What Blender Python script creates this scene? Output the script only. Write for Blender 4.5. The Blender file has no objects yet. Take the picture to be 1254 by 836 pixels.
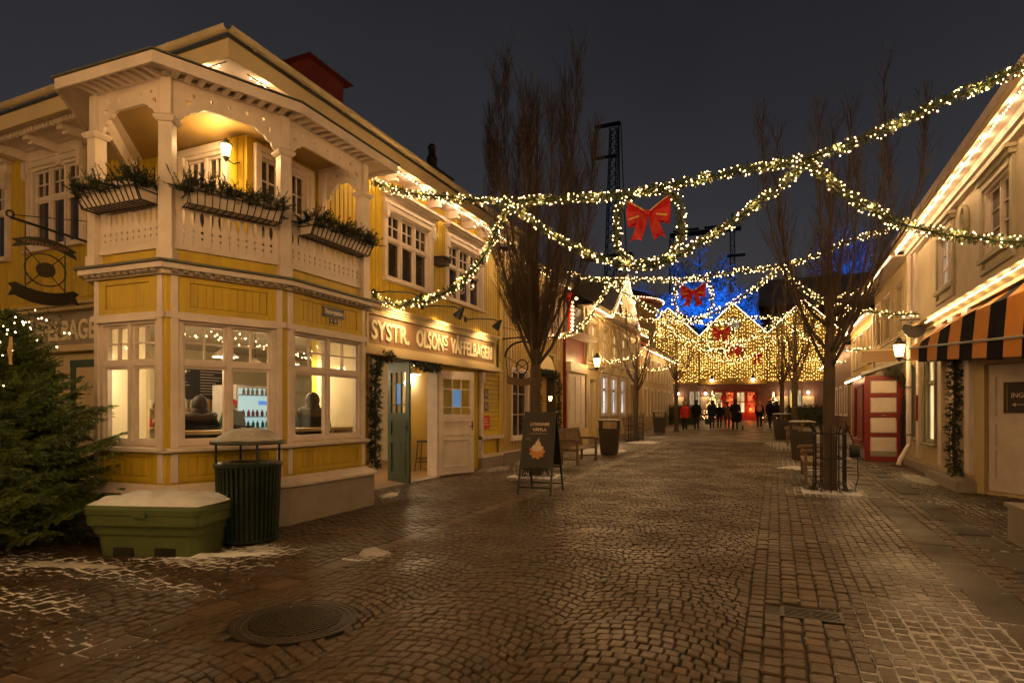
import bpy, bmesh, math, random
import numpy as np
from mathutils import Matrix, Vector
rng = random.Random(11)
sc = bpy.context.scene
COL = sc.collection

# ------------------------------------------------------------------ camera
PSI = math.radians(23.7); CS, SN = math.cos(PSI), math.sin(PSI)
CAMH = 1.6
cam = bpy.data.cameras.new('camera'); camo = bpy.data.objects.new('camera', cam); COL.objects.link(camo)
cam.sensor_width = 36.0; cam.lens = 36.0 * 736 / 1254
cam.shift_y = (503 - 418) / 1254
cam.clip_end = 2000
camo.location = (0, 0, CAMH); camo.rotation_euler = (math.pi / 2, 0, PSI)
sc.camera = camo

# ------------------------------------------------------------------ world, exposure
w = bpy.data.worlds.new('World'); sc.world = w; w.use_nodes = True
nt = w.node_tree; nt.nodes.clear()
wo = nt.nodes.new('ShaderNodeOutputWorld'); bg = nt.nodes.new('ShaderNodeBackground')
tc = nt.nodes.new('ShaderNodeTexCoord'); sep = nt.nodes.new('ShaderNodeSeparateXYZ'); cr = nt.nodes.new('ShaderNodeValToRGB')
nz = nt.nodes.new('ShaderNodeTexNoise'); nz.inputs['Scale'].default_value = 1.6; nz.inputs['Detail'].default_value = 4
mx = nt.nodes.new('ShaderNodeMath'); mx.operation = 'MULTIPLY_ADD'; mx.inputs[1].default_value = 0.42; mx.inputs[2].default_value = -0.21
ad = nt.nodes.new('ShaderNodeMath'); ad.operation = 'ADD'
nt.links.new(tc.outputs['Generated'], sep.inputs[0]); nt.links.new(tc.outputs['Generated'], nz.inputs['Vector'])
nt.links.new(nz.outputs['Fac'], mx.inputs[0]); nt.links.new(sep.outputs['Z'], ad.inputs[0]); nt.links.new(mx.outputs[0], ad.inputs[1])
nt.links.new(ad.outputs[0], cr.inputs[0])
e = cr.color_ramp.elements
e[0].position = 0.02; e[0].color = (0.048, 0.040, 0.038, 1)
e[1].position = 0.75; e[1].color = (0.0072, 0.0073, 0.0094, 1)
m_ = cr.color_ramp.elements.new(0.30); m_.color = (0.0262, 0.0255, 0.0295, 1)
nt.links.new(cr.outputs[0], bg.inputs[0]); bg.inputs[1].default_value = 1.0
nt.links.new(bg.outputs[0], wo.inputs[0])
sc.view_settings.view_transform = 'Standard'; sc.view_settings.look = 'None'
sc.view_settings.exposure = 0.42; sc.view_settings.gamma = 1.0
cy_ = sc.cycles
cy_.use_denoising = True
cy_.max_bounces = 6; cy_.diffuse_bounces = 3; cy_.glossy_bounces = 3; cy_.transparent_max_bounces = 12; cy_.transmission_bounces = 4
cy_.sample_clamp_indirect = 4.0; cy_.caustics_reflective = False; cy_.caustics_refractive = False
WARM = (1.0, 0.56, 0.20)
BULB = 24.0          # strength of the small warm bulbs

def g(Y):            # height of the street: nearly level, then climbing towards the square
    return .008 * Y if Y < 20 else .16 + .022 * (Y - 20)

# ------------------------------------------------------------------ materials
def _n(t, typ, **k):
    n = t.nodes.new(typ)
    for a, b in k.items(): setattr(n, a, b)
    return n
def mat(name, col, rough=.55, var=.14, scale=3.0, bump=.15, bscale=40.0, metal=0.0, spec=.5, stretch=(1, 1, 1), rvar=.1, attr=None):
    m = bpy.data.materials.new(name); m.use_nodes = True; t = m.node_tree
    p = t.nodes['Principled BSDF']
    tc = _n(t, 'ShaderNodeTexCoord'); mp = _n(t, 'ShaderNodeMapping'); mp.inputs['Scale'].default_value = stretch
    t.links.new(tc.outputs['Object'], mp.inputs[0])
    n1 = _n(t, 'ShaderNodeTexNoise'); n1.inputs['Scale'].default_value = scale; n1.inputs['Detail'].default_value = 6; n1.inputs['Roughness'].default_value = .65
    t.links.new(mp.outputs[0], n1.inputs['Vector'])
    mr = _n(t, 'ShaderNodeMapRange'); mr.inputs[1].default_value = .3; mr.inputs[2].default_value = .7
    mr.inputs[3].default_value = 1 - var; mr.inputs[4].default_value = 1 + var
    t.links.new(n1.outputs['Fac'], mr.inputs[0])
    mul = _n(t, 'ShaderNodeVectorMath', operation='SCALE'); mul.inputs[0].default_value = col
    t.links.new(mr.outputs[0], mul.inputs['Scale'])
    out = mul.outputs[0]
    if attr:
        a = _n(t, 'ShaderNodeAttribute', attribute_name='tone')
        m2 = _n(t, 'ShaderNodeVectorMath', operation='MULTIPLY')
        t.links.new(out, m2.inputs[0]); t.links.new(a.outputs['Vector'], m2.inputs[1]); out = m2.outputs[0]
    t.links.new(out, p.inputs['Base Color'])
    mr2 = _n(t, 'ShaderNodeMapRange'); mr2.inputs[1].default_value = .3; mr2.inputs[2].default_value = .7
    mr2.inputs[3].default_value = max(.02, rough - rvar); mr2.inputs[4].default_value = min(1, rough + rvar)
    t.links.new(n1.outputs['Fac'], mr2.inputs[0]); t.links.new(mr2.outputs[0], p.inputs['Roughness'])
    p.inputs['Metallic'].default_value = metal; p.inputs['Specular IOR Level'].default_value = spec
    if bump:
        n2 = _n(t, 'ShaderNodeTexNoise'); n2.inputs['Scale'].default_value = bscale; n2.inputs['Detail'].default_value = 3
        t.links.new(mp.outputs[0], n2.inputs['Vector'])
        b = _n(t, 'ShaderNodeBump'); b.inputs['Strength'].default_value = bump; b.inputs['Distance'].default_value = .01
        t.links.new(n2.outputs['Fac'], b.inputs['Height']); t.links.new(b.outputs[0], p.inputs['Normal'])
    return m
def emi(name, col, s):
    m = bpy.data.materials.new(name); m.use_nodes = True; t = m.node_tree
    p = t.nodes['Principled BSDF']
    p.inputs['Base Color'].default_value = (*[.6 * c + .2 for c in col], 1)
    p.inputs['Emission Color'].default_value = (*col, 1); p.inputs['Emission Strength'].default_value = s
    return m
def litglass(name, c1, c2, s, scale=6.0, stretch=(1, 1, 1)):       # a lit window: curtain and room behind, seen as uneven glow
    m = bpy.data.materials.new(name); m.use_nodes = True; t = m.node_tree
    p = t.nodes['Principled BSDF']; p.inputs['Base Color'].default_value = (.05, .05, .05, 1); p.inputs['Roughness'].default_value = .05
    tc = _n(t, 'ShaderNodeTexCoord'); mp = _n(t, 'ShaderNodeMapping'); mp.inputs['Scale'].default_value = stretch
    n = _n(t, 'ShaderNodeTexNoise'); n.inputs['Scale'].default_value = scale; n.inputs['Detail'].default_value = 3
    r = _n(t, 'ShaderNodeValToRGB'); r.color_ramp.elements[0].position = .38; r.color_ramp.elements[1].position = .62
    r.color_ramp.elements[0].color = (*c1, 1); r.color_ramp.elements[1].color = (*c2, 1)
    t.links.new(tc.outputs['Object'], mp.inputs[0]); t.links.new(mp.outputs[0], n.inputs['Vector']); t.links.new(n.outputs['Fac'], r.inputs[0])
    t.links.new(r.outputs[0], p.inputs['Emission Color']); p.inputs['Emission Strength'].default_value = s
    return m
def clearglass(name):
    m = bpy.data.materials.new(name); m.use_nodes = True; t = m.node_tree
    t.nodes.clear(); o = _n(t, 'ShaderNodeOutputMaterial'); a = _n(t, 'ShaderNodeBsdfTransparent'); b = _n(t, 'ShaderNodeBsdfGlossy')
    a.inputs[0].default_value = (.93, .95, .93, 1); b.inputs['Roughness'].default_value = .02
    lw = _n(t, 'ShaderNodeLayerWeight'); lw.inputs[0].default_value = .5; pw = _n(t, 'ShaderNodeMath', operation='POWER'); pw.inputs[1].default_value = 5; t.links.new(lw.outputs['Facing'], pw.inputs[0])
    ma = _n(t, 'ShaderNodeMath', operation='MULTIPLY_ADD'); ma.inputs[1].default_value = .94; ma.inputs[2].default_value = .035; t.links.new(pw.outputs[0], ma.inputs[0])
    x = _n(t, 'ShaderNodeMixShader'); t.links.new(ma.outputs[0], x.inputs[0]); t.links.new(a.outputs[0], x.inputs[1]); t.links.new(b.outputs[0], x.inputs[2])
    t.links.new(x.outputs[0], o.inputs[0]); return m
def ground_mat(name, col, rough, snowcol=(.62, .62, .63), joint=False):
    # stone colour varied per piece ('tone'), wet sheen, and trodden snow where the mesh attribute 'snow' says it lies
    m = bpy.data.materials.new(name); m.use_nodes = True; t = m.node_tree; p = t.nodes['Principled BSDF']
    geo = _n(t, 'ShaderNodeNewGeometry')
    n1 = _n(t, 'ShaderNodeTexNoise'); n1.inputs['Scale'].default_value = 26; n1.inputs['Detail'].default_value = 6
    n3 = _n(t, 'ShaderNodeTexNoise'); n3.inputs['Scale'].default_value = 1.1; n3.inputs['Detail'].default_value = 5
    n4 = _n(t, 'ShaderNodeTexNoise'); n4.inputs['Scale'].default_value = 7 if joint else 11; n4.inputs['Detail'].default_value = 7; n4.inputs['Roughness'].default_value = .7
    for n in (n1, n3, n4): t.links.new(geo.outputs['Position'], n.inputs['Vector'])
    mr = _n(t, 'ShaderNodeMapRange'); mr.inputs[1].default_value = .3; mr.inputs[2].default_value = .7; mr.inputs[3].default_value = .65; mr.inputs[4].default_value = 1.35
    t.links.new(n1.outputs['Fac'], mr.inputs[0])
    sc1 = _n(t, 'ShaderNodeVectorMath', operation='SCALE'); sc1.inputs[0].default_value = col; t.links.new(mr.outputs[0], sc1.inputs['Scale'])
    at = _n(t, 'ShaderNodeAttribute', attribute_name='tone')
    m2 = _n(t, 'ShaderNodeVectorMath', operation='MULTIPLY'); t.links.new(sc1.outputs[0], m2.inputs[0]); t.links.new(at.outputs['Vector'], m2.inputs[1])
    sa = _n(t, 'ShaderNodeAttribute', attribute_name='snow')
    add = _n(t, 'ShaderNodeMath', operation='ADD'); t.links.new(sa.outputs['Fac'], add.inputs[0]); t.links.new(n4.outputs['Fac'], add.inputs[1])
    ss = _n(t, 'ShaderNodeMapRange', interpolation_type='SMOOTHSTEP'); ss.inputs[1].default_value = .92 if joint else 1.05; ss.inputs[2].default_value = 1.12 if joint else 1.30
    t.links.new(add.outputs[0], ss.inputs[0])
    mixc = _n(t, 'ShaderNodeMix', data_type='RGBA'); t.links.new(ss.outputs[0], mixc.inputs['Factor'])
    t.links.new(m2.outputs[0], mixc.inputs['A']); mixc.inputs['B'].default_value = (*snowcol, 1)
    t.links.new(mixc.outputs['Result'], p.inputs['Base Color'])
    r1 = _n(t, 'ShaderNodeMapRange'); r1.inputs[1].default_value = .35; r1.inputs[2].default_value = .65; r1.inputs[3].default_value = rough - .07; r1.inputs[4].default_value = rough + .2
    t.links.new(n3.outputs['Fac'], r1.inputs[0])
    r2 = _n(t, 'ShaderNodeMix', data_type='FLOAT'); t.links.new(ss.outputs[0], r2.inputs['Factor']); t.links.new(r1.outputs[0], r2.inputs['A']); r2.inputs['B'].default_value = .8
    t.links.new(r2.outputs['Result'], p.inputs['Roughness'])
    b = _n(t, 'ShaderNodeBump'); b.inputs['Strength'].default_value = .5; b.inputs['Distance'].default_value = .008
    t.links.new(n1.outputs['Fac'], b.inputs['Height']); t.links.new(b.outputs[0], p.inputs['Normal'])
    return m
def far_cobble(name):
    m = ground_mat(name, (.085, .06, .04), .42); t = m.node_tree; p = t.nodes['Principled BSDF']
    geo = _n(t, 'ShaderNodeNewGeometry'); v = _n(t, 'ShaderNodeTexVoronoi', feature='DISTANCE_TO_EDGE'); v.inputs['Scale'].default_value = 8
    t.links.new(geo.outputs['Position'], v.inputs['Vector'])
    r = _n(t, 'ShaderNodeMapRange'); r.inputs[1].default_value = 0; r.inputs[2].default_value = .12; t.links.new(v.outputs[0], r.inputs[0])
    b = _n(t, 'ShaderNodeBump'); b.inputs['Strength'].default_value = 1; b.inputs['Distance'].default_value = .02
    t.links.new(r.outputs[0], b.inputs['Height']); t.links.new(b.outputs[0], p.inputs['Normal'])
    return m

M = {}
M['yellow'] = mat('yellow_paint', (.57, .395, .028), .5, .20, 1.7, .3, 30, stretch=(3, 3, .4))
M['white'] = mat('cream_white_paint', (.70, .60, .545), .5, .15, 2.2, .2, 30)
M['cream'] = mat('cream_paint', (.62, .50, .30), .55, .1, 2, .15, 30)
M['ochre'] = mat('ochre_boards', (.50, .36, .13), .6, .14, 2, .2, 30, stretch=(3, 3, .4))
M['greycream'] = mat('grey_cream_plaster', (.55, .48, .36), .7, .24, .9, .35, 24)
M['trim'] = mat('stone_grey_trim', (.40, .35, .24), .6, .1, 3, .15, 30)
M['olive'] = mat('olive_grey_paint', (.26, .23, .13), .6, .1, 3, .15, 30)
M['sandtrim'] = mat('sand_paint', (.56, .44, .24), .55, .1, 2, .15, 30)
M['plinth'] = mat('grey_plinth_paint', (.30, .26, .22), .7, .15, 2, .3, 30)
M['darkmetal'] = mat('dark_green_metal', (.010, .021, .013), .42, .25, 6, .1, 60, spec=.5)
M['black'] = mat('black_iron', (.012, .011, .010), .45, .3, 6, .15, 80)
M['roof'] = mat('dark_roof_sheet', (.045, .045, .042), .5, .2, 3, .2, 20)
M['roofgreen'] = mat('green_roof_sheet', (.10, .105, .085), .5, .2, 3, .2, 20)
M['redroof'] = mat('red_clay_tile', (.42, .085, .045), .6, .25, 6, .3, 30)
M['redpaint'] = mat('dark_red_paint', (.21, .014, .012), .45, .15, 3, .1, 30)
M['brickred'] = mat('red_brown_sheet', (.16, .025, .018), .6, .25, 3, .2, 20)
M['greendoor'] = mat('green_door_paint', (.045, .085, .055), .4, .15, 3, .12, 30)
M['gutter'] = mat('cream_gutter_metal', (.50, .41, .28), .4, .2, 2.5, .1, 20)
M['dark'] = mat('dark_glass', (.040, .031, .024), .05, .5, 5, .0, spec=.8, rvar=.02)
M['glass'] = clearglass('clear_glass')
M['signboard'] = mat('brown_sign_board', (.30, .175, .085), .55, .1, 3, .1, 30)
M['letter'] = mat('cream_letters', (.85, .74, .52), .5, .04, 3, 0)
M['snow'] = mat('snow', (.74, .75, .78), .75, .12, 5, .8, 28)
M['dirtysnow'] = mat('dirty_snow', (.42, .40, .38), .7, .3, 7, .9, 28)
M['gritgreen'] = mat('green_plastic', (.095, .125, .045), .42, .12, 4, .12, 50)
M['wood'] = mat('weathered_wood', (.20, .13, .075), .6, .25, 5, .3, 40, stretch=(1, 1, 6))
M['darkwood'] = mat('dark_brown_wood', (.045, .030, .020), .5, .25, 5, .25, 40)
M['lightwood'] = mat('pale_wood', (.50, .34, .16), .5, .15, 4, .1, 40)
M['bark'] = mat('grey_brown_bark', (.085, .058, .042), .85, .3, 9, .8, 40, stretch=(2, 2, .5))
M['twig'] = mat('red_brown_twigs', (.075, .052, .040), .8, .3, 3, .3, 40)
M['needle'] = mat('spruce_needles', (.085, .125, .022), .6, .45, 7, 0)
M['fir'] = mat('fir_garland_needles', (.060, .085, .022), .6, .4, 9, 0)
M['fircut'] = mat('dark_fir_cuttings', (.028, .040, .016), .6, .4, 9, 0)
M['redbow'] = mat('red_velvet', (.66, .014, .010), .5, .12, 8, .25, 60)
M['goldtrim'] = mat('gold_ribbon_edge', (.80, .50, .18), .35, .1, 5, .1, 50)
M['bulb'] = emi('warm_bulb', WARM, BULB)
M['bulbw'] = emi('white_bulb', (1.0, .62, .28), 26)
M['bulbs_eave'] = emi('eave_bulb', (1.0, .60, .27), 30)
M['bulbfar'] = emi('far_warm_bulb', WARM, 20)
M['lampglass'] = emi('lamp_glass', (1.0, .62, .22), 7.0)
M['pendant'] = emi('pendant_bulb', (1.0, .80, .55), 20.0)
M['spotface'] = emi('spot_lens', (1.0, .70, .38), 30.0)
M['room'] = mat('cream_room_wall', (.72, .60, .40), .7, .06, 2, .05)
M['ceilroom'] = mat('white_room_ceiling', (.74, .68, .56), .7, .05, 2, .05)
M['floorroom'] = mat('wooden_room_floor', (.30, .17, .08), .4, .2, 4, .05)
M['slate'] = mat('dark_slate_board', (.05, .045, .042), .6, .2, 4, .1)
M['cooler'] = emi('lit_cooler', (.50, .80, .90), .42)
M['coolblue'] = emi('blue_screen', (.02, .22, .85), .6)
M['bluelit'] = emi('blue_pane', (.005, .19, .50), .45)
M['skin'] = mat('skin', (.48, .30, .21), .5, .06, 8, .05)
M['hair'] = mat('brown_hair', (.035, .02, .012), .75, .3, 30, .3)
M['blonde'] = mat('fair_hair', (.36, .24, .11), .6, .3, 30, .3)
M['coatblack'] = mat('black_coat_cloth', (.011, .010, .012), .9, .2, 9, .3, spec=.12)
M['coatnavy'] = mat('navy_coat_cloth', (.013, .016, .028), .9, .2, 9, .3, spec=.12)
M['coatred'] = mat('red_coat_cloth', (.52, .014, .018), .75, .15, 9, .3)
M['coatbrown'] = mat('brown_coat_cloth', (.06, .042, .03), .8, .2, 9, .3)
M['shirtgreen'] = mat('green_shirt_cloth', (.02, .10, .06), .8, .2, 9, .2)
M['trouser'] = mat('dark_trouser_cloth', (.014, .014, .018), .8, .2, 9, .2)
M['orangecloth'] = mat('orange_cloth', (.62, .23, .012), .75, .1, 6, .2)
M['navycloth'] = mat('navy_awning_cloth', (.006, .006, .012), .9, .15, 6, .2, spec=.1)
M['pinkpack'] = mat('pink_backpack_cloth', (.50, .16, .13), .75, .1, 9, .2)
M['blueplate'] = mat('blue_enamel', (.015, .030, .11), .3, .1, 6, 0)
M['aboard'] = mat('brown_black_board', (.030, .022, .019), .55, .15, 4, .1)
M['waffle'] = mat('waffle_print', (.62, .27, .05), .6, .15, 20, .1)
M['cream_print'] = mat('cream_print', (.75, .60, .45), .6, .05, 9, 0)
M['redprint'] = mat('red_print', (.60, .03, .02), .5, .05, 9, 0)
M['greyprint'] = mat('grey_print', (.10, .09, .085), .5, .3, 14, 0)
M['steel'] = mat('galvanised_steel', (.28, .27, .25), .45, .2, 6, .1, metal=.6)
M['cast'] = mat('cast_iron', (.028, .022, .018), .40, .25, 14, .4, 60, metal=.35)
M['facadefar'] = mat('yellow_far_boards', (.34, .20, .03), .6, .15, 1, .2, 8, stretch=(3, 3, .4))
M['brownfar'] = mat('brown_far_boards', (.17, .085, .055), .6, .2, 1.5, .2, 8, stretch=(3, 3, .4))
M['litred'] = litglass('red_lit_pane', (.25, .02, .005), (1.0, .16, .03), 1.2, 1.4)
M['litwarm'] = litglass('warm_lit_pane', (.30, .17, .05), (1.0, .72, .36), .9, 3.0, (1, 1, .3))
M['litcool'] = litglass('cool_lit_pane', (.25, .35, .42), (.95, 1.0, .98), 1.0, 3.0, (1, 1, .4))
M['litcurtain'] = litglass('curtain_lit_pane', (.22, .15, .08), (.62, .46, .27), .6, 4.0, (3, 3, .3))
M['hill'] = mat('dark_wooded_hill', (.030, .030, .024), .9, .5, .3, .5, 2)

# ------------------------------------------------------------------ mesh builder
class MB:
    def __init__(s, Mx=None): s.v = []; s.f = []; s.mi = []; s.M = Mx; s.m = 0
    def add(s, vs, fs, m=None):
        b = len(s.v)
        if s.M is not None: s.v.extend([tuple(s.M @ Vector(p)) for p in vs])
        else: s.v.extend([tuple(p) for p in vs])
        s.f.extend([tuple(i + b for i in f) for f in fs]); s.mi.extend([s.m if m is None else m] * len(fs))
    def box(s, a0, a1, b0, b1, z0, z1):
        s.add([(a0, b0, z0), (a1, b0, z0), (a1, b1, z0), (a0, b1, z0), (a0, b0, z1), (a1, b0, z1), (a1, b1, z1), (a0, b1, z1)],
              [(3, 2, 1, 0), (4, 5, 6, 7), (0, 1, 5, 4), (1, 2, 6, 5), (2, 3, 7, 6), (3, 0, 4, 7)])
    def bbox(s, a0, a1, b0, b1, z0, z1, c=.01):   # box with a chamfered outer (b1) face
        s.add([(a0, b0, z0), (a1, b0, z0), (a1, b0, z1), (a0, b0, z1), (a0, b1 - c, z0), (a1, b1 - c, z0), (a1, b1 - c, z1), (a0, b1 - c, z1),
               (a0 + c, b1, z0 + c), (a1 - c, b1, z0 + c), (a1 - c, b1, z1 - c), (a0 + c, b1, z1 - c)],
              [(0, 1, 2, 3), (1, 0, 4, 5), (2, 1, 5, 6), (3, 2, 6, 7), (0, 3, 7, 4), (5, 4, 8, 9), (6, 5, 9, 10), (7, 6, 10, 11), (4, 7, 11, 8), (11, 10, 9, 8)])
    def path(s, pts, rad, n=6, cap=True):
        pts = [Vector(p) for p in pts]
        if not hasattr(rad, '__len__'): rad = [rad] * len(pts)
        vs = []; fs = []
        up = Vector((0, 0, 1)); prev = None
        for i, p in enumerate(pts):
            d = (pts[min(i + 1, len(pts) - 1)] - pts[max(i - 1, 0)])
            if d.length < 1e-9: d = Vector((0, 0, 1))
            d.normalize()
            if prev is None:
                x = d.orthogonal().normalized()
            else:
                x = (prev - d * prev.dot(d))
                x = x.normalized() if x.length > 1e-6 else d.orthogonal().normalized()
            prev = x; y = d.cross(x)
            for k in range(n):
                a = 2 * math.pi * k / n
                vs.append(p + (x * math.cos(a) + y * math.sin(a)) * rad[i])
        for i in range(len(pts) - 1):
            for k in range(n):
                fs.append((i * n + k, i * n + (k + 1) % n, (i + 1) * n + (k + 1) % n, (i + 1) * n + k))
        if cap and n > 2:
            fs.append(tuple(range(n))[::-1]); fs.append(tuple((len(pts) - 1) * n + k for k in range(n)))
        s.add(vs, fs)
    def rod(s, p, q, r, n=6): s.path([p, q], r, n)
    def bar(s, p, q, w, h):   # square bar between two points, w sideways, h in the other direction
        p = Vector(p); q = Vector(q); d = (q - p).normalized()
        up = Vector((0, 0, 1)) if abs(d.z) < .95 else Vector((0, 1, 0))
        x = d.cross(up).normalized(); y = x.cross(d)
        vs = []
        for c in (p, q):
            for i, j in ((-1, -1), (1, -1), (1, 1), (-1, 1)): vs.append(c + x * (i * w / 2) + y * (j * h / 2))
        s.add(vs, [(3, 2, 1, 0), (4, 5, 6, 7), (0, 1, 5, 4), (1, 2, 6, 5), (2, 3, 7, 6), (3, 0, 4, 7)])
    def lathe(s, prof, n=16, c=(0, 0, 0), cap=True, a0=0.0):
        vs = []; fs = []
        for r, z in prof:
            for k in range(n):
                a = 2 * math.pi * k / n + a0; vs.append((c[0] + r * math.cos(a), c[1] + r * math.sin(a), c[2] + z))
        for i in range(len(prof) - 1):
            for k in range(n): fs.append((i * n + k, i * n + (k + 1) % n, (i + 1) * n + (k + 1) % n, (i + 1) * n + k))
        if cap: fs.append(tuple(range(n))[::-1]); fs.append(tuple((len(prof) - 1) * n + k for k in range(n)))
        s.add(vs, fs)
    def octa(s, c, r):
        x, y, z = c
        s.add([(x + r, y, z), (x - r, y, z), (x, y + r, z), (x, y - r, z), (x, y, z + r), (x, y, z - r)],
              [(0, 2, 4), (2, 1, 4), (1, 3, 4), (3, 0, 4), (2, 0, 5), (1, 2, 5), (3, 1, 5), (0, 3, 5)])
    def ell(s, c, rx, ry, rz, nu=12, nv=7):
        vs = []; fs = []
        for j in range(nv + 1):
            t = math.pi * j / nv
            for k in range(nu):
                a = 2 * math.pi * k / nu
                vs.append((c[0] + rx * math.sin(t) * math.cos(a), c[1] + ry * math.sin(t) * math.sin(a), c[2] + rz * math.cos(t)))
        for j in range(nv):
            for k in range(nu): fs.append((j * nu + k, (j + 1) * nu + k, (j + 1) * nu + (k + 1) % nu, j * nu + (k + 1) % nu))
        s.add(vs, fs)
    def prism(s, poly, b0, b1):   # polygon in (a,z), extruded in b
        n = len(poly)
        vs = [(a, b0, z) for a, z in poly] + [(a, b1, z) for a, z in poly]
        fs = [tuple(range(n)), tuple(range(n, 2 * n))[::-1]] + [(i, i + n, (i + 1) % n + n, (i + 1) % n) for i in range(n)]
        s.add(vs, fs)
    def quad(s, *p): s.add(p, [tuple(range(len(p)))])
    def plate(s, outer, holes, b0, b1):   # flat sheet with cut-outs, in (a,z)
        v, f = plate_mesh(outer, holes, abs(b1 - b0))
        s.add([(x, (b0 + b1) / 2 - zz, y) for x, y, zz in v], f)
    def build(s, name, mats, parent=None, local=False, smooth=False, kind=None, label=None, cat=None, group=None, attrs=None):
        me = bpy.data.meshes.new(name)
        off = Vector((0, 0, 0))
        if parent is not None and not local:
            q = parent
            while q.parent is not None: q = q.parent
            off = q.location
        if off.length > 0: vv = [(x - off.x, y - off.y, z - off.z) for x, y, z in s.v]
        else: vv = s.v
        me.from_pydata(vv, [], s.f)
        if not isinstance(mats, (list, tuple)): mats = [mats]
        for m in mats: me.materials.append(m)
        if len(mats) > 1: me.polygons.foreach_set('material_index', s.mi)
        if smooth: me.polygons.foreach_set('use_smooth', [True] * len(me.polygons))
        me.update()
        o = bpy.data.objects.new(name, me); COL.objects.link(o)
        if parent is not None: o.parent = parent
        return tag(o, label, cat, group, kind)

def tag(o, label=None, cat=None, group=None, kind=None):
    if label: o['label'] = label
    if cat: o['category'] = cat
    if group: o['group'] = group
    if kind: o['kind'] = kind
    return o
def thing(name, label, cat, loc=(0, 0, 0), rz=0.0, group=None):
    o = bpy.data.objects.new(name, None); COL.objects.link(o); o.empty_display_size = .2
    o.location = loc; o.rotation_euler = (0, 0, rz)
    return tag(o, label, cat, group)
def copy_tree(o, parent=None):
    c = o.copy(); COL.objects.link(c)
    if parent is not None: c.parent = parent
    for ch in list(o.children): copy_tree(ch, c)
    return c
def frame(P, u):    # local a along u, b outward (to the right of u), z up
    ux, uy = u; l = math.hypot(ux, uy); ux /= l; uy /= l
    return Matrix(((ux, uy, 0, P[0]), (uy, -ux, 0, P[1]), (0, 0, 1, P[2] if len(P) > 2 else 0), (0, 0, 0, 1)))

_pc = {}
def plate_mesh(outer, holes, th):
    cu = bpy.data.curves.new('tmp', 'CURVE'); cu.dimensions = '2D'; cu.fill_mode = 'BOTH'; cu.extrude = th / 2
    for ring in [outer] + list(holes):
        sp = cu.splines.new('POLY'); sp.points.add(len(ring) - 1); sp.use_cyclic_u = True
        for i, (x, y) in enumerate(ring): sp.points[i].co = (x, y, 0, 1)
    return curve_mesh(cu)
def curve_mesh(cu):
    o = bpy.data.objects.new('tmp', cu); COL.objects.link(o)
    dg = bpy.context.evaluated_depsgraph_get(); dg.update()
    me = o.evaluated_get(dg).to_mesh()
    v = [tuple(p.co) for p in me.vertices]; f = [tuple(p.vertices) for p in me.polygons]
    o.evaluated_get(dg).to_mesh_clear()
    bpy.data.objects.remove(o); bpy.data.curves.remove(cu)
    return v, f
def text_shape(s, size, th, bold=0.0, xs=1.0, spacing=1.0):
    cu = bpy.data.curves.new('tmp', 'FONT'); cu.body = s; cu.size = size; cu.extrude = th / 2; cu.offset = bold; cu.space_character = spacing
    cu.resolution_u = 3
    v, f = curve_mesh(cu)
    v = [(x * xs, y, z) for x, y, z in v]
    if not v: return v, f, 0
    x0 = min(p[0] for p in v); x1 = max(p[0] for p in v)
    return [(x - x0, y, z) for x, y, z in v], f, x1 - x0
def put_text(mb, s, P, u, size, th=.01, bold=0.0, xs=1.0, width=None, spacing=1.0, up=None, m=None):
    """text on a wall: P = left end of the base line, u = reading direction, standing out of the wall"""
    v, f, wd = text_shape(s, size, th, bold, xs, spacing)
    if width: k = width / wd; v = [(x * k, y, z) for x, y, z in v]
    u = Vector(u).normalized(); up = Vector(up or (0, 0, 1)).normalized(); n = u.cross(up); P = Vector(P)
    mb.add([tuple(P + u * x + up * y + n * z) for x, y, z in v], f, m)

# ------------------------------------------------------------------ wall, board and window helpers
def solid_rects(a0, a1, z0, z1, holes):
    xs = sorted({a0, a1} | {min(max(h[0], a0), a1) for h in holes} | {min(max(h[1], a0), a1) for h in holes})
    out = []
    for p, q in zip(xs, xs[1:]):
        if q - p < 1e-5: continue
        mid = (p + q) / 2; z = z0
        for h in sorted([h for h in holes if h[0] < mid < h[1]], key=lambda h: h[2]):
            if h[2] > z + 1e-5: out.append((p, q, z, min(h[2], z1)))
            z = max(z, h[3])
        if z < z1 - 1e-5: out.append((p, q, z, z1))
    return out
def wall(mb, a0, a1, z0, z1, holes, b0=-.16, b1=0.0):
    for p, q, r, t in solid_rects(a0, a1, z0, z1, holes): mb.box(p, q, b0, b1, r, t)
def vboards(mb, a0, a1, z0, z1, holes, w=.115, th=.022, batten=0.0):
    n = max(1, round((a1 - a0) / w)); w = (a1 - a0) / n
    for i in range(n):
        p = a0 + i * w; q = p + w
        hs = [h for h in holes if h[1] > p + .004 and h[0] < q - .004]
        for _, _, r, t in solid_rects(0, 1, z0, z1, [(-1, 2, h[2], h[3]) for h in hs]):
            d = th + rng.uniform(-.003, .003)
            mb.add([(p + .004, .002, r), (q - .004, .002, r), (q - .004, .002, t), (p + .004, .002, t), (p + .012, d, r), (q - .012, d, r), (q - .012, d, t), (p + .012, d, t)],
                   [(4, 5, 6, 7), (0, 4, 7, 3), (5, 1, 2, 6), (3, 7, 6, 2), (0, 1, 5, 4)])
            if batten: mb.box(q - batten / 2, q + batten / 2, 0, th + .02, r, t)
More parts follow.
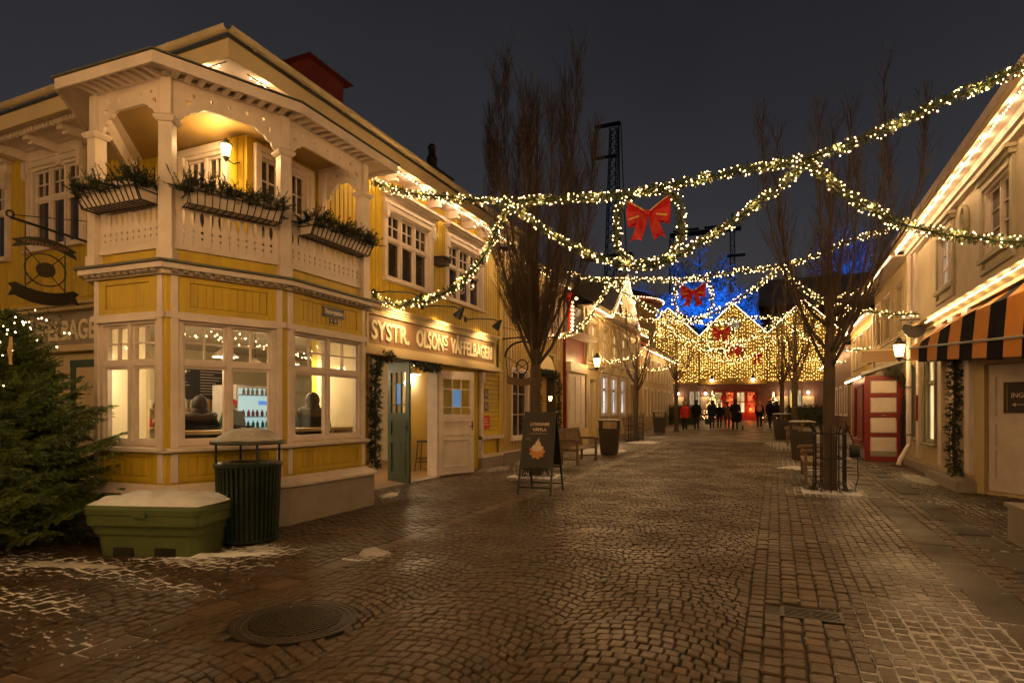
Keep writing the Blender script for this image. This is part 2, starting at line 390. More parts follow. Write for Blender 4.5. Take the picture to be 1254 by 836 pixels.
def hboards(mb, a0, a1, z0, z1, holes, h=.12, th=.022):
    n = max(1, round((z1 - z0) / h)); h = (z1 - z0) / n
    for i in range(n):
        r = z0 + i * h; t = r + h
        hs = [x for x in holes if x[3] > r + .004 and x[2] < t - .004]
        for p, q, _, _ in solid_rects(a0, a1, 0, 1, [(x[0], x[1], -1, 2) for x in hs]):
            d = th + rng.uniform(-.003, .003)
            mb.add([(p, .002, r + .004), (q, .002, r + .004), (q, .002, t - .004), (p, .002, t - .004), (p, d, r + .012), (q, d, r + .012), (q, d, t - .012), (p, d, t - .012)],
                   [(4, 5, 6, 7), (0, 1, 5, 4), (3, 7, 6, 2), (0, 4, 7, 3), (5, 1, 2, 6)])
def window(Fm, parent, a0, a1, z0, z1, cols=2, split=.66, up=(2, 2), mframe=None, pane=None, name='window', cas=.0, mcas=None, fr=.05, depth=.07, setback=.05,
           sill=True, crown=False, separate=True, low=(1, 1), b=0.0, back=True):
    """casement window; frame is the part, panes, sill and hood its sub-parts. split = height share of the lower light (0 = no transom)"""
    mframe = mframe or M['white']; pane = pane or M['dark']; mcas = mcas or mframe
    f = MB(Fm)
    bo = b - setback; bi = bo - depth
    if cas:
        f.box(a0 - cas, a0, b - .02, b + .045, z0, z1); f.box(a1, a1 + cas, b - .02, b + .045, z0, z1); f.box(a0 - cas, a1 + cas, b - .02, b + .05, z1, z1 + cas)
    # reveal and outer frame
    f.box(a0, a0 + fr, bi, b + .012, z0, z1); f.box(a1 - fr, a1, bi, b + .012, z0, z1)
    f.box(a0 + fr, a1 - fr, bi, b + .012, z1 - fr, z1); f.box(a0 + fr, a1 - fr, bi, b + .012, z0, z0 + fr)
    ia0, ia1, iz0, iz1 = a0 + fr, a1 - fr, z0 + fr, z1 - fr
    cw = (ia1 - ia0) / cols; rects = []
    zt = iz0 + (iz1 - iz0) * split if split else None
    for c in range(cols):
        p = ia0 + c * cw; q = p + cw; s_ = .028
        if c: f.box(p - s_, p + s_, bi, bo + .03, iz0, iz1)
        pp = p + (s_ if c else 0); qq = q - (s_ if c < cols - 1 else 0)
        lights = [(iz0, zt - .03, low), (zt + .03, iz1, up)] if zt else [(iz0, iz1, low)]
        for (l0, l1, (nx, ny)) in lights:
            # sash
            sw = .03
            f.box(pp, pp + sw, bi + .01, bo, l0, l1); f.box(qq - sw, qq, bi + .01, bo, l0, l1); f.box(pp + sw, qq - sw, bi + .01, bo, l0, l0 + sw); f.box(pp + sw, qq - sw, bi + .01, bo, l1 - sw, l1)
            x0, x1, y0, y1 = pp + sw, qq - sw, l0 + sw, l1 - sw
            for i in range(1, nx): xx = x0 + (x1 - x0) * i / nx; f.box(xx - .010, xx + .010, bi + .02, bo - .005, y0, y1)
            for j in range(1, ny):
                yy = y0 + (y1 - y0) * j / ny
                for i in range(nx): f.box(x0 + (x1 - x0) * i / nx + (.010 if i else 0), x0 + (x1 - x0) * (i + 1) / nx - (.010 if i < nx - 1 else 0), bi + .022, bo - .007, yy - .010, yy + .010)
            for i in range(nx):
                for j in range(ny): rects.append((x0 + (x1 - x0) * i / nx, x0 + (x1 - x0) * (i + 1) / nx, y0 + (y1 - y0) * j / ny, y0 + (y1 - y0) * (j + 1) / ny))
    if zt: f.box(ia0, ia1, bi - .002, bo + .02, zt - .03, zt + .03)
    o = f.build(name, [mframe], parent)
    pm = None
    for (x0, x1, y0, y1) in rects:
        if pm is None or separate: pm = MB(Fm)
        pm.box(x0 - .004, x1 + .004, bi + .03, bi + .036, y0 - .004, y1 + .004)
        if separate: pm.build('pane', pane, o)
    if not separate and pm: tag(pm.build('panes', pane, o))
    if sill:
        s = MB(Fm); s.add([(a0 - cas - .03, b - .03, z0 - .07), (a1 + cas + .03, b - .03, z0 - .07), (a1 + cas + .03, b + .10, z0 - .07), (a0 - cas - .03, b + .10, z0 - .07),
                           (a0 - cas - .03, b - .03, z0 - .002), (a1 + cas + .03, b - .03, z0 - .002), (a1 + cas + .03, b + .10, z0 - .03), (a0 - cas - .03, b + .10, z0 - .03)],
                          [(3, 2, 1, 0), (4, 5, 6, 7), (0, 1, 5, 4), (1, 2, 6, 5), (2, 3, 7, 6), (3, 0, 4, 7)])
        s.build('sill', mcas, o)
    if crown:
        h = MB(Fm); z = z1 + cas + .003
        h.box(a0 - cas - .02, a1 + cas + .02, b - .02, b + .07, z, z + .16)
        h.box(a0 - cas - .07, a1 + cas + .07, b - .02, b + .16, z + .16, z + .21)
        h.box(a0 - cas - .11, a1 + cas + .11, b - .02, b + .22, z + .21, z + .25)
        for x in (a0 - cas - .02, a1 + cas - .07):
            h.prism([(x, z), (x + .09, z), (x + .09, z - .26), (x + .045, z - .32), (x, z - .26)], b + .05, b + .11)
        h.build('window_hood', mcas, o)
    return o
def bulbs_line(pts, step, r, jit=0.0, drop=0.0):
    mb = MB(); pts = [Vector(p) for p in pts]
    for p, q in zip(pts, pts[1:]):
        n = max(1, int((q - p).length / step))
        for i in range(n):
            c = p.lerp(q, (i + .5) / n)
            mb.octa((c.x + rng.uniform(-jit, jit), c.y + rng.uniform(-jit, jit), c.z - drop + rng.uniform(-jit, jit)), r)
    return mb
def string_glow(t, pts, spacing, watts, col):     # the light the bulbs of a string give, as small lamps among the bulbs
    pts = [Vector(p) for p in pts]
    for p, q in zip(pts, pts[1:]):
        L = (q - p).length; n = max(1, round(L / spacing))
        for i in range(n):
            l = bpy.data.lights.new('string_glow', 'POINT'); l.energy = watts * L / n; l.color = col; l.shadow_soft_size = .03
            o = bpy.data.objects.new('string_glow', l); COL.objects.link(o); o.parent = t; o.location = p.lerp(q, (i + .5) / n) - t.location
def string_lights(pts, step, r, label, cat='light string', group=None, mt=None, cord=.008, name='light_string', watts=9.0, spacing=.6):
    t = thing(name, label, cat, pts[0], 0, group)
    c = MB(); c.path([(p[0], p[1], p[2] + r + .012) for p in pts], cord, 4); c.build('cable', M['black'], t)
    bulbs_line(pts, step, r).build('bulbs', mt or M['bulbs_eave'], t, kind='stuff')
    if watts: string_glow(t, pts, spacing, watts, (1, .61, .28))
    return t

# ------------------------------------------------------------------ ground: base sheet, setts, kerb, channel, slabs
SNOW = [(-7.3, 3.6, .8, .45, .55), (-6.4, 3.85, .9, .30, .62), (-5.75, 4.45, .9, .28, .70), (-5.3, 5.05, .45, .35, .75), (-8.0, 3.3, 1.0, .6, .5), (-5.7, 3.0, .9, .28, .48), (-5.2, 3.75, 1.0, .22, .42), (-4.4, 2.6, .8, .3, .30), (-6.3, 2.4, .8, .5, .5),
        (-3.98, 5.3, .28, .28, .5), (-4.9, 4.6, .5, .25, .25), (-6.7, 9.0, .5, .6, .35), (-6.2, 8.9, .25, .5, .35), (-6.6, 14.0, .5, 1.2, .55), (-6.6, 17.5, .5, 2.5, .7), (-5.1, 13.0, .8, .9, .75), (-5.3, 16.5, .9, 2.2, .62),
        (-5.9, 22.0, 1.2, 3.2, .8), (-5.1, 25.4, .7, 1.4, .8), (-5.4, 29, .8, 2.5, .7), (-4.3, 18, .25, 6, .45),
        (1.1, 4.9, .65, 1.2, .62), (1.15, 3.7, .7, .9, .85), (1.2, 6.9, .7, 1.6, .38), (.9, 8.9, .6, 1.2, .28), (1.4, 5.5, .12, 2.5, .5), (.92, 12.6, .75, .75, .9), (.7, 14.8, .5, 1.5, .55), (2.75, 15.6, .5, 1.6, .6), (2.6, 12.2, .4, 1.3, .45),
        (2.8, 8.5, .6, 2.0, .42), (.95, 10.8, .55, 1.2, .34), (2.9, 11.5, .4, 1.4, .42), (-6.0, 11.6, .5, 1.2, .25), (2.35, 18.5, .5, 1.2, .35), (.6, 18.5, .7, 2.2, .6), (.35, 26, .7, 3, .75), (.2, 33, .6, 2.5, .6), (.75, 5.9, .12, 1.6, .22), (.62, 8.2, .12, 2.0, .26)]
def snowamt(X, Y):
    s = np.zeros_like(X)
    for x, y, rx, ry, a in SNOW:
        d = ((X - x) / rx) ** 2 + ((Y - y) / ry) ** 2
        s = np.maximum(s, (a + (.17 if x < -4.3 and y < 7 else .13)) * np.exp(-d * .62))
    return s
gv = np.vectorize(g)
def set_attr(me, nm, arr, vec=False):
    a = me.attributes.new(nm, 'FLOAT_VECTOR' if vec else 'FLOAT', 'POINT')
    a.data.foreach_set('vector' if vec else 'value', np.ascontiguousarray(arr, dtype=np.float32).ravel())
M['sett'] = ground_mat('wet_granite_sett', (.053, .0315, .0145), .42)
M['joint'] = ground_mat('joint_sand', (.014, .010, .008), .6, joint=True)
M['channel'] = ground_mat('worn_channel_stone', (.072, .044, .022), .44)
M['slab'] = ground_mat('granite_slab', (.042, .031, .022), .55)
M['farcobble'] = far_cobble('far_cobbles')

def sheet(name, x0, x1, y0, y1, dx, dy, dz, m, kind='structure'):
    nx = max(1, int((x1 - x0) / dx)); ny = max(1, int((y1 - y0) / dy))
    X, Y = np.meshgrid(np.linspace(x0, x1, nx + 1), np.linspace(y0, y1, ny + 1))
    Z = gv(np.clip(Y, -5, 62)) + dz
    V = np.stack([X, Y, Z], -1).reshape(-1, 3)
    idx = np.arange((nx + 1) * (ny + 1)).reshape(ny + 1, nx + 1)
    F = np.stack([idx[:-1, :-1], idx[:-1, 1:], idx[1:, 1:], idx[1:, :-1]], -1).reshape(-1, 4)
    me = bpy.data.meshes.new(name); me.from_pydata(V.tolist(), [], F.tolist())
    set_attr(me, 'snow', snowamt(X, Y)); set_attr(me, 'tone', np.ones((X.size, 3)), True)
    me.materials.append(m); o = bpy.data.objects.new(name, me); COL.objects.link(o); o['kind'] = kind
    return o
sheet('ground', -400, 400, -200, 900, 20, 4, -.075, M['farcobble'])
pave_base = sheet('pavement_base', -14, 7, -3, 27, .16, .16, -.015, M['joint'])
sheet('square', -12, 8, 27, 62, 1, .5, -.004, M['farcobble'])

nrs = np.random.RandomState(3)
def inview(x, y, z=0.0, mg=.06):
    d = -x * SN + y * CS; l = x * CS + y * SN
    px = 627 + 736 * l / np.maximum(d, .01); py = 503 - 736 * (z - CAMH) / np.maximum(d, .01)
    return (d > .3) & (px > -60) & (px < 1314) & (py < 860)
def setts(root, name, quads, m, gap=.007, maxobj=300, jit=.006, zj=.005, tone=.26, crown=.0035):
    """quads: (n,4,2) plan corners. The largest in view become objects of their own, the rest one joined part"""
    Q = np.array(quads, dtype=float); c = Q.mean(1, keepdims=True)
    size = np.linalg.norm(Q - c, axis=2, keepdims=True)
    Q = c + (Q - c) * (1 - gap / size) + nrs.uniform(-jit, jit, Q.shape)
    n = len(Q); cc = c[:, 0]
    zb = gv(cc[:, 1]) + nrs.uniform(-zj, zj, n)
    tilt = nrs.uniform(-.03, .03, (n, 2))
    tn = 1 + nrs.uniform(-tone, tone, (n, 1)); hue = nrs.uniform(-.06, .06, (n, 1))
    T = np.concatenate([tn * (1 + hue), tn, tn * (1 - hue)], 1)
    T[nrs.rand(n) < .05] *= 1.35
    inner = c + (Q - c) * .84
    def zz(P, dz): return (zb[:, None] + ((P - c) * tilt[:, None, :]).sum(2) + dz)
    V = np.concatenate([np.dstack([inner, zz(inner, crown)]), np.dstack([Q, zz(Q, -.005)]), np.dstack([c + (Q - c) * 1.02, zz(Q, -.04)])], 1)   # n,12,3
    ft = [(0, 1, 2, 3)] + [(i, i + 4, (i + 1) % 4 + 4, (i + 1) % 4) for i in range(4)] + [(i + 4, i + 8, (i + 1) % 4 + 8, (i + 1) % 4 + 4) for i in range(4)]
    S = snowamt(cc[:, 0], cc[:, 1])
    S12 = np.repeat(S[:, None], 12, 1); S12[:, 4:] = np.where(S[:, None] > .10, S[:, None] * 1.3 + .15, S[:, None]); S12[:, :4] *= .8
    vis = inview(cc[:, 0], cc[:, 1]); dist = np.where(vis, -cc[:, 0] * SN + cc[:, 1] * CS, 1e9)
    area = size.mean((1, 2)) ** 2
    order = np.argsort(dist / np.sqrt(area)); solo = [i for i in order[:maxobj] if dist[i] < 1e8]
    rest = np.setdiff1d(np.arange(n), solo)
    for i in solo:
        me = bpy.data.meshes.new(name); o_ = np.array([cc[i, 0], cc[i, 1], zb[i]])
        me.from_pydata((V[i] - o_).tolist(), [], ft); me.materials.append(m)
        set_attr(me, 'snow', S12[i]); set_attr(me, 'tone', np.repeat(T[i:i + 1], 12, 0), True)
        me.polygons.foreach_set('use_smooth', [False] * 9)
        o = bpy.data.objects.new(name, me); COL.objects.link(o); o.parent = root; o.location = o_
    if len(rest):
        VV = V[rest].reshape(-1, 3); F = (np.array(ft)[None] + (np.arange(len(rest)) * 12)[:, None, None]).reshape(-1, 4)
        me = bpy.data.meshes.new(name + 's'); me.from_pydata(VV.tolist(), [], F.tolist()); me.materials.append(m)
        set_attr(me, 'snow', S12[rest]); set_attr(me, 'tone', np.repeat(T[rest], 12, 0), True)
        me.polygons.foreach_set('use_smooth', [False] * len(me.polygons))
        o = bpy.data.objects.new(name + 's', me); COL.objects.link(o); o.parent = root; o['kind'] = 'stuff'
def root_struct(name):
    o = bpy.data.objects.new(name, None); COL.objects.link(o); o['kind'] = 'structure'; return o
HOLES = [(-3.30, 3.48, .47), (.25, 5.14, .0)]
def free(q):
    x = sum(p[0] for p in q) / 4; y = sum(p[1] for p in q) / 4
    if (x + 3.30) ** 2 + (y - 3.48) ** 2 < .47 ** 2: return False
    if -.03 < x < .5 and 5.0 < y < 5.29: return False
    return True
# fan-laid carriageway
Q = []
W = 1.26; rh = .096
def wave(x, k):     # rows laid in arches that run into one another
    u = (x + 3.98) / W + .03 * math.sin(k * .37); a = abs(math.sin(math.pi * u)); return .235 * (1 + .22 * math.sin(k * .21 + 2.1 * math.floor(u))) * a ** .85 + .012 * math.sin(x * 7 + k * 1.3)
def wslope(x, k): return (wave(x + .02, k) - wave(x - .02, k)) / .04
for k in range(int(26 / rh)):
    x = -3.98
    while x < -.21:
        dx = nrs.uniform(.078, .112) / math.sqrt(1 + min(1.2, abs(wslope(min(x + .05, -.25), k))) ** 2)
        x1 = min(x + dx, -.20)
        if -.20 - x1 < .05: x1 = -.20
        y0 = .1 + k * rh; a, b = y0 + wave(x, k), y0 + wave(x1, k); a2, b2 = y0 + rh + wave(x, k + 1), y0 + rh + wave(x1, k + 1)
        q = [(x, a), (x1, b), (x1, b2), (x, a2)]
        if free(q): Q.append(q)
        x = x1
street = root_struct('street'); setts(street, 'sett', Q, M['sett'], maxobj=300, gap=.006)
def rows(x0, x1, y0, y1, rw, ln, jl=.25):
    out = []; nr = max(1, round((x1 - x0) / rw)); rw = (x1 - x0) / nr
    for r in range(nr):
        y = y0 + nrs.uniform(0, ln)
        while y < y1:
            l = ln * (1 + nrs.uniform(-jl, jl)); a = x0 + r * rw
            q = [(a, y), (a + rw, y), (a + rw, y + l), (a, y + l)]
            if free(q): out.append(q)
            y += l
    return out
lp = root_struct('left_pavement')
setts(lp, 'sett', rows(-8.2, -4.22, 1.2, 26.5, .100, .13) + rows(-14, -8.2, 1.2, 7.5, .100, .13), M['sett'], maxobj=200, gap=.008)
setts(lp, 'kerb_stone', rows(-4.22, -3.98, .8, 27, .24, .36), M['channel'], maxobj=60, gap=.008, zj=.004, jit=.01)
gut = root_struct('gutter')
setts(gut, 'edge_sett', rows(-.20, .04, .6, 27, .12, .14), M['sett'], maxobj=80)
setts(gut, 'channel_stone', rows(.04, .46, .6, 27, .14, .16), M['channel'], maxobj=160, gap=.010, jit=.008, crown=.005)
rp = root_struct('right_pavement')
setts(rp, 'sett', rows(.46, 1.47, .8, 27, .098, .13) + rows(1.83, 2.08, 1, 27, .12, .15) + rows(2.42, 5.6, 1, 27, .100, .13), M['sett'], maxobj=260)
setts(rp, 'slab', rows(1.47, 1.83, 1.5, 27, .36, .95, .1) + rows(2.08, 2.42, 1.5, 27, .34, .95, .1), M['slab'], maxobj=60, gap=.006, jit=.003, crown=.001)

# snow heaped on the ground: uneven low mounds
def mound(name, cx, cy, rx, ry, h, label, m='snow', rz=0.0, group=None, square=False, seed=1):
    rr = random.Random(seed); mb = MB(); n = 30; ph = [rr.uniform(0, 6.28) for _ in range(10)]
    rings = [0, .18, .36, .52, .66, .78, .88, .96, 1.0]; vs = [(0, 0, h)]
    for ri in rings[1:]:
        for k in range(n):
            a = 2 * math.pi * k / n
            wob = 1 + .13 * math.sin(2 * a + ph[0]) + .09 * math.sin(5 * a + ph[1]) + .07 * math.sin(9 * a + ph[2])
            if square: wob = 1 / max(abs(math.cos(a)), abs(math.sin(a))) * (1 + .03 * math.sin(7 * a + ph[1]))
            x, y = rx * ri * wob * math.cos(a), ry * ri * wob * math.sin(a)
            z = h * max(0, 1 - ri ** 2.2) * (1 + .35 * math.sin(x * 17 + ph[3]) * math.sin(y * 15 + ph[4]) + .2 * math.sin(x * 41 + ph[5]) * math.sin(y * 37 + ph[6]))
            vs.append((x, y, z - (.03 if ri == 1 else 0)))
    fs = [(0, 1 + k, 1 + (k + 1) % n) for k in range(n)]
    for j in range(len(rings) - 2):
        for k in range(n): fs.append((1 + j * n + k, 1 + (j + 1) * n + k, 1 + (j + 1) * n + (k + 1) % n, 1 + j * n + (k + 1) % n))
    mb.add(vs, fs)
    o = mb.build(name, M[m], None, smooth=True, label=label, cat='snow', group=group, kind=None)
    o.location = (cx, cy, g(cy) - .004); o.rotation_euler = (0, 0, rz); return o
mound('snow_heap', -3.98, 5.36, .17, .10, .085, 'small lump of dirty snow alone on the cobbles past the litter bin', 'dirtysnow', .4, seed=2)
mound('snow_drift', -5.45, 4.72, .50, .12, .035, 'thin ridge of snow along the foot of the round slatted bin', 'snow', .55, seed=3)
mound('snow_drift', -6.55, 3.80, .60, .11, .03, 'trodden strip of snow in front of the green grit box', 'dirtysnow', .25, seed=4)
mound('snow_bed', .92, 12.66, .52, .50, .035, 'square bed of snow around the guarded tree on the right', 'snow', 0, square=True, seed=5)
mound('snow_bed', -5.05, 12.95, .60, .55, .04, 'bed of snow under the large tree behind the chalkboard sign', 'snow', 0, square=True, seed=6)
mound('snow_bed', -5.15, 25.5, .6, .7, .05, 'bed of snow around the slender tree on the left beside the far bench', 'snow', 0, square=True, seed=7)
mound('snow_drift', -5.6, 20.9, .75, 1.9, .05, 'long patch of snow on the pavement behind the wooden litter bin', 'snow', 0, seed=8)
mound('snow_drift', -6.42, 9.1, .16, .4, .03, 'thin streak of slush beside the bakery doorway', 'dirtysnow', .2, seed=9)
mound('snow_drift', 2.85, 15.5, .28, 1.1, .04, 'patch of snow on the setts in front of the narrow shop window', 'dirtysnow', 0, seed=10)
mound('snow_drift', .55, 17.0, .5, .5, .04, 'patch of snow under the bench end on the right pavement', 'snow', 0, seed=12)

# crumbs of snow and grit left on the stones
rr = random.Random(17); b = MB(); c_ = MB()
for (x, y, rx, ry_, a) in SNOW:
    if y > 16: continue
    for i in range(int(60 * a)):
        px, py_ = rr.gauss(x, rx * .75), rr.gauss(y, ry_ * .75); r_ = rr.uniform(.004, .014); b.octa((px, py_, g(py_) + r_ * .5), r_)
for i in range(900):
    px, py_ = rr.uniform(-6, 3.2), rr.uniform(2, 12); r_ = rr.uniform(.002, .006); c_.octa((px, py_, g(py_) + r_ * .6), r_)
b.build('snow_crumbs', M['dirtysnow'], None, kind='stuff'); c_.build('grit', M['cast'] if 'cast' in M else M['plinth'], None, kind='stuff')

# manhole cover and drain grate
t = thing('manhole_cover', 'large round cast iron manhole cover in the cobbles at lower left', 'manhole cover', (-3.30, 3.48, g(3.48)))
b = MB(); b.lathe([(.46, -.04), (.46, -.002), (.45, .004), (.425, .004), (.42, -.003), (.405, -.003), (.40, .004), (.38, .004), (.375, -.004), (.36, -.004), (.355, .003), (.335, .003), (.33, -.008), (0.001, -.008)], 48); b.build('rim', M['cast'], t, local=True, smooth=False)
b = MB()
for i in range(-9, 10):
    y = i * .034; hw = math.sqrt(max(0, .325 ** 2 - y * y))
    if hw > .04: b.box(-hw, hw, y - .010, y + .010, -.006, .004)
for i in range(-6, 7):
    x = i * .05; hw = math.sqrt(max(0, .32 ** 2 - x * x))
    b.box(x - .006, x + .006, -hw, hw, -.006, .001)
b.build('ribs', M['cast'], t, local=True)
t = thing('drain_grate', 'small rectangular iron drain grate set in the stone channel', 'drain grate', (.25, 5.14, g(5.14)))
b = MB(); b.box(-.22, .22, -.13, .13, -.05, -.03); b.build('shaft', M['black'], t, local=True)
b = MB()
b.box(-.22, -.19, -.13, .13, -.03, .004); b.box(.19, .22, -.13, .13, -.03, .004); b.box(-.19, .19, .105, .13, -.03, .004); b.box(-.19, .19, -.13, -.105, -.03, .004)
for i in range(6): b.box(-.19, .19, -.085 + i * .034, -.068 + i * .034, -.03, .002)
b.box(-.012, .012, -.105, .105, -.031, -.001)
b.build('bars', M['cast'], t, local=True)

# ------------------------------------------------------------------ bakery house on the left corner
XF, YS = -7.05, 6.46
A = (-6.70, 4.94); B_ = (-6.13, 6.26); C_ = (-6.13, 8.02); D_ = (-7.97, 4.88); W0 = (-9.50, YS)
house = thing('bakery_house', 'yellow timber corner bakery with cream trim, bay and corner balcony', 'house', (XF, YS, 0))
FL = frame((XF, 0), (0, 1))          # street side: a = Y, b = out into the street
FS = frame((0, YS), (1, 0))          # side towards the camera: a = X, b = towards the camera
WY1 = 15.2
bw = [(9.85, 11.47), (12.27, 14.0)]; bz = (4.23, 5.58)
balc = [(6.66, 7.12), (7.27, 7.70)]
holesU = [(a, b, bz[0], bz[1]) for a, b in bw] + [(a, b, 3.55, 5.45) for a, b in balc]
holesL = [(9.35, 11.75, 0, 2.62), ]
m = MB(FL)
wall(m, YS + .001, WY1, 3.40, 6.35, holesU, -.2, 0); wall(m, 8.02, WY1, .0, 3.40, holesL, -.2, 0)
m.build('street_wall', M['yellow'], house)
m = MB(FL); vboards(m, YS + .05, WY1 - .08, 3.40, 5.98, [(a - .1, b + .1, c - .05, d + .1) for a, b, c, d in holesU]); m.build('wall_boards', M['yellow'], house, kind='stuff')
m = MB(FL); hboards(m, 8.05, 9.28, .55, 2.60, []); hboards(m, 13.9, WY1 - .1, .95, 2.66, []); m.build('wall_boards', M['yellow'], house, kind='stuff')
holesSU = [(-12.28, -10.85, 4.49, 6.02), (-14.6, -13.05, 4.40, 5.95), (-8.31, -7.49, 3.55, 5.50)]
holesSL = [(-11.0, -9.95, .35, 2.35), (-12.9, -11.7, .5, 2.3)]
m = MB(FS); wall(m, -17, XF - .201, 3.40, 6.35, holesSU, -.2, -.002); wall(m, -17, W0[0], 0, 3.40, holesSL, -.2, -.002); m.build('side_wall', M['yellow'], house)
m = MB(FS); vboards(m, -17, XF - .05, 3.55, 6.05, [(a - .1, b + .1, c - .05, d + .1) for a, b, c, d in holesSU]); m.build('wall_boards', M['yellow'], house, kind='stuff')
m = MB(FS); m.box(-17, W0[0] - .05, 0, .02, .3, 2.60); m.build('shop_panel', M['cream'], house)
m = MB(FL); m.box(WY1 - .12, WY1 + .02, 0, .05, .3, 6.0); m.build('corner_board', M['yellow'], house)
# windows
for a, b in bw: window(FL, house, a, b, bz[0], bz[1], 3, .60, (2, 2), cas=.10, crown=True, b=.022)
for a, b in balc: window(FL, house, a, b, 3.55, 5.45, 1, .62, (2, 2), cas=.09, b=.022)
window(FS, house, -12.28, -10.85, 4.49, 6.02 - .08, 3, .62, (2, 2), cas=.10, crown=True, b=.022)
window(FS, house, -14.6, -13.05, 4.42, 5.87, 3, .62, (2, 2), cas=.10, crown=True, b=.022)
window(FS, house, -8.31, -7.49, 3.55, 5.47, 2, .62, (2, 2), cas=.11, b=.022)
window(FS, house, -11.0, -9.95, .35, 2.35, 2, .0, (1, 1), mframe=M['greendoor'], pane=M['litcurtain'], cas=.12, low=(1, 3), sill=False)
window(FS, house, -12.9, -11.7, .5, 2.3, 2, .0, (1, 1), mframe=M['greendoor'], pane=M['litcurtain'], cas=.12, low=(1, 3), sill=False)
# plinth and string course on street side
m = MB(FL); m.box(8.1, 9.25, -.02, .10, 0, .42); m.build('plinth', M['plinth'], house); m = MB(FL); m.box(13.9, WY1, -.02, .10, 0, .38); m.build('plinth', M['plinth'], house)
m = MB(FL); m.box(8.1, 9.25, 0, .13, .42, .50); m.box(13.9, WY1, 0, .13, .38, .46); m.box(8.05, 9.25, 0, .05, .98, 1.05); m.box(13.9, WY1, 0, .14, .86, .95); m.build('plinth_ledge', M['white'], house)
m = MB(FL); m.box(13.9, 14.02, 0, .09, .46, 2.6); m.box(13.9, 14.08, .09, .12, 2.35, 2.6); m.build('pilaster', M['white'], house)
# eaves: frieze, soffit, brackets, dentils, fascia, gutter
EX, EY, EZ = XF + .55, YS - .80, 6.20
m = MB(FL); m.box(YS, WY1 + .1, 0.03, .07, 5.98, 6.06); m.build('frieze_rail', M['white'], house)
m = MB(); m.box(XF - .02, EX, EY, WY1 + .2, 6.22, 6.25); m.box(-17, XF - .02, EY, YS + .02, 6.22, 6.25); m.build('soffit', M['white'], house)
m = MB(FL)
for k in range(10):
    y = 7.3 + k * .82; m.prism([(y - .05, 6.22), (y + .05, 6.22), (y + .05, 6.05), (y - .05, 6.05)], .0, .34)
    m.box(y - .06, y + .06, .34, .40, 6.12, 6.22)
m.build('eave_brackets', M['white'], house, kind='stuff')
m = MB(FS)
for k in range(9):
    x = -16 + k * .92
    br = MB(FS); br.prism([(x - .06, 6.22), (x + .06, 6.22), (x + .06, 6.06), (x - .06, 6.06)], 0, .50); br.box(x - .07, x + .07, .50, .58, 6.10, 6.22); br.box(x - .045, x + .045, .0, .10, 5.86, 6.06)
    br.build('eave_bracket', M['white'], house)
m = MB(FS)
for k in range(100): m.box(-17 + k * .1, -16.95 + k * .1, .60, .66, 6.15, 6.22)
m.build('dentils', M['white'], house, kind='stuff')
m = MB(); m.box(EX, EX + .04, EY - .04, WY1 + .2, 6.17, 6.44); m.box(-17, EX, EY - .04, EY, 6.17, 6.44); m.build('fascia', M['cream'], house)
def gutter_run(p, q, r=.065):
    g_ = MB(); p = Vector(p); q = Vector(q); d = (q - p).normalized(); x = Vector((d.y, -d.x, 0)); vs = []; n = 7
    for c in (p, q):
        for rad in (r, r - .008):
            for k in range(n + 1):
                a = math.pi + math.pi * k / n; vs.append(c + x * (rad * math.cos(a)) + Vector((0, 0, rad * math.sin(a))))
    w_ = n + 1; fs = []
    for k in range(n):
        fs += [(k, k + 1, 2 * w_ + k + 1, 2 * w_ + k), (w_ + k, 3 * w_ + k, 3 * w_ + k + 1, w_ + k + 1)]
    fs += [(0, 2 * w_, 3 * w_, w_), (n, w_ + n, 3 * w_ + n, 2 * w_ + n)]
    g_.add(vs, fs)
    L = (q - p).length
    for i in range(int(L / .9)):
        c = p + d * (.45 + .9 * i); g_.bar(c + Vector((0, 0, -r - .004)) - x * .03, c + Vector((0, 0, -r - .004)) + x * .03, .05, .008)
    return g_
g_ = gutter_run((EX + .11, EY - .10, 6.50), (EX + .11, WY1 + .2, 6.50)); g_.build('gutter', M['gutter'], house)
g_ = gutter_run((-17, EY - .11, 6.50), (EX + .11, EY - .11, 6.50)); g_.build('gutter', M['gutter'], house)
m = MB(); rz = 9.1; rx = -11.2
m.add([(EX + .06, EY - .05, 6.45), (EX + .06, WY1 + .25, 6.45), (rx, WY1 + .25, rz), (rx, EY + 4.0, rz), (-17, EY - .05, 6.45), (-17, EY + 4, rz),
       (EX + .06, EY - .05, 6.40), (EX + .06, WY1 + .25, 6.40), (rx, WY1 + .25, rz - .08), (rx, EY + 4.0, rz - .08), (-17, EY - .05, 6.40), (-17, EY + 4, rz - .08)],
      [(0, 1, 2, 3), (0, 3, 5, 4), (6, 9, 8, 7), (6, 10, 11, 9), (0, 6, 7, 1), (4, 10, 6, 0), (1, 7, 8, 2)])
m.build('roof', M['roof'], house)
m = MB(); m.box(XF - .25, XF, WY1 - .2, WY1, 0, 6.3); m.add([(XF, WY1, 6.3), (rx, WY1, rz - .1), (-17, WY1, 6.3), (-17, WY1, 0), (XF, WY1, 0)], [(0, 1, 2, 3, 4)]); m.build('gable_wall', M['yellow'], house)
def chimney(x, y, z0, z1, sx, sy, mt, mcap, cap=.18):
    c = MB(); c.box(x - sx, x + sx, y - sy, y + sy, z0, z1); o = c.build('chimney', mt, house)
    k = MB(); e_ = .16; k.add([(x - sx - e_, y - sy - e_, z1 + .002), (x + sx + e_, y - sy - e_, z1 + .002), (x + sx + e_, y + sy + e_, z1 + .002), (x - sx - e_, y + sy + e_, z1 + .002), (x, y, z1 + cap + .25)],
                             [(0, 1, 4), (1, 2, 4), (2, 3, 4), (3, 0, 4), (3, 2, 1, 0)])
    k.build('chimney_cap', mcap, o); return o
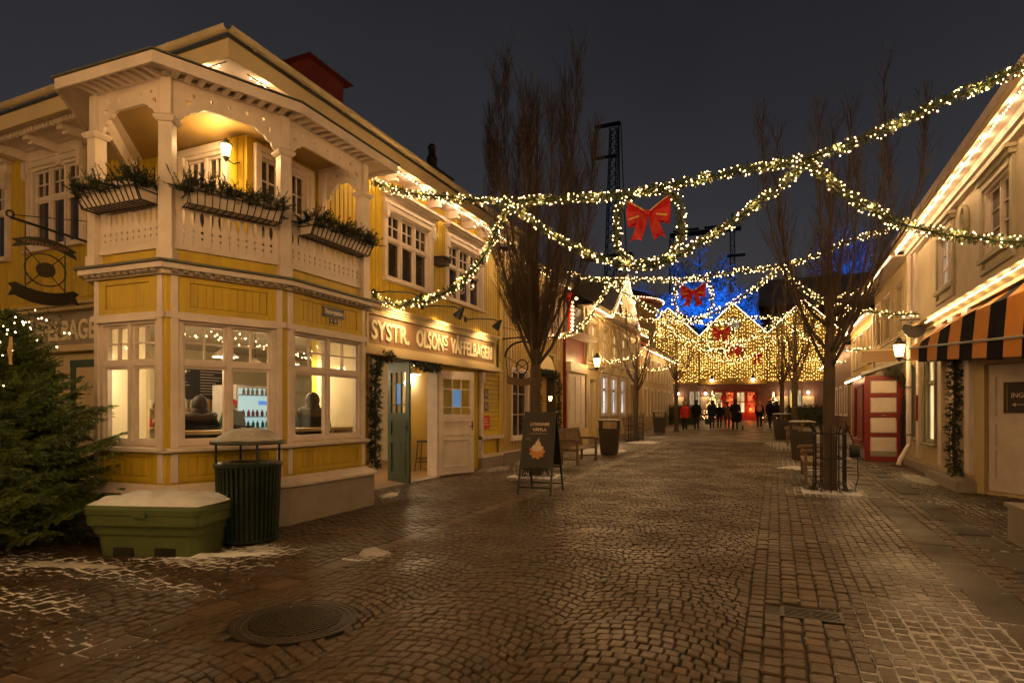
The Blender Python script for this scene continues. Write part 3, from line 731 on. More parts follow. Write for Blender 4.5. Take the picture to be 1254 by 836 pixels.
chimney(-8.75, 9.55, 7.0, 8.40, .50, .50, M['brickred'], M['brickred'], .2)
o = chimney(-8.75, 14.4, 7.0, 8.1, .32, .32, M['brickred'], M['roof'], .1)
k = MB(); k.lathe([(.14, 8.35), (.15, 8.62), (.10, 8.7), (.10, 8.86), (.13, 8.9), (.06, 9.0)], 10, (-8.75, 14.4, 0)); k.build('chimney_pot', M['black'], o)

# ---- bay: three faces, lower storey
faces = [(D_, A, 'L'), (A, B_, 'M'), (B_, C_, 'R')]
def flen(P, Q): return math.hypot(Q[0] - P[0], Q[1] - P[1])
PZ = (.78, 1.18, 2.80, 3.24)       # panel bottom, window sill, frieze bottom, ledge bottom
for P, Q, nm in faces:
    u = (Q[0] - P[0], Q[1] - P[1]); L = flen(P, Q); F = frame(P, u)
    m = MB(F); holes = [(.13, L - .13, PZ[1], PZ[2] - .08)]
    wall(m, .0, L, .3, PZ[3] + .05, holes, -.12, 0); m.build('bay_wall', M['yellow'], house)
    window(F, house, .13, L - .13, PZ[1], PZ[2] - .08, 2, .66, (2, 2), pane=M['glass'], b=.0, setback=.03, fr=.05)
    # white strips beside the corners
    for a in (.085, L - .085):
        m = MB(F); m.bbox(a - .042, a + .042, -.001, .035, PZ[1] - .03, PZ[3], .008); m.build('corner_strip', M['white'], house)
        m = MB(F); m.bbox(a - .042, a + .042, -.001, .028, PZ[0] - .05, PZ[1] - .09, .008); m.build('corner_strip', M['white'], house)
    m = MB(F); m.box(.0, L, 0, .045, PZ[2] - .075, PZ[2] - .0); m.box(.128, L - .128, .0, .07, PZ[2] - .10, PZ[2] - .077); m.build('lintel_rail', M['white'], house)
    # frieze panel: frame and upright boards
    fp = MB(F); z0, z1 = PZ[2] + .003, PZ[3] - .01; a0, a1 = .13, L - .13
    fp.box(a0, a1, .0, .030, z0, z0 + .07); fp.box(a0, a1, 0, .030, z1 - .06, z1); fp.box(a0, a0 + .12, 0, .030, z0 + .07, z1 - .06); fp.box(a1 - .12, a1, 0, .030, z0 + .07, z1 - .06)
    fo = fp.build('frieze_panel', M['yellow'], house)
    nb = int((a1 - a0 - .24) / .09); 
    for i in range(nb):
        w_ = (a1 - a0 - .24) / nb; p = a0 + .12 + i * w_
        bb = MB(F); bb.bbox(p + .003, p + w_ - .003, -.001, .014, z0 + .075, z1 - .065, .006); bb.build('board', M['yellow'], fo)
    # lower panel
    lpz0, lpz1 = PZ[0] - .04, PZ[1] - .09
    lo = MB(F); lo.box(a0, a1, 0, .025, lpz0, lpz0 + .06); lo.box(a0, a1, 0, .025, lpz1 - .05, lpz1); lo.box(a0, a0 + .10, 0, .025, lpz0 + .06, lpz1 - .05); lo.box(a1 - .10, a1, 0, .025, lpz0 + .06, lpz1 - .05)
    po = lo.build('lower_panel', M['yellow'], house)
    nb = int((a1 - a0 - .2) / .1)
    for i in range(nb):
        w_ = (a1 - a0 - .2) / nb; p = a0 + .10 + i * w_
        bb = MB(F); bb.bbox(p + .003, p + w_ - .003, -.001, .012, lpz0 + .065, lpz1 - .055, .006); bb.build('board', M['yellow'], po)
    m = MB(F); m.bbox(-.02, L + .02, -.02, .085, PZ[1] - .085, PZ[1] - .03, .012); m.build('sill_rail', M['white'], house)
    # ledge dentil knobs
    dn = MB(F); n = int(L / .115)
    for i in range(n): dn.bbox(L * (i + .5) / n - .032, L * (i + .5) / n + .032, .10, .155, PZ[3] + .012, PZ[3] + .052, .01)
    dn.build('dentils', M['plinth'], house, kind='stuff')
def poly_off(pts, d):   # offset an open polyline outwards (to the right of travel)
    out = []
    for i, p in enumerate(pts):
        ns = []
        for a, b in ((i - 1, i), (i, i + 1)):
            if 0 <= a and b < len(pts):
                ux, uy = pts[b][0] - pts[a][0], pts[b][1] - pts[a][1]; l = math.hypot(ux, uy); ns.append((uy / l, -ux / l))
        if len(ns) == 1: out.append((p[0] + ns[0][0] * d, p[1] + ns[0][1] * d))
        else:
            k = 1 + ns[0][0] * ns[1][0] + ns[0][1] * ns[1][1]
            out.append((p[0] + (ns[0][0] + ns[1][0]) * d / k, p[1] + (ns[0][1] + ns[1][1]) * d / k))
    return out
bayline = [W0, D_, A, B_, C_, (XF, C_[1])]
def band(mb, d0, d1, z0, z1, z0b=None, z1b=None):
    """a moulding running round the bay between offsets d0 and d1 (z*b: heights at the outer offset)"""
    p0, p1 = poly_off(bayline, d0), poly_off(bayline, d1); n = len(p0)
    z0b = z0 if z0b is None else z0b; z1b = z1 if z1b is None else z1b
    vs = [(x, y, z0) for x, y in p0] + [(x, y, z1) for x, y in p0] + [(x, y, z0b) for x, y in p1] + [(x, y, z1b) for x, y in p1]; fs = []
    for i in range(n - 1):
        fs += [(n + i, n + i + 1, 3 * n + i + 1, 3 * n + i), (i, 2 * n + i, 2 * n + i + 1, i + 1), (2 * n + i, 3 * n + i, 3 * n + i + 1, 2 * n + i + 1), (i, i + 1, n + i + 1, n + i)]
    fs += [(0, n, 3 * n, 2 * n), (n - 1, 3 * n - 1, 4 * n - 1, 2 * n - 1)]
    mb.add(vs, fs)
m = MB(); band(m, -.1, .10, -.05, .57); m.build('bay_plinth', M['plinth'], house)
m = MB(); band(m, -.02, .14, .572, .72, .572, .61); m.build('plinth_cap', M['white'], house)
m = MB(); band(m, -.1, .08, PZ[3], PZ[3] + .055); band(m, -.1, .16, PZ[3] + .056, PZ[3] + .12); m.build('bay_cornice', M['white'], house)
m = MB(); band(m, -.1, .20, PZ[3] + .15, PZ[3] + .20, PZ[3] + .122, PZ[3] + .15); m.build('bay_ledge', M['roofgreen'], house)
m = MB(); ins = poly_off(bayline, -.1); zz = PZ[3] + .05
m.add([(x, y, zz) for x, y in ins] + [(XF - .1, YS - .1, zz)] + [(x, y, zz + .2) for x, y in ins] + [(XF - .1, YS - .1, zz + .2)], [tuple(range(7)), tuple(range(7, 14))[::-1]]); m.build('balcony_floor', M['wood'], house)
# ---- balcony: posts, balustrade of sawn boards, arched valances, roof
ZB0, ZB1 = PZ[3] + .2, 4.36
m = MB(); band(m, -.07, -.04, ZB0 - .0, ZB0 + .14); m.build('balcony_skirt', M['yellow'], house)
posts = poly_off(bayline, -.03)[1:5]
def post(x, y, ang):
    Mx = Matrix.Translation((x, y, 0)) @ Matrix.Rotation(ang, 4, 'Z')
    p = MB(Mx); p.box(-.075, .075, -.075, .075, ZB0 - .02, 5.06); p.box(-.09, .09, -.09, .09, ZB0 - .02, ZB0 + .12)
    p.box(-.06, .06, -.06, .06, 5.15, 5.60); o = p.build('balcony_post', M['white'], house)
    c = MB(Mx); c.lathe([(.13, 5.062), (.17, 5.10), (.17, 5.12), (.125, 5.15)], 4, a0=math.pi / 4); c.build('capital', M['white'], o)
for (x, y), an in zip(posts, (0, .55, 1.2, math.pi / 2)): post(x, y, an)
wp = MB(); wp.box(W0[0] - .02, W0[0] + .1, YS - .12, YS - .03, ZB0, 5.6); wp.build('wall_post', M['white'], house)
wp = MB(); wp.box(XF + .03, XF + .12, C_[1] - .1, C_[1], ZB0, 5.6); wp.build('wall_post', M['white'], house)
def baluster_outline(w, h, hw):
    # right-hand edge, bottom to top; the cut-outs are shared with the neighbouring board
    e = [(.0, 0), (0, .13), (.022, .16), (0, .19), (0, .235), (.030, .27), (0, .305), (0, .36), (.010, .385), (.034, .47), (.040, .55), (.034, .60), (.012, .635), (0, .645), (0, .70), (.010, .715), (0, .73), (0, 1.0)]
    k = hw
    e = [(x * .68, z) for x, z in e]; return [(-w / 2 + x * k, z * h) for x, z in e] + [(w / 2 - x * k, z * h) for x, z in e[::-1]]
bal_cache = {}
for (P, Q) in zip(posts, posts[1:]):
    u = (Q[0] - P[0], Q[1] - P[1]); L = flen(P, Q); n = max(3, round(L / .118)); wd = (L - .13) / n; ang = math.atan2(u[1], u[0])
    F = frame(P, u)
    r = MB(F); r.bbox(.06, L - .06, -.045, .045, ZB1 - .05, ZB1, .01); r.build('handrail', M['white'], house); r = MB(F); r.box(.07, L - .07, -.025, .032, ZB0 + .13, ZB0 + .20); r.build('bottom_rail', M['white'], house)
    key = round(wd, 3)
    if key not in bal_cache:
        q = MB(); v, f = plate_mesh(baluster_outline(wd - .003, ZB1 - ZB0 - .23, 1.0), [], .024)
        q.add([(x, -zz, y) for x, y, zz in v], f); o = q.build('baluster_board', M['white'], house, local=True); bal_cache[key] = o; first = True
    for i in range(n):
        if i == 0 and first: o = bal_cache[key]; first = False
        else: o = bal_cache[key].copy(); COL.objects.link(o)
        a = .065 + wd * (i + .5); o.parent = house
        o.location = (P[0] + u[0] / L * a - house.location.x, P[1] + u[1] / L * a - house.location.y, ZB0 + .19); o.rotation_euler = (0, 0, ang)
def valance(P, Q, parent, big):
    u = (Q[0] - P[0], Q[1] - P[1]); L = flen(P, Q); F = frame(P, u); z0, z1 = 5.15, 5.61; zk = .62
    e = [(.06, z0), (.11, z0 - .04), (.15, z0 + .02), (.16, z0 + .09), (.21, z0 + .13), (.24, z0 + .21), (.30, z0 + .24), (.34, z0 + .31), (.40, z0 + .345)]
    k = min(1, L / 1.0) * (1.15 if big else .95); e = [(x, z0 + (z - z0) * (zk if z > z0 else 1)) for x, z in e]
    left = [(.06 + (x - .06) * k, z) for x, z in e]; right = [(L - x, z) for x, z in left][::-1]
    out = left + right + [(L - .06, z1), (.06, z1)]
    hs = []
    nd = 5
    for i in range(nd):
        c = L * (.2 + .6 * i / (nd - 1)); zc = z0 + .335; hs.append([(c - .025, zc), (c, zc - .032), (c + .025, zc), (c, zc + .032)])
    for sx in (0, 1):
        c0 = .13 * k + .04; tri = [(c0, z0 + .255), (c0 + .08, z0 + .255), (c0, z0 + .17)]
        hs.append(tri if not sx else [(L - x, z) for x, z in tri])
    b = MB(F); b.plate(out, hs, -.022, .022); b.build('valance', M['white'], parent)
for i, (P, Q) in enumerate(zip(posts, posts[1:])): valance(P, Q, house, i == 1)
valance((W0[0] + .05, YS - .08), posts[0], house, False); valance(posts[3], (XF + .1, posts[3][1]), house, False)
# balcony roof: low hipped sheet roof with overhang and dentils
top = poly_off(bayline, -.45); 
m = MB(); band(m, -.14, .03, 5.612, 5.70); m.build('balcony_beam', M['white'], house)
m = MB()
for P, Q in ((D_, A), (A, B_), (B_, C_)):
    u = (Q[0] - P[0], Q[1] - P[1]); L = flen(P, Q); F = frame(P, u); s_ = MB(F); n = int(L / .14)
    for i in range(n): s_.box(L * (i + .5) / n - .03, L * (i + .5) / n + .03, .03, .30, 5.60, 5.645)
    s_.build('rafter_ends', M['white'], house, kind='stuff')
m = MB(); band(m, -.05, .34, 5.69, 5.72, 5.61, 5.64); m.build('balcony_soffit', M['white'], house)
m = MB(); band(m, .341, .37, 5.55, 5.68, 5.55, 5.68); m.build('balcony_fascia', M['white'], house)
m = MB(); o1 = poly_off(bayline, .40); c0 = (XF + .02, YS + .02)
n = len(o1); m.add([(x, y, 5.685) for x, y in o1] + [(XF, YS, 6.02)] + [(x, y, 5.70) for x, y in o1] + [(XF, YS, 6.06)], [(i, i + 1, n) for i in range(n - 1)] + [(n + 1 + i, n + 2 + i, 2 * n + 1) for i in range(n - 1)] + [(i, i + 1, n + 2 + i, n + 1 + i) for i in range(n - 1)])
m.build('balcony_roof', M['roofgreen'], house)
m = MB(); m.add([(x, y, 5.615) for x, y in poly_off(bayline, -.1)] + [(XF, YS, 5.615)], [tuple(range(7))]); m.build('balcony_ceiling', mat('ochre_ceiling', (.30, .19, .06), .6), house)

# ---- shop doorway
m = MB(FL)
m.box(9.27, 9.37, -.75, .05, 0.02, 2.72); m.box(11.73, 11.83, -.2, .05, .02, 2.72); m.box(9.37, 11.73, -.7, .05, 2.62, 2.72)
m.box(9.37, 9.62, -.60, -.52, .12, 2.62); m.build('door_frame', M['white'], house)
m = MB(FL); m.box(9.3, 11.8, -.75, .12, -.02, .125); m.build('door_step', M['plinth'], house)
def door_leaf(P, Q, z0, z1, mt, panel, glass, name, label=None, solid_back=None):
    u = (Q[0] - P[0], Q[1] - P[1]); L = flen(P, Q); F = frame(P, u); b = MB(F); H = z1 - z0; t_ = .045
    gz = (z0 + H * .58, z0 + H * .92)
    for p_ in ((0, .12, z0, z1), (L - .12, L, z0, z1), (.12, L - .12, z0, z0 + .16), (.12, L - .12, z0 + H * .34, z0 + H * .38), (.12, L - .12, z0 + H * .52, gz[0]), (.12, L - .12, gz[1], z1)):
        b.box(p_[0], p_[1], -t_ / 2, t_ / 2, p_[2], p_[3])
    for (q0, q1) in ((z0 + .16, z0 + H * .34), (z0 + H * .38, z0 + H * .52)):
        b.box(.12, L - .12, -.01, .01, q0, q1)
        for sb in (-1, 1):
            for p_ in ((.12, .15, q0, q1), (L - .15, L - .12, q0, q1), (.15, L - .15, q0, q0 + .03), (.15, L - .15, q1 - .03, q1)):
                b.box(p_[0], p_[1], *( (.008, .032) if sb > 0 else (-.032, -.008)), p_[2], p_[3])
    x0, x1 = .12, L - .12
    for i in (1, 2): xx = x0 + (x1 - x0) * i / 3; b.box(xx - .012, xx + .012, -.018, .018, gz[0], gz[1])
    for j, ff in ((1, .28), (2, .80)):
        zz = gz[0] + (gz[1] - gz[0]) * (1 - ff)
        for i in range(3): b.box(x0 + (x1 - x0) * i / 3 + .012 * (i > 0), x0 + (x1 - x0) * (i + 1) / 3 - .012 * (i < 2), -.016, .016, zz - .012, zz + .012)
    o = b.build(name, mt, house, label=label)
    zs = [gz[0], gz[0] + (gz[1] - gz[0]) * .2, gz[0] + (gz[1] - gz[0]) * .72, gz[1]]
    for i in range(3):
        for j in range(3):
            q = MB(F); q.box(x0 + (x1 - x0) * i / 3, x0 + (x1 - x0) * (i + 1) / 3, -.003, .003, zs[j], zs[j + 1])
            q.build('pane', M['bluelit'] if (i == 1 and j == 1) else M['glass'], o)
    h = MB(F); h.rod((L - .06, -.022, z0 + H * .46), (L - .06, .07, z0 + H * .46), .011); h.rod((L - .06, .07, z0 + H * .46), (L - .17, .07, z0 + H * .46), .010); h.box(L - .075, L - .045, .022, .028, z0 + H * .42, z0 + H * .51)
    h.build('handle', M['black'], o); return o
door_leaf((-7.55, 10.66), (-6.80, 10.34), .13, 2.60, M['greendoor'], None, None, 'green_door', 'open green panelled door leaf with nine panes')
door_leaf((-7.0, 11.80), (-6.60, 12.75), .15, 2.52, M['white'], None, None, 'white_door', 'open cream door leaf folded back to the wall')
# ---- room inside the bakery
m = MB(); m.box(-14.2, -14.1, 7.2, 15.0, .1, 3.2); m.box(-14.2, XF - .2, 14.9, 15.0, .1, 3.2); m.build('room_wall', M['room'], house)
m = MB(); m.box(-14.2, W0[0] - .01, YS + .21, YS + .25, .1, 3.2); m.build('room_wall', M['room'], house)
FB = frame(W0, (D_[0] - W0[0], D_[1] - W0[1])); LB = flen(W0, D_); m = MB(FB); m.box(0, LB - .1, -.16, -.125, .1, 3.2); m.build('bay_return', M['room'], house)
m = MB(FB); m.box(0, LB - .02, -.12, 0, .2, PZ[3]); m.build('bay_side_wall', M['yellow'], house)
m = MB(); m.box(XF, C_[0] - .05, C_[1] - .1, C_[1], .2, PZ[3]); m.build('bay_side_wall', M['room'], house)
ceil = MB(); ceil.add([(x, y, 3.2) for x, y in poly_off(bayline, -.12)] + [(XF - .2, 15, 3.2), (-14.2, 15, 3.2), (-14.2, YS + .2, 3.2), (W0[0], YS + .2, 3.2)], [tuple(range(10))]); ceil.build('room_ceiling', M['ceilroom'], house)
fl = MB(); fl.add([(x, y, .13) for x, y in poly_off(bayline, -.12)] + [(XF - .2, 15, .13), (-14.2, 15, .13), (-14.2, YS + .2, .13), (W0[0], YS + .2, .13)], [tuple(range(10))]); fl.build('room_floor', M['floorroom'], house)
m = MB(FL); m.box(12.3, 14.9, -1.25, -1.19, .13, 3.19); m.build('inner_wall', M['room'], house)

# ------------------------------------------------------------------ things in the bakery room (seen through the panes)
t = thing('shop_counter', 'long pale wooden shop counter inside the bakery, seen through the bay window', 'counter', (-10.9, 10.6, .13))
b = MB(); b.box(-.3, .3, -2.4, 2.4, 0, .98); b.build('body', M['room'], t, local=True)
b = MB(); b.bbox(-.36, .36, -2.45, 2.45, .98, 1.03, .02); b.build('top', M['lightwood'], t, local=True)
t = thing('menu_board', 'dark menu board on the back wall seen through the middle bay window', 'menu board', (-14.05, 11.2, 2.0))
b = MB(); b.box(0, .03, -1.0, 1.0, -.1, .75); b.build('panel', M['slate'], t, local=True)
b = MB()
for i in range(9):
    for c in (-.85, .1): b.box(.031, .034, c, c + rng.uniform(.4, .7), .64 - i * .075, .66 - i * .075)
b.build('print', M['cream_print'], t, local=True)
t = thing('wall_shelf', 'shelf of jars and boxes under the menu board inside the bakery', 'shelf', (-14.05, 10.8, 1.62))
b = MB(); b.box(0, .3, -1.6, 1.6, .0, .04); b.box(0, .3, -1.6, 1.6, -.46, -.42); b.build('boards', M['lightwood'], t, local=True)
JC = dict(redprint='red', waffle='orange', letter='cream', shirtgreen='green', cream_print='pale', signboard='brown'); ORD = ['first', 'second', 'third', 'fourth', 'fifth', 'sixth', 'seventh', 'eighth', 'ninth', 'tenth', 'eleventh', 'twelfth', 'thirteenth']
for i in range(26):
    y = -1.5 + (i % 13) * .24; z = .041 if i < 13 else -.419
    jm = rng.choice(['redprint', 'waffle', 'letter', 'shirtgreen', 'cream_print', 'signboard'])
    b = MB(); r_ = rng.uniform(.05, .09); h_ = rng.uniform(.14, .28); b.lathe([(r_, 0), (r_, h_ * .8), (r_ * .6, h_ * .9), (r_ * .6, h_)], 8, (.15, y, z))
    j = b.build('jar', M[jm], None); j.location = t.location; tag(j, '%s container, %s from the near end of the %s shelf inside the bakery' % (JC[jm], ORD[i % 13], 'upper' if i < 13 else 'lower'), 'jar', 'jars on the bakery wall shelf')
t = thing('display_cooler', 'brightly lit display cooler with a blue strip inside the bakery', 'cooler', (-12.1, 11.25, .13))
b = MB(); b.box(-.5, .3, -.75, .75, 0, 2.1); b.build('cabinet', M['white'], t, local=True)
b = MB(); b.box(.301, .315, -.7, .7, .9, 2.02); b.build('lit_front', M['cooler'], t, local=True)
b = MB(); b.box(.316, .33, -.1, .65, 1.62, 1.72); b.build('blue_strip', M['coolblue'], t, local=True)
for k, z in enumerate((1.05, 1.32, 1.85)):
    b = MB(); b.box(.316, .40, -.7, .7, z, z + .02); sh = b.build('shelf', M['steel'], t, local=True)
    b = MB()
    for q in range(9): yq = -.6 + q * .145 + rng.uniform(-.02, .02); b.lathe([(.035, z + .021), (.035, z + .12), (.015, z + .15), (.015, z + .18)], 7, (.36, yq, 0))
    b.build('bottles', M[('shirtgreen', 'brickred', 'signboard')[k]], sh, local=True, kind='stuff')
for i, (y, z, lb) in enumerate(((9.7, 1.16, 'dark cash register at the near end of the bakery counter'), (11.3, 1.16, 'dark cash register in the middle of the bakery counter'))):
    t = thing('cash_register', lb, 'cash register', (-10.85, y, z), 0, 'cash registers on the counter')
    b = MB(); b.box(-.2, .2, -.2, .2, 0, .12); b.build('base', M['black'], t, local=True)
    b = MB(); b.add([(-.05, -.22, .14), (.0, -.22, .14), (.0, .22, .14), (-.05, .22, .14), (-.15, -.22, .44), (-.1, -.22, .44), (-.1, .22, .44), (-.15, .22, .44)], [(3, 2, 1, 0), (4, 5, 6, 7), (0, 1, 5, 4), (1, 2, 6, 5), (2, 3, 7, 6), (3, 0, 4, 7)])
    b.bar((-.05, 0, .1), (-.1, 0, .3), .05, .05); b.build('screen', M['slate'], t, local=True)
PEND = [(-7.62, 5.5, 2.22, 'pendant lamp hanging in the left corner of the bay window'), (-8.0, 6.9, 2.45, 'pendant lamp hanging behind the left window of the middle bay face'), (-7.3, 7.5, 2.36, 'pendant lamp hanging in the bay near the right-hand window'), (-9.6, 9.0, 2.5, 'pendant lamp over the near end of the counter'),
        (-9.2, 11.0, 2.5, 'pendant lamp over the middle of the counter'), (-8.2, 12.6, 2.5, 'pendant lamp deep in the room beyond the doorway'), (-12.4, 9.4, 2.5, 'pendant lamp nearest the back wall of the bakery')]
for x, y, z, lb in PEND:
    t = thing('pendant_lamp', lb, 'pendant lamp', (x, y, z), 0, 'pendant lamps inside the bakery')
    b = MB(); b.lathe([(.03, .16), (.06, .13), (.19, .02), (.20, 0), (.185, 0), (.05, .115), (.02, .13)], 20, cap=False); b.build('shade', M['white'], t, local=True, smooth=True)
    b = MB(); b.ell((0, 0, .03), .055, .055, .06, 10, 6); b.build('bulb', M['pendant'], t, local=True)
    b = MB(); b.rod((0, 0, .15), (0, 0, 3.2 - z), .006); b.build('cord', M['black'], t, local=True)
    l = bpy.data.lights.new('pendant_light', 'POINT'); l.energy = 44 if y > 6 else 20; l.color = (1, .74, .42); l.shadow_soft_size = .08
    o = bpy.data.objects.new('pendant_light', l); COL.objects.link(o); o.parent = t; o.location = (0, 0, -.06)
for i, (P, Q) in enumerate(((A, B_), (B_, C_))):
    u = (Q[0] - P[0], Q[1] - P[1]); F = frame(P, u); L = flen(P, Q)
    b = MB(F); b.box(.12, L - .12, -.62, -.16, 1.30, 1.345); o = b.build('window_counter', M['lightwood'], None, label=['wooden window counter along the diagonal bay face', 'wooden window counter along the street face of the bay'][i], cat='counter')
    s_ = MB(F); s_.box(.16, .2, -.5, -.46, .13, 1.30); s_.box(L - .2, L - .16, -.5, -.46, .13, 1.30); s_.build('leg', M['lightwood'], o)
t = thing('ceiling_string', 'string of small bulbs looped under the bakery ceiling', 'light string', (-9, 8, 3.0))
b = MB(); P = [(-7.2 - 1.5 * (i % 2) - .25 * i, 5.6 + .75 * i, 3.05 - .0 * i) for i in range(10)]; c_ = MB()
for p, q in zip(P, P[1:]):
    for k in range(9):
        s = k / 9; zz = 3.05 - .45 * 4 * s * (1 - s) * .6; b.octa((p[0] + (q[0] - p[0]) * s, p[1] + (q[1] - p[1]) * s, zz), .016)
b.build('bulbs', M['bulbfar'], t, kind='stuff')
for i, (y, z, w_, h_, lb) in enumerate(((9.4, 2.0, .5, .65, 'framed print on the bakery back wall left of the menu board'), (8.5, 1.8, .45, .45, 'smaller framed print low on the bakery back wall'))):
    b = MB(); b.box(-14.09, -14.05, y - w_ / 2, y + w_ / 2, z - h_ / 2, z + h_ / 2); o = b.build('framed_print', M['darkwood'], None, label=lb, cat='picture'); b = MB(); b.box(-14.049, -14.04, y - w_ * .4, y + w_ * .4, z - h_ * .4, z + h_ * .4); b.build('print', M['waffle'], o)
t = thing('coffee_machine', 'steel coffee machine on the bakery counter', 'coffee machine', (-10.9, 12.2, 1.16)); b = MB(); b.bbox(-.25, .25, -.35, .35, 0, .5, .03); b.build('body', M['steel'], t, local=True); b = MB(); b.box(.25, .33, -.3, .3, .3, .42); b.build('group_head', M['black'], t, local=True)
for i in range(8):
    b = MB(); b.lathe([(.035, 0), (.045, .09), (.04, .09), (.03, .01)], 10); o = b.build('paper_cup', M['white'], None, label='white cup, %s of the row on the bakery counter' % ORD[i], cat='cup', group='cups on the bakery counter'); o.location = (-10.75, 8.4 + .12 * i, 1.16)
def stool(x, y, lb):
    t = thing('bar_stool', lb, 'stool', (x, y, .13), .2)
    b = MB(); b.bbox(-.16, .16, -.16, .16, .70, .74, .01); b.build('seat', M['black'], t, local=True)
    for sx in (-1, 1):
        for sy in (-1, 1):
            b = MB(); b.rod((sx * .13, sy * .13, .70), (sx * .19, sy * .19, 0), .012); b.build('leg', M['black'], t, local=True)
    b = MB()
    for z in (.22, .30):
        k = .13 + .06 * (1 - z / .7)
        for p, q in (((-k, -k), (k, -k)), ((k, -k), (k, k)), ((k, k), (-k, k)), ((-k, k), (-k, -k))): b.rod((*p, z), (*q, z), .008)
    b.build('foot_rail', M['black'], t, local=True)
stool(-7.95, 12.75, 'black metal bar stool standing just inside the open bakery doorway')

# ------------------------------------------------------------------ signs and lamps on the bakery
t = thing('shop_sign', 'long brown signboard reading SYSTR. OLSONS VÅFFELBAGERI over the bakery doorway', 'sign', (XF, 11.8, 3.1))
y0, y1 = 9.14, 14.60
b = MB(FL); b.box(y0, y1, .0, .10, 2.86, 3.42); b.build('board', M['signboard'], t)
b = MB(FL); b.box(y0 - .07, y0, 0, .14, 2.78, 3.46); b.box(y1, y1 + .07, 0, .14, 2.78, 3.46); b.box(y0, y1, 0, .14, 2.78, 2.858); b.box(y0, y1, 0, .14, 3.422, 3.46); b.build('frame', M['sandtrim'], t)
b = MB(FL); b.box(y0 - .12, y1 + .12, 0, .145, 3.461, 3.52); b.box(y0 - .16, y1 + .16, 0, .17, 3.521, 3.56); b.box(y0 - .2, y1 + .2, 0, .20, 3.561, 3.60); b.build('cornice', M['sandtrim'], t)
b = MB(FL); b.box(y0 - .25, y1 + .25, 0, .20, 2.70, 2.775); b.box(y0 - .3, y1 + .3, 0, .27, 2.645, 2.698); b.build('ledge', M['sandtrim'], t)
b = MB(); X = XF + .112
sz = .50
put_text(b, 'SYSTR.', (X, 9.24, 2.97), (0, 1, 0), sz, .02, .012, .55, width=1.28)
put_text(b, 'OLSON', (X, 10.80, 2.97), (0, 1, 0), sz, .02, .012, .55, width=1.10)
put_text(b, 'S', (X, 11.94, 3.09), (0, 1, 0), .34, .02, .010, .55, width=.18)
put_text(b, 'VÅFFELBAGERI', (X, 12.26, 2.97), (0, 1, 0), sz * .93, .02, .012, .55, width=2.22)
b.add([(X, 11.95, 3.0), (X, 12.12, 3.0), (X, 12.12, 3.03), (X, 11.95, 3.03)], [(0, 1, 2, 3)])
b.build('lettering', M['letter'], t)
t = thing('fascia_sign', 'grey wooden signboard reading VÅFFELBAGERI on the side wall behind the bay', 'sign', (-10.2, YS, 3.0))
b = MB(FS); b.box(-13.9, -9.6, .0, .06, 2.72, 3.30); b.build('board', M['plinth'], t)
b = MB(FS); b.box(-14, -9.6, .0, .22, 3.302, 3.36); b.box(-14, -9.6, 0, .30, 3.362, 3.40); b.box(-14, -9.6, 0, .16, 2.66, 2.718); b.box(-14, -9.6, 0, .24, 2.60, 2.658); b.build('moulding', M['cream'], t)
b = MB(); put_text(b, 'VÅFFELBAGERI', (-12.55, YS - .075, 2.83), (1, 0, 0), .46, .02, .012, .6, width=2.48); b.build('lettering', M['letter'], t)
# blue street plate on the frieze of the bay
FR_ = frame(B_, (C_[0] - B_[0], C_[1] - B_[1]))
t = thing('street_plate', 'small blue enamel street name plate with white script on the bay frieze', 'sign', (B_[0], 7.0, 3.0))
b = MB(FR_); b.plate([(.70, 3.00), (1.18, 3.00), (1.16, 3.06), (1.18, 3.145), (.70, 3.145), (.72, 3.08)], [], .032, .044); b.build('plate', M['blueplate'], t)
b = MB(); put_text(b, 'Storgatan', (B_[0] + .046, B_[1] + .745, 3.045), (0, 1, 0), .10, .004, .002, .8, width=.39); b.build('lettering', M['letter'], t)
b = MB(FR_); b.box(.86, .92, .032, .042, 2.915, 2.985); b.box(.945, 1.03, .032, .042, 2.915, 2.985); b.build('number_plates', M['blueplate'], t)
b = MB(); put_text(b, '8', (B_[0] + .044, B_[1] + .873, 2.93), (0, 1, 0), .06, .004, .001, .8); put_text(b, '10', (B_[0] + .044, B_[1] + .955, 2.93), (0, 1, 0), .06, .004, .001, .8); b.build('numbers', M['letter'], t)
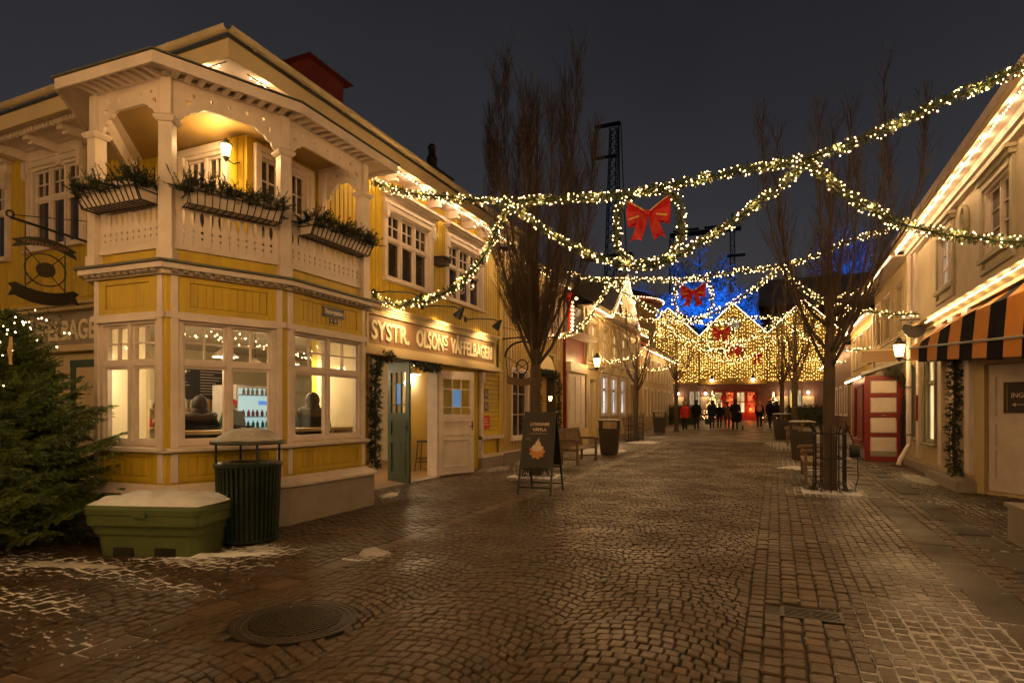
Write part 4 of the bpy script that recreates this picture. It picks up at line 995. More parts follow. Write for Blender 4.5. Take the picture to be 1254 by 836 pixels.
# gooseneck lamps
for i, y in enumerate((10.05, 11.75, 13.75)):
    t = thing('gooseneck_lamp', ['gooseneck sign lamp over the word SYSTR.', 'gooseneck sign lamp over the middle of the brown signboard', 'gooseneck sign lamp at the far end of the brown signboard'][i], 'wall lamp', (XF, y - .6, 3.86), 0, 'lamps lighting the brown signboard')
    b = MB(); b.lathe([(.07, 0), (.07, .03)], 12); 
    b = MB(Matrix.Rotation(math.pi / 2, 4, 'Y')); b.lathe([(.075, 0), (.075, .03), (.03, .045)], 14); b.build('wall_plate', M['black'], t, local=True)
    b = MB(); b.path([(0.03, 0, 0), (.26, .15, .03), (.58, .45, .03), (.68, .60, -.02)], .014, 6); b.build('arm', M['black'], t, local=True)
    R_ = Matrix.Translation((.68, .60, -.02)) @ Matrix.Rotation(math.radians(38), 4, 'Y'); b = MB(R_); b.lathe([(.03, .06), (.045, .0), (.115, -.20), (.105, -.20), (.03, -.0)], 16, cap=False); b.build('shade', M['darkmetal'], t, local=True)
    b = MB(R_); b.ell((0, 0, -.12), .035, .035, .045, 8, 5); b.build('bulb', M['spotface'], t, local=True)
    l = bpy.data.lights.new('sign_spot', 'SPOT'); l.energy = 52; l.color = (1, .62, .27); l.spot_size = math.radians(130); l.spot_blend = .8; l.shadow_soft_size = .04
    o = bpy.data.objects.new('sign_spot', l); COL.objects.link(o); o.parent = t
    d = Vector((-.62, 0, -.78)).normalized(); o.location = Vector((.68, .60, -.02)) + Vector((-.15, 0, -.19)); o.rotation_euler = d.to_track_quat('-Z', 'Y').to_euler()
# lanterns
def lantern(loc, wall_dir, label, k=1.0, energy=30, up=False):
    """wall lantern: bracket, tapered glazed body, cap; wall_dir points from the lamp to its wall"""
    t = thing('wall_lantern', label, 'wall lamp', loc, 0, 'lit lanterns on the house walls')
    dx, dy = wall_dir; l_ = math.hypot(dx, dy)
    b = MB(); b.lathe([(.075 * k, -.13 * k), (.12 * k, .13 * k)], 6, cap=True); b.build('glass', M['lampglass'], t, local=True)
    b = MB()
    for i in range(6):
        a = math.pi / 3 * i; b.rod((.077 * k * math.cos(a), .077 * k * math.sin(a), -.13 * k), (.123 * k * math.cos(a), .123 * k * math.sin(a), .13 * k), .007 * k, 4)
    b.build('glazing_bars', M['black'], t, local=True)
    b = MB(); b.lathe([(.15 * k, .132 * k), (.14 * k, .16 * k), (.06 * k, .22 * k), (.045 * k, .26 * k), (.02 * k, .30 * k)], 12); b.build('cap', M['black'], t, local=True)
    b = MB(); b.lathe([(.02 * k, -.24 * k), (.045 * k, -.20 * k), (.08 * k, -.134 * k)], 10); b.path([(0, 0, -.18 * k), (dx * .5, dy * .5, -.22 * k), (dx, dy, -.10 * k)], .014 * k, 6); b.build('bracket', M['black'], t, local=True)
    l = bpy.data.lights.new('lantern_light', 'POINT'); l.energy = energy; l.color = (1, .62, .24); l.shadow_soft_size = .12 * k
    o = bpy.data.objects.new('lantern_light', l); COL.objects.link(o); o.parent = t; o.location = (-dx / l_ * .2 * k, -dy / l_ * .2 * k, .0)
    return t
lantern((-7.17, YS - .26, 5.30), (0, .26), 'small lit lantern on the yellow wall at the back of the balcony', .62, 34)

# ------------------------------------------------------------------ needles: firs, garlands, cuttings
def needle_sprays(mb, p, d, L, n, ln, wd, rr, spread=.9):
    """a twig from p along d with n flat needles leaving it all round"""
    d = d.normalized(); x = d.orthogonal().normalized(); y = d.cross(x)
    v = mb.v; f = mb.f; mi = mb.mi; m = mb.m
    for i in range(n):
        s = rr.random(); a = rr.uniform(0, 6.283); o = p + d * (L * s)
        r = (x * math.cos(a) + y * math.sin(a)) * spread + d * .75
        tip = o + r * (ln * (1.1 - .45 * s) * rr.uniform(.75, 1.15)); sd = d.cross(r).normalized() * wd
        b = len(v); v.append(tuple(o - sd)); v.append(tuple(o + sd)); v.append(tuple(tip)); f.append((b, b + 1, b + 2)); mi.append(m)
def spline(pts, n):
    P = [Vector(p) for p in pts]; P = [P[0] * 2 - P[1]] + P + [P[-1] * 2 - P[-2]]; out = []
    for i in range(1, len(P) - 2):
        for k in range(n):
            t = k / n; a, b, c, d = P[i - 1:i + 3]
            out.append(.5 * ((2 * b) + (c - a) * t + (2 * a - 5 * b + 4 * c - d) * t * t + (3 * b - a - 3 * c + d) * t ** 3))
    out.append(P[-2]); return out
def fir_rope(mb, path, rad, per_m, rr, ln=.07, wd=.006):
    for p, q in zip(path, path[1:]):
        L = (q - p).length; d = (q - p).normalized(); x = d.orthogonal().normalized(); y = d.cross(x)
        n = max(1, int(per_m * L + rr.random()))
        for i in range(n):
            a = rr.uniform(0, 6.283); s = rr.random(); e_ = x * math.cos(a) + y * math.sin(a)
            o = p.lerp(q, s) + e_ * rad * rr.uniform(.2, .6); dd = d * rr.uniform(-.9, .9) + e_ * .9
            needle_sprays(mb, o, dd, rad * rr.uniform(.8, 1.4), 7, ln, wd, rr)
def rope_bulbs(mb, path, rad, per_m, r, rr):
    for p, q in zip(path, path[1:]):
        L = (q - p).length; d = (q - p).normalized(); x = d.orthogonal().normalized(); y = d.cross(x)
        n = int(per_m * L + rr.random())
        for i in range(n):
            a = rr.uniform(0, 6.283); e_ = x * math.cos(a) + y * math.sin(a)
            mb.octa(tuple(p.lerp(q, rr.random()) + e_ * rad * rr.uniform(.85, 1.35)), r * rr.uniform(.8, 1.15))

# flower boxes with fir cuttings
def flower_box(P, u, L, z, label, seed):
    F = frame(P, u); rr = random.Random(seed)
    t = thing('flower_box', label, 'flower box', (P[0], P[1], z), 0, 'fir-filled boxes on the balcony rail')
    W0, W1, H = .20, .30, .22
    b = MB(F); b.add([(.03, .02, z), (L - .03, .02, z), (L - .03, .02 + W0, z), (.03, .02 + W0, z), (.0, .01, z + H), (L, .01, z + H), (L, W1, z + H), (0, W1, z + H)],
                     [(3, 2, 1, 0), (0, 1, 5, 4), (1, 2, 6, 5), (2, 3, 7, 6), (3, 0, 4, 7), (4, 5, 6, 7)]); b.build('liner', M['white'], t)
    b = MB(F); n = int(L / .085)
    for i in range(n + 1):
        a = .03 + (L - .06) * i / n; a2 = L * i / n
        b.path([(a, .02, z - .012), (a, .03 + W0, z - .012), (a2, W1 + .015, z + H * .6), (a2, W1 + .05, z + H + .01)], .008, 4)
    for zz, bb in ((z - .012, .03 + W0), (z + H * .6, W1 + .018), (z - .012, .03)): b.rod((0, bb, zz), (L, bb, zz), .009, 4)
    for a in (0, L): b.path([(a, .01, z - .012), (a, .03 + W0, z - .012), (a, W1 + .03, z + H)], .009, 4); b.rod((a, .0, z + H * .5), (a, W1, z + H * .5), .008, 4)
    b.build('iron_basket', M['black'], t)
    b = MB(); Fm = F
    for i in range(int(L * 230)):
        a = rr.uniform(-.06, L + .06); bb = rr.uniform(.02, W1); el = rr.uniform(-.15, 1.15); az = rr.uniform(-1.6, 1.6)
        p = Fm @ Vector((a, bb, z + H * rr.uniform(.55, .95))); Ln = rr.uniform(.14, .30)
        d3 = Vector((math.sin(az) * math.cos(el), math.cos(az) * math.cos(el) * .9, math.sin(el)))
        d = (Fm.to_3x3() @ d3)
        b.path([p, p + d * Ln], [.006, .002], 3, cap=False); needle_sprays(b, p, d, Ln, 44, .040, .0055, rr)
    b.build('fir_cuttings', M['fircut'], t, kind='stuff')
    return t
offp = poly_off(bayline, .03)
def on_face(i, s0):   # point on bay face i at distance s0
    P, Q = offp[i], offp[i + 1]; l = flen(P, Q); return (P[0] + (Q[0] - P[0]) * s0 / l, P[1] + (Q[1] - P[1]) * s0 / l), (Q[0] - P[0], Q[1] - P[1])
p_, u_ = on_face(1, .18); flower_box(p_, u_, 1.02, 4.08, 'wire flower box of fir cuttings on the left balcony face, beside the hanging sign', 21)
p_, u_ = on_face(2, .18); flower_box(p_, u_, 1.12, 4.08, 'wire flower box of fir cuttings on the middle balcony face', 22)
p_, u_ = on_face(3, .22); flower_box(p_, u_, 1.30, 4.05, 'wire flower box of fir cuttings on the right balcony face, over the street plate', 23)

# wrought iron hanging sign on the side wall
HX = -10.5
t = thing('hanging_sign', 'black wrought iron hanging sign with two ribbon banners, left of the bay', 'sign', (HX, YS, 4.4))
b = MB(); b.box(HX - .03, HX + .03, YS - .03, YS, 4.66, 4.92); b.box(HX - .03, HX + .03, YS - .03, YS, 4.27, 4.52); b.build('wall_plate', M['black'], t)
b = MB(); b.path([(HX, YS, 4.40), (HX, 5.22, 4.50)], .022, 6); b.path([(HX, 5.22 + .05 * math.sin(a * .6), 4.53 - .05 * math.cos(a * .6) + .02) for a in range(0, 11)], .014, 5); b.path([(HX, YS, 4.78), (HX, 5.24, 4.54)], .008, 5); b.build('bracket', M['black'], t)
def ribbon(zc, bend, hgt, y0, y1, n=14, notch=True):
    out = []; top = []; bot = []
    for i in range(n + 1):
        s = i / n; y = y0 + (y1 - y0) * s; z = zc + bend * (1 - (2 * s - 1) ** 2); top.append((y, z + hgt / 2)); bot.append((y, z - hgt / 2))
    e0 = [(y0 - .09, bot[0][1] - .02), (y0 - .03, zc), (y0 - .09, top[0][1] - .04)]; e1 = [(y1 + .09, top[-1][1] - .04), (y1 + .03, zc), (y1 + .09, bot[-1][1] - .02)]
    return e0 + top + e1 + bot[::-1]
FH = frame((HX, 0), (0, 1))
b = MB(FH); b.plate(ribbon(4.16, .08, .13, 5.33, 6.07), [], -.012, .012); b.build('ribbon_banner', M['black'], t)
b = MB(FH); b.plate(ribbon(3.45, -.09, .20, 5.28, 6.10), [], -.012, .012); b.build('ribbon_banner', M['black'], t)
b = MB(FH); ring = [(5.70 + .29 * math.cos(a), 3.81 + .25 * math.sin(a)) for a in [i * .196 for i in range(33)]]
b.path([(p, 0, z) for p, z in ring], .011, 5, cap=False); b.rod((5.42, 0, 4.12), (5.42, 0, 3.45), .011, 5); b.rod((5.98, 0, 4.12), (5.98, 0, 3.45), .011, 5)
b.rod((5.42, 0, 4.10), (5.98, 0, 3.52), .008, 5); b.rod((5.42, 0, 3.52), (5.98, 0, 4.10), .008, 5); b.rod((5.42, 0, 4.2), (5.42, 0, 4.46), .008, 5); b.rod((5.98, 0, 4.16), (5.98, 0, 4.40), .008, 5)
b.build('frame', M['black'], t)
b = MB(FH); b.plate([(5.70 + .125 * math.cos(i * .25), 3.81 + .115 * math.sin(i * .25)) for i in range(25)], [], -.03, .03)
for i in range(-2, 3): b.box(5.70 + i * .045 - .006, 5.70 + i * .045 + .006, .03, .04, 3.73, 3.89); b.box(5.60, 5.80, .03, .038, 3.81 + i * .04 - .005, 3.81 + i * .04 + .005)
b.build('waffle_disc', M['darkwood'], t)
b = MB(); put_text(b, 'VÅFFELBAGERI', (HX + .014, 5.36, 4.17), (0, 1, 0), .08, .003, 0, 1, width=.66); b.build('lettering', M['signboard'], t)

# posters by the door
for (y, z, w_, h_, mt, lb) in ((14.30, 2.05, .22, .26, 'greyprint', 'small grey poster, topmost beside the bakery doorway'), (14.30, 1.72, .24, .24, 'greyprint', 'small grey poster just over the red poster'), (14.30, 1.30, .42, .36, 'redprint', 'red poster on the yellow wall beside the doorway')):
    b = MB(FL); b.box(y - w_ / 2, y + w_ / 2, .026, .034, z - h_ / 2, z + h_ / 2); o = b.build('poster', M[mt], None, label=lb, cat='poster', group='posters beside the bakery doorway')
    c = MB(FL)
    for i in range(3): c.box(y - w_ * .35, y + w_ * (.1 + .1 * i), .035, .037, z + h_ * (.22 - .2 * i), z + h_ * (.28 - .2 * i))
    c.build('print', M['cream_print'], o)
# fir garland round the doorway
def door_garland(pts, rad, label, seed, name='door_garland', per=150, mt='fircut'):
    t = thing(name, label, 'garland', pts[0]); rr = random.Random(seed); P = spline(pts, 6); b = MB(); fir_rope(b, P, rad, per, rr, .085, .010); b.build('needles', M[mt], t, kind='stuff'); 
    c = MB(); c.path(P, rad * .3, 5); c.build('rope', M['bark'], t); return t
door_garland([(XF + .16, 9.30, .55), (XF + .18, 9.28, 1.3), (XF + .16, 9.30, 2.0), (XF + .2, 9.36, 2.55), (XF + .22, 9.75, 2.66)], .085, 'upright fir garland hanging beside the left of the bakery doorway', 31)
door_garland([(XF + .15, 10.6, 2.60), (XF + .16, 11.1, 2.55), (XF + .15, 11.7, 2.58)], .07, 'short fir garland lying over the bakery door opening', 32)
# bird box
t = thing('bird_box', 'small dark wooden bird box beside the first upper window', 'bird box', (XF, 11.78, 4.95)); b = MB(FL); b.box(11.62, 11.86, .03, .30, 4.86, 5.02); b.build('box', M['darkwood'], t)
b = MB(FL); b.add([(11.58, .03, 5.03), (11.90, .03, 5.03), (11.90, .36, 5.0), (11.58, .36, 5.0), (11.58, .03, 5.06), (11.90, .03, 5.06), (11.90, .36, 5.03), (11.58, .36, 5.03)], [(3, 2, 1, 0), (4, 5, 6, 7), (0, 1, 5, 4), (1, 2, 6, 5), (2, 3, 7, 6), (3, 0, 4, 7)]); b.build('lid', M['black'], t)

# ------------------------------------------------------------------ grit box, litter bin, chalkboard sign
P0 = Vector((-6.72, 4.16, 0)); P1 = Vector((-5.66, 4.50, 0)); u_ = (P1 - P0).normalized()
t = thing('grit_box', 'green plastic grit box with a snow covered lid by the bay corner', 'grit box', (P0.x, P0.y, g(4.3)), math.atan2(u_.y, u_.x))
def rrect(x0, x1, y0, y1, r, n=4):
    out = []
    for cx, cy, a0 in ((x1 - r, y1 - r, 0), (x0 + r, y1 - r, 90), (x0 + r, y0 + r, 180), (x1 - r, y0 + r, 270)):
        for i in range(n + 1): a = math.radians(a0 + 90 * i / n); out.append((cx + r * math.cos(a), cy + r * math.sin(a)))
    return out
def loft(mb, rings, cap=True):
    n = len(rings[0][0]); vs = [(x, y, z) for ring, z in rings for x, y in ring]; fs = []
    for i in range(len(rings) - 1):
        for k in range(n): fs.append((i * n + k, i * n + (k + 1) % n, (i + 1) * n + (k + 1) % n, (i + 1) * n + k))
    if cap: fs += [tuple(range(n))[::-1], tuple((len(rings) - 1) * n + k for k in range(n))]
    mb.add(vs, fs)
L_, D = 1.10, .60
def rr_(gx, gy=None): gy = gx if gy is None else gy; return rrect(-gx, L_ + gx, -gy, D + gy * .6, .09)
b = MB(); loft(b, [(rr_(.0), 0), (rr_(.025), .24), (rr_(.05), .245), (rr_(.065), .34), (rr_(.10), .345), (rr_(.105), .455)]); b.build('tub', M['gritgreen'], t, local=True)
for x in (.30, .78): b = MB(); b.box(x - .12, x + .12, -.012, .2, -.002, .10); b.build('fork_slot', M['black'], t, local=True)
b = MB(); loft(b, [(rr_(.115), .46), (rr_(.12), .52), (rr_(.09), .55), (rr_(-.02), .60)]); b.box(.50, .64, -.135, -.11, .44, .50); b.build('lid', M['gritgreen'], t, local=True)
def snowcap(rings_fn, h, nx=26, ny=16, seed=1):
    rr = random.Random(seed); ph = [rr.uniform(0, 6) for _ in range(6)]; vs = []; fs = []
    for j in range(ny + 1):
        for i in range(nx + 1):
            s, q = i / nx * 2 - 1, j / ny * 2 - 1
            x, y, zb = rings_fn(s, q); e_ = max(abs(s), abs(q)); prof = (1 - e_ ** 5)
            z = zb + h * prof * (.75 + .22 * math.sin(x * 13 + ph[0]) * math.sin(y * 15 + ph[1]) + .16 * math.sin(x * 31 + ph[2] + y * 11) + .12 * math.sin(y * 37 + ph[3])) + (rr.uniform(-.006, .006) if e_ < .98 else -.004)
            vs.append((x, y, z))
    for j in range(ny):
        for i in range(nx): k = j * (nx + 1) + i; fs.append((k, k + 1, k + nx + 2, k + nx + 1))
    b = MB(); b.add(vs, fs); return b
b = snowcap(lambda s, q: (L_ / 2 + s * (L_ / 2 + .125) * (1 - .05 * q * q), D / 2 + q * (D / 2 + .085) * (1 - .03 * s * s), .560 + .055 * (1 - max(abs(s), abs(q)) ** 2)), .065, seed=5)
b.build('snow_layer', M['snow'], t, local=True, smooth=True)

t = thing('litter_bin', 'round dark green slatted litter bin under a snow capped roof, beside the grit box', 'litter bin', (-5.80, 5.34, g(5.3)), .3)
b = MB(); b.lathe([(.30, .02), (.33, .90)], 32); b.build('liner', M['black'], t, local=True)
b = MB()
for i in range(40):
    a = 2 * math.pi * i / 40; R_ = Matrix.Rotation(a, 4, 'Z')
    s_ = MB(R_); s_.add([(.315, -.017, .05), (.335, -.014, .05), (.335, .014, .05), (.315, .017, .05), (.350, -.018, .90), (.370, -.015, .90), (.370, .015, .90), (.350, .018, .90)], [(3, 2, 1, 0), (4, 5, 6, 7), (0, 1, 5, 4), (1, 2, 6, 5), (2, 3, 7, 6), (3, 0, 4, 7)]); b.v += s_.v and []
    k = len(b.v); b.v += s_.v; b.f += [tuple(x + k for x in f) for f in s_.f]; b.mi += s_.mi
b.build('slats', M['darkmetal'], t, local=True, kind='stuff')
b = MB(); b.lathe([(.345, .90), (.385, .90), (.39, .93), (.375, .945), (.22, .955), (.215, .90)], 40, cap=False); b.build('rim', M['darkmetal'], t, local=True); b = MB(); b.lathe([(.33, .03), (.345, .03), (.348, .06), (.32, .06)], 40, cap=False); b.build('base_ring', M['darkmetal'], t, local=True)
for i in range(4):
    a = math.pi / 4 + math.pi / 2 * i; b = MB(); b.rod((.36 * math.cos(a), .36 * math.sin(a), .93), (.36 * math.cos(a), .36 * math.sin(a), 1.17), .014, 8); b.build('roof_post', M['darkmetal'], t, local=True)
b = MB(); b.lathe([(.41, 1.165), (.425, 1.18), (.42, 1.20), (.28, 1.24), (.02, 1.26)], 40); b.build('roof', M['darkmetal'], t, local=True)
b = MB(); rr = random.Random(4); n = 36; vs = [(0, 0, 1.345)]; rings = [.2, .45, .65, .82, .94, 1.0]
for ri in rings:
    for k in range(n): a = 2 * math.pi * k / n; vs.append((.40 * ri * math.cos(a), .40 * ri * math.sin(a), 1.195 + .15 * (1 - ri ** 2.6) * (1 + .10 * math.sin(3 * a + 1)) + .01 * math.sin(7 * a + ri * 9) - (.012 if ri == 1 else 0)))
fs = [(0, 1 + k, 1 + (k + 1) % n) for k in range(n)]
for j in range(len(rings) - 1):
    for k in range(n): fs.append((1 + j * n + k, 1 + (j + 1) * n + k, 1 + (j + 1) * n + (k + 1) % n, 1 + j * n + (k + 1) % n))
b.add(vs, fs); b.build('snow_cap', M['dirtysnow'], t, local=True, smooth=True)
b = MB(); b.box(-.40, -.36, -.06, .06, .42, .52); b.build('latch', M['steel'], t, local=True)

t = thing('chalkboard_sign', 'dark folding pavement sign reading LYXIGARE VÅFFLA with a waffle drawing', 'pavement sign', (-4.0, 10.45, g(10.4)), .06)
w_ = .29
def leaf(y_bot, y_top, nm, mt):
    b = MB(); z0, z1 = .50, 1.50
    k = (y_top - y_bot) / 1.5; yb = lambda z: y_bot + k * z
    b.add([(-w_, yb(z0) - .012, z0), (w_, yb(z0) - .012, z0), (w_ * .96, yb(z1) - .012, z1), (-w_ * .96, yb(z1) - .012, z1), (-w_, yb(z0) + .012, z0), (w_, yb(z0) + .012, z0), (w_ * .96, yb(z1) + .012, z1), (-w_ * .96, yb(z1) + .012, z1)],
          [(0, 1, 2, 3), (7, 6, 5, 4), (0, 4, 5, 1), (1, 5, 6, 2), (2, 6, 7, 3), (3, 7, 4, 0)])
    o = b.build(nm, mt, t, local=True)
    for sx in (-1, 1):
        l = MB(); l.bar((sx * (w_ + .02), yb(.0), 0), (sx * (w_ - .01), yb(1.5), 1.5), .035, .03); l.build('leg', M['darkmetal'], t, local=True)
    l = MB(); l.bar((-w_, yb(.14), .14), (w_, yb(.14), .14), .025, .03); l.bar((-w_, yb(.47), .47), (w_, yb(.47), .47), .025, .03); l.build('stretcher', M['darkmetal'], t, local=True)
    return yb
yb = leaf(-.42, -.03, 'front_board', M['aboard']); leaf(.42, .03, 'rear_board', M['aboard'])
slope = Vector((0, .39 / 1.5, 1)).normalized()
def bd(x, z): return (x, yb(z) - .016, z)
b = MB(); put_text(b, 'LYXIGARE', bd(-.165, 1.25), (1, 0, 0), .075, .003, .002, 1, width=.36, up=slope); b.build('lettering', M['cream_print'], t, local=True); b = MB(); put_text(b, 'VÅFFLA', bd(-.12, 1.15), (1, 0, 0), .075, .003, .002, 1, width=.27, up=slope)
b.add([bd(-.18, 1.10), bd(.18, 1.10), bd(.18, 1.105), bd(-.18, 1.105)], [(0, 1, 2, 3)]); b.build('lettering', M['cream_print'], t, local=True)
b = MB(); pts = []
for i in range(54): a = 2 * math.pi * i / 54; r_ = .125 + .016 * math.cos(9 * a); pts.append(bd(.0 + r_ * 1.12 * math.cos(a), .78 + r_ * math.sin(a)))
b.add(pts, [tuple(range(54))]); b.build('waffle_drawing', M['waffle'], t, local=True)
b = MB()
def bd2(x, z): p = bd(x, z); return (p[0], p[1] - .003, p[2])
pts = [(-.11, .84), (-.075, .80), (-.02, .775), (.05, .785), (.10, .81), (.095, .86), (.07, .885), (.055, .93), (.03, .96), (.02, 1.03), (-.0, .985), (-.035, .95), (-.05, .90), (-.085, .88)]
b.add([bd2(x + .0, z) for x, z in pts], [tuple(range(len(pts)))]); b.build('cream_drawing', M['cream_print'], t, local=True)
b = MB(); b.add([bd(-.24, .98), bd(-.14, .98), bd(-.14, 1.03), bd(-.24, 1.03)], [(0, 1, 2, 3)]); b.build('small_print', M['greyprint'], t, local=True)

# ------------------------------------------------------------------ spruce at the left edge
def spruce(loc, H, R0, label, seed, nb=190, mt='needle', dense=1.0, group=None, name='spruce_tree', z0=.25, fine=True):
    rr = random.Random(seed); t = thing(name, label, 'tree', loc, 0, group)
    b = MB(); b.path([(0, 0, -.03), (0, 0, H * .5), (0, 0, H)], [.09 * H / 3, .06 * H / 3, .006], 8); b.build('trunk', M['bark'], t, local=True)
    b = MB(); tw = MB()
    for i in range(nb):
        s = (i + rr.random()) / nb; s = s ** .85; z = z0 + (H - z0 - .05) * s; L = R0 * (1 - s) ** 1.05 * rr.uniform(.72, 1.12) + .12
        az = i * 2.399 + rr.uniform(-.3, .3); el = -.22 + .75 * s + rr.uniform(-.14, .14)
        d = Vector((math.cos(az) * math.cos(el), math.sin(az) * math.cos(el), math.sin(el))); o = Vector((0, 0, z)); side = Vector((-math.sin(az), math.cos(az), 0))
        tipd = (d + Vector((0, 0, .35))).normalized(); mid = o + d * L * .6; tip = mid + tipd * L * .45
        tw.path([o, mid, tip], [.012, .008, .003], 3, cap=False)
        nsub = int((6 + 20 * L) * dense)
        for k in range(nsub):
            q = .18 + .82 * (k + rr.random()) / nsub; base = o.lerp(mid, q / .6) if q < .6 else mid.lerp(tip, (q - .6) / .4)
            sg = 1 if k % 2 else -1; dd = (side * sg * rr.uniform(.5, 1) + d * rr.uniform(.5, .9) + Vector((0, 0, rr.uniform(-.28, .18)))).normalized()
            Ls = (.09 + .26 * L * (1 - q * .72)) * rr.uniform(.7, 1.1)
            needle_sprays(b, base, dd, Ls, int(Ls * (150 if fine else 60)), .042 if fine else .06, .0052 if fine else .008, rr, .75)
        needle_sprays(b, mid, tipd, L * .48, int(L * 70), .036 if fine else .06, .0032 if fine else .008, rr, .75)
    tw.build('branches', M['twig'], t, local=True, kind='stuff'); b.build('needles', M[mt], t, local=True, kind='stuff')
    return t
spruce((-8.35, 4.05, g(4)), 2.72, 1.55, 'dense dark spruce standing at the left edge before the side wall', 41, 400, dense=1.6)
# lit garland with wooden ornaments across the spruce top
rr = random.Random(51)
P = spline([(-7.45, 3.15, 2.36), (-7.0, 3.40, 2.29), (-6.68, 3.56, 2.31), (-6.74, 3.80, 2.42), (-7.15, 3.8, 2.56), (-7.6, 3.9, 2.6)], 8)
t = thing('fir_garland', 'short dark fir garland with white bulbs wound round the top of the spruce', 'garland', P[0])
b = MB(); fir_rope(b, P, .10, 42, rr, .06, .005); b.build('needles', M['fircut'], t, kind='stuff')
b = MB(); rope_bulbs(b, P, .10, 8, .010, rr); b.build('bulbs', M['bulbw'], t, kind='stuff')
b = MB()
for i in range(16): b.octa((-7.35 + rr.uniform(-.55, .65), 3.4 + rr.uniform(-.2, .3), 1.9 + rr.uniform(-.5, .75)), .007)
t2 = thing('string_lights', 'sparse small bulbs strung over the upper branches of the spruce', 'light string', (-8.35, 3.6, 2.2)); b.build('bulbs', M['bulb'], t2, kind='stuff')
o = MB(); o.M = Matrix.Translation((-7.02, 3.14, 2.13)) @ Matrix.Rotation(.5, 4, 'Y') @ Matrix.Rotation(-.5, 4, 'Z'); o.bbox(-.26, .16, -.02, .02, -.05, .05, .008); o = o.build('wooden_plank', M['lightwood'], None, label='pale wooden plank tied into the lit garland at the left edge', cat='plank')
o = MB(); o.M = Matrix.Translation((-6.72, 3.34, 2.16)) @ Matrix.Rotation(-.4, 4, 'Z'); o.plate([(-.16, .03), (.0, .06), (.11, .14), (.06, -.12), (-.02, -.04)], [], -.012, .012); o = o.build('wooden_star', M['lightwood'], None, label='pointed pale wooden ornament hanging under the spruce garland', cat='ornament')

# ------------------------------------------------------------------ bare street trees
def bare_tree(loc, H, R0, label, seed, fork=2.0, nl=9, tr=.12, twigs=46, group='bare upright trees lining the street', lean=0.0):
    rr = random.Random(seed); t = thing('bare_tree', label, 'tree', loc, 0, group); k = tr / .12
    b = MB(); b.path([(0, 0, -.06), (0.01, 0, .15), (-.01, .01, fork * .6), (0, 0, fork), (.02, .01, fork + .9), (0.0, 0.03, H * .55), (.05, 0, H * .86)], [tr * 1.5, tr * 1.1, tr * .95, tr, tr * .62, tr * .3, .008], 10)
    limbs = []
    for i in range(nl):
        az = i * 2.4 + rr.uniform(-.3, .3); s = rr.uniform(0, 1); z0 = fork - .25 + s * 1.1; top = H * rr.uniform(.82, 1.0) * (1 - .07 * (i % 3)); R_ = R0 * rr.uniform(.5, 1.0)
        d = Vector((math.cos(az), math.sin(az), 0)); pts = [Vector((0, 0, z0))]
        for q in (.12, .28, .5, .75, 1.0):
            rad = R_ * (1 - (1 - q) ** 2.2) * (1 if q < .8 else .97); pts.append(d * rad + Vector((rr.uniform(-.05, .05), rr.uniform(-.05, .05), z0 + (top - z0) * (q ** 1.12))))
        limbs.append(pts); b.path(pts, [tr * .36, tr * .29, tr * .21, tr * .15, tr * .09, .005], 6)
    tag(b.build('trunk', M['bark'], t, local=True, smooth=True))
    c = MB(); limbs.append([Vector((0, 0, fork + .4)), Vector((.02, .01, fork + .9)), Vector((0, .03, H * .55)), Vector((.05, 0, H * .86))])
    def twig(p, d, L, r, depth):
        q1 = p + d * L * .5 + Vector((rr.uniform(-.04, .04), rr.uniform(-.04, .04), .0)) * L; d2 = (d + Vector((rr.uniform(-.15, .15), rr.uniform(-.15, .15), .28))).normalized(); q2 = q1 + d2 * L * .5
        c.path([p, q1, q2], [r, r * .7, r * .25], 3, cap=False)
        if depth:
            for j in range(rr.randint(3, 5)):
                s = rr.uniform(.25, .95); o = p.lerp(q1, s * 2) if s < .5 else q1.lerp(q2, s * 2 - 1); a = rr.uniform(0, 6.28)
                twig(o, (d2 + Vector((math.cos(a), math.sin(a), rr.uniform(0, .5))) * .42).normalized(), L * rr.uniform(.35, .6), r * .6, depth - 1)
    for pts in limbs:
        for i in range(twigs):
            s = (1 - .82 * rr.random() ** 1.35) * (len(pts) - 1); k_ = min(int(s), len(pts) - 2); o = pts[k_].lerp(pts[k_ + 1], s - k_)
            ax = (pts[k_ + 1] - pts[k_]).normalized(); a = rr.uniform(0, 6.28)
            d = (ax + Vector((math.cos(a), math.sin(a), rr.uniform(0, .5))) * rr.uniform(.25, .45)).normalized()
            f_ = 1 - .45 * s / (len(pts) - 1)
            twig(o, d, rr.uniform(.55, 1.25) * f_ * H / 8, .0062 * k, 1)
    c.build('crown', M['twig'], t, local=True, kind='stuff')
    return t
bare_tree((-5.05, 12.85, g(12.8)), 9.6, 1.5, 'tallest bare tree with upright branches, behind the chalkboard sign', 61, 2.35, 15, .125, 135)
bare_tree((.92, 12.69, g(12.7)), 7.7, 1.6, 'bare tree with a wide crown inside the iron guard on the right', 62, 2.45, 12, .105, 62)
bare_tree((-5.45, 25.5, g(25.5)), 6.4, 1.15, 'slender bare tree beside the second wooden bench on the left', 63, 2.3, 9, .11, 26)
bare_tree((-5.05, 34.1, g(34)), 6.5, 1.1, 'bare tree in front of the curtain-lit gables, left of the person in red', 64, 2.3, 8, .11, 22)
bare_tree((.72, 27.6, g(27.6)), 7.8, 1.2, 'bare tree on the right carrying the narrow yellow tag', 65, 2.3, 9, .12, 28)
bare_tree((.30, 34.2, g(34)), 7.2, 1.2, 'bare tree on the right standing just beyond the tagged tree', 66, 2.3, 8, .11, 22)
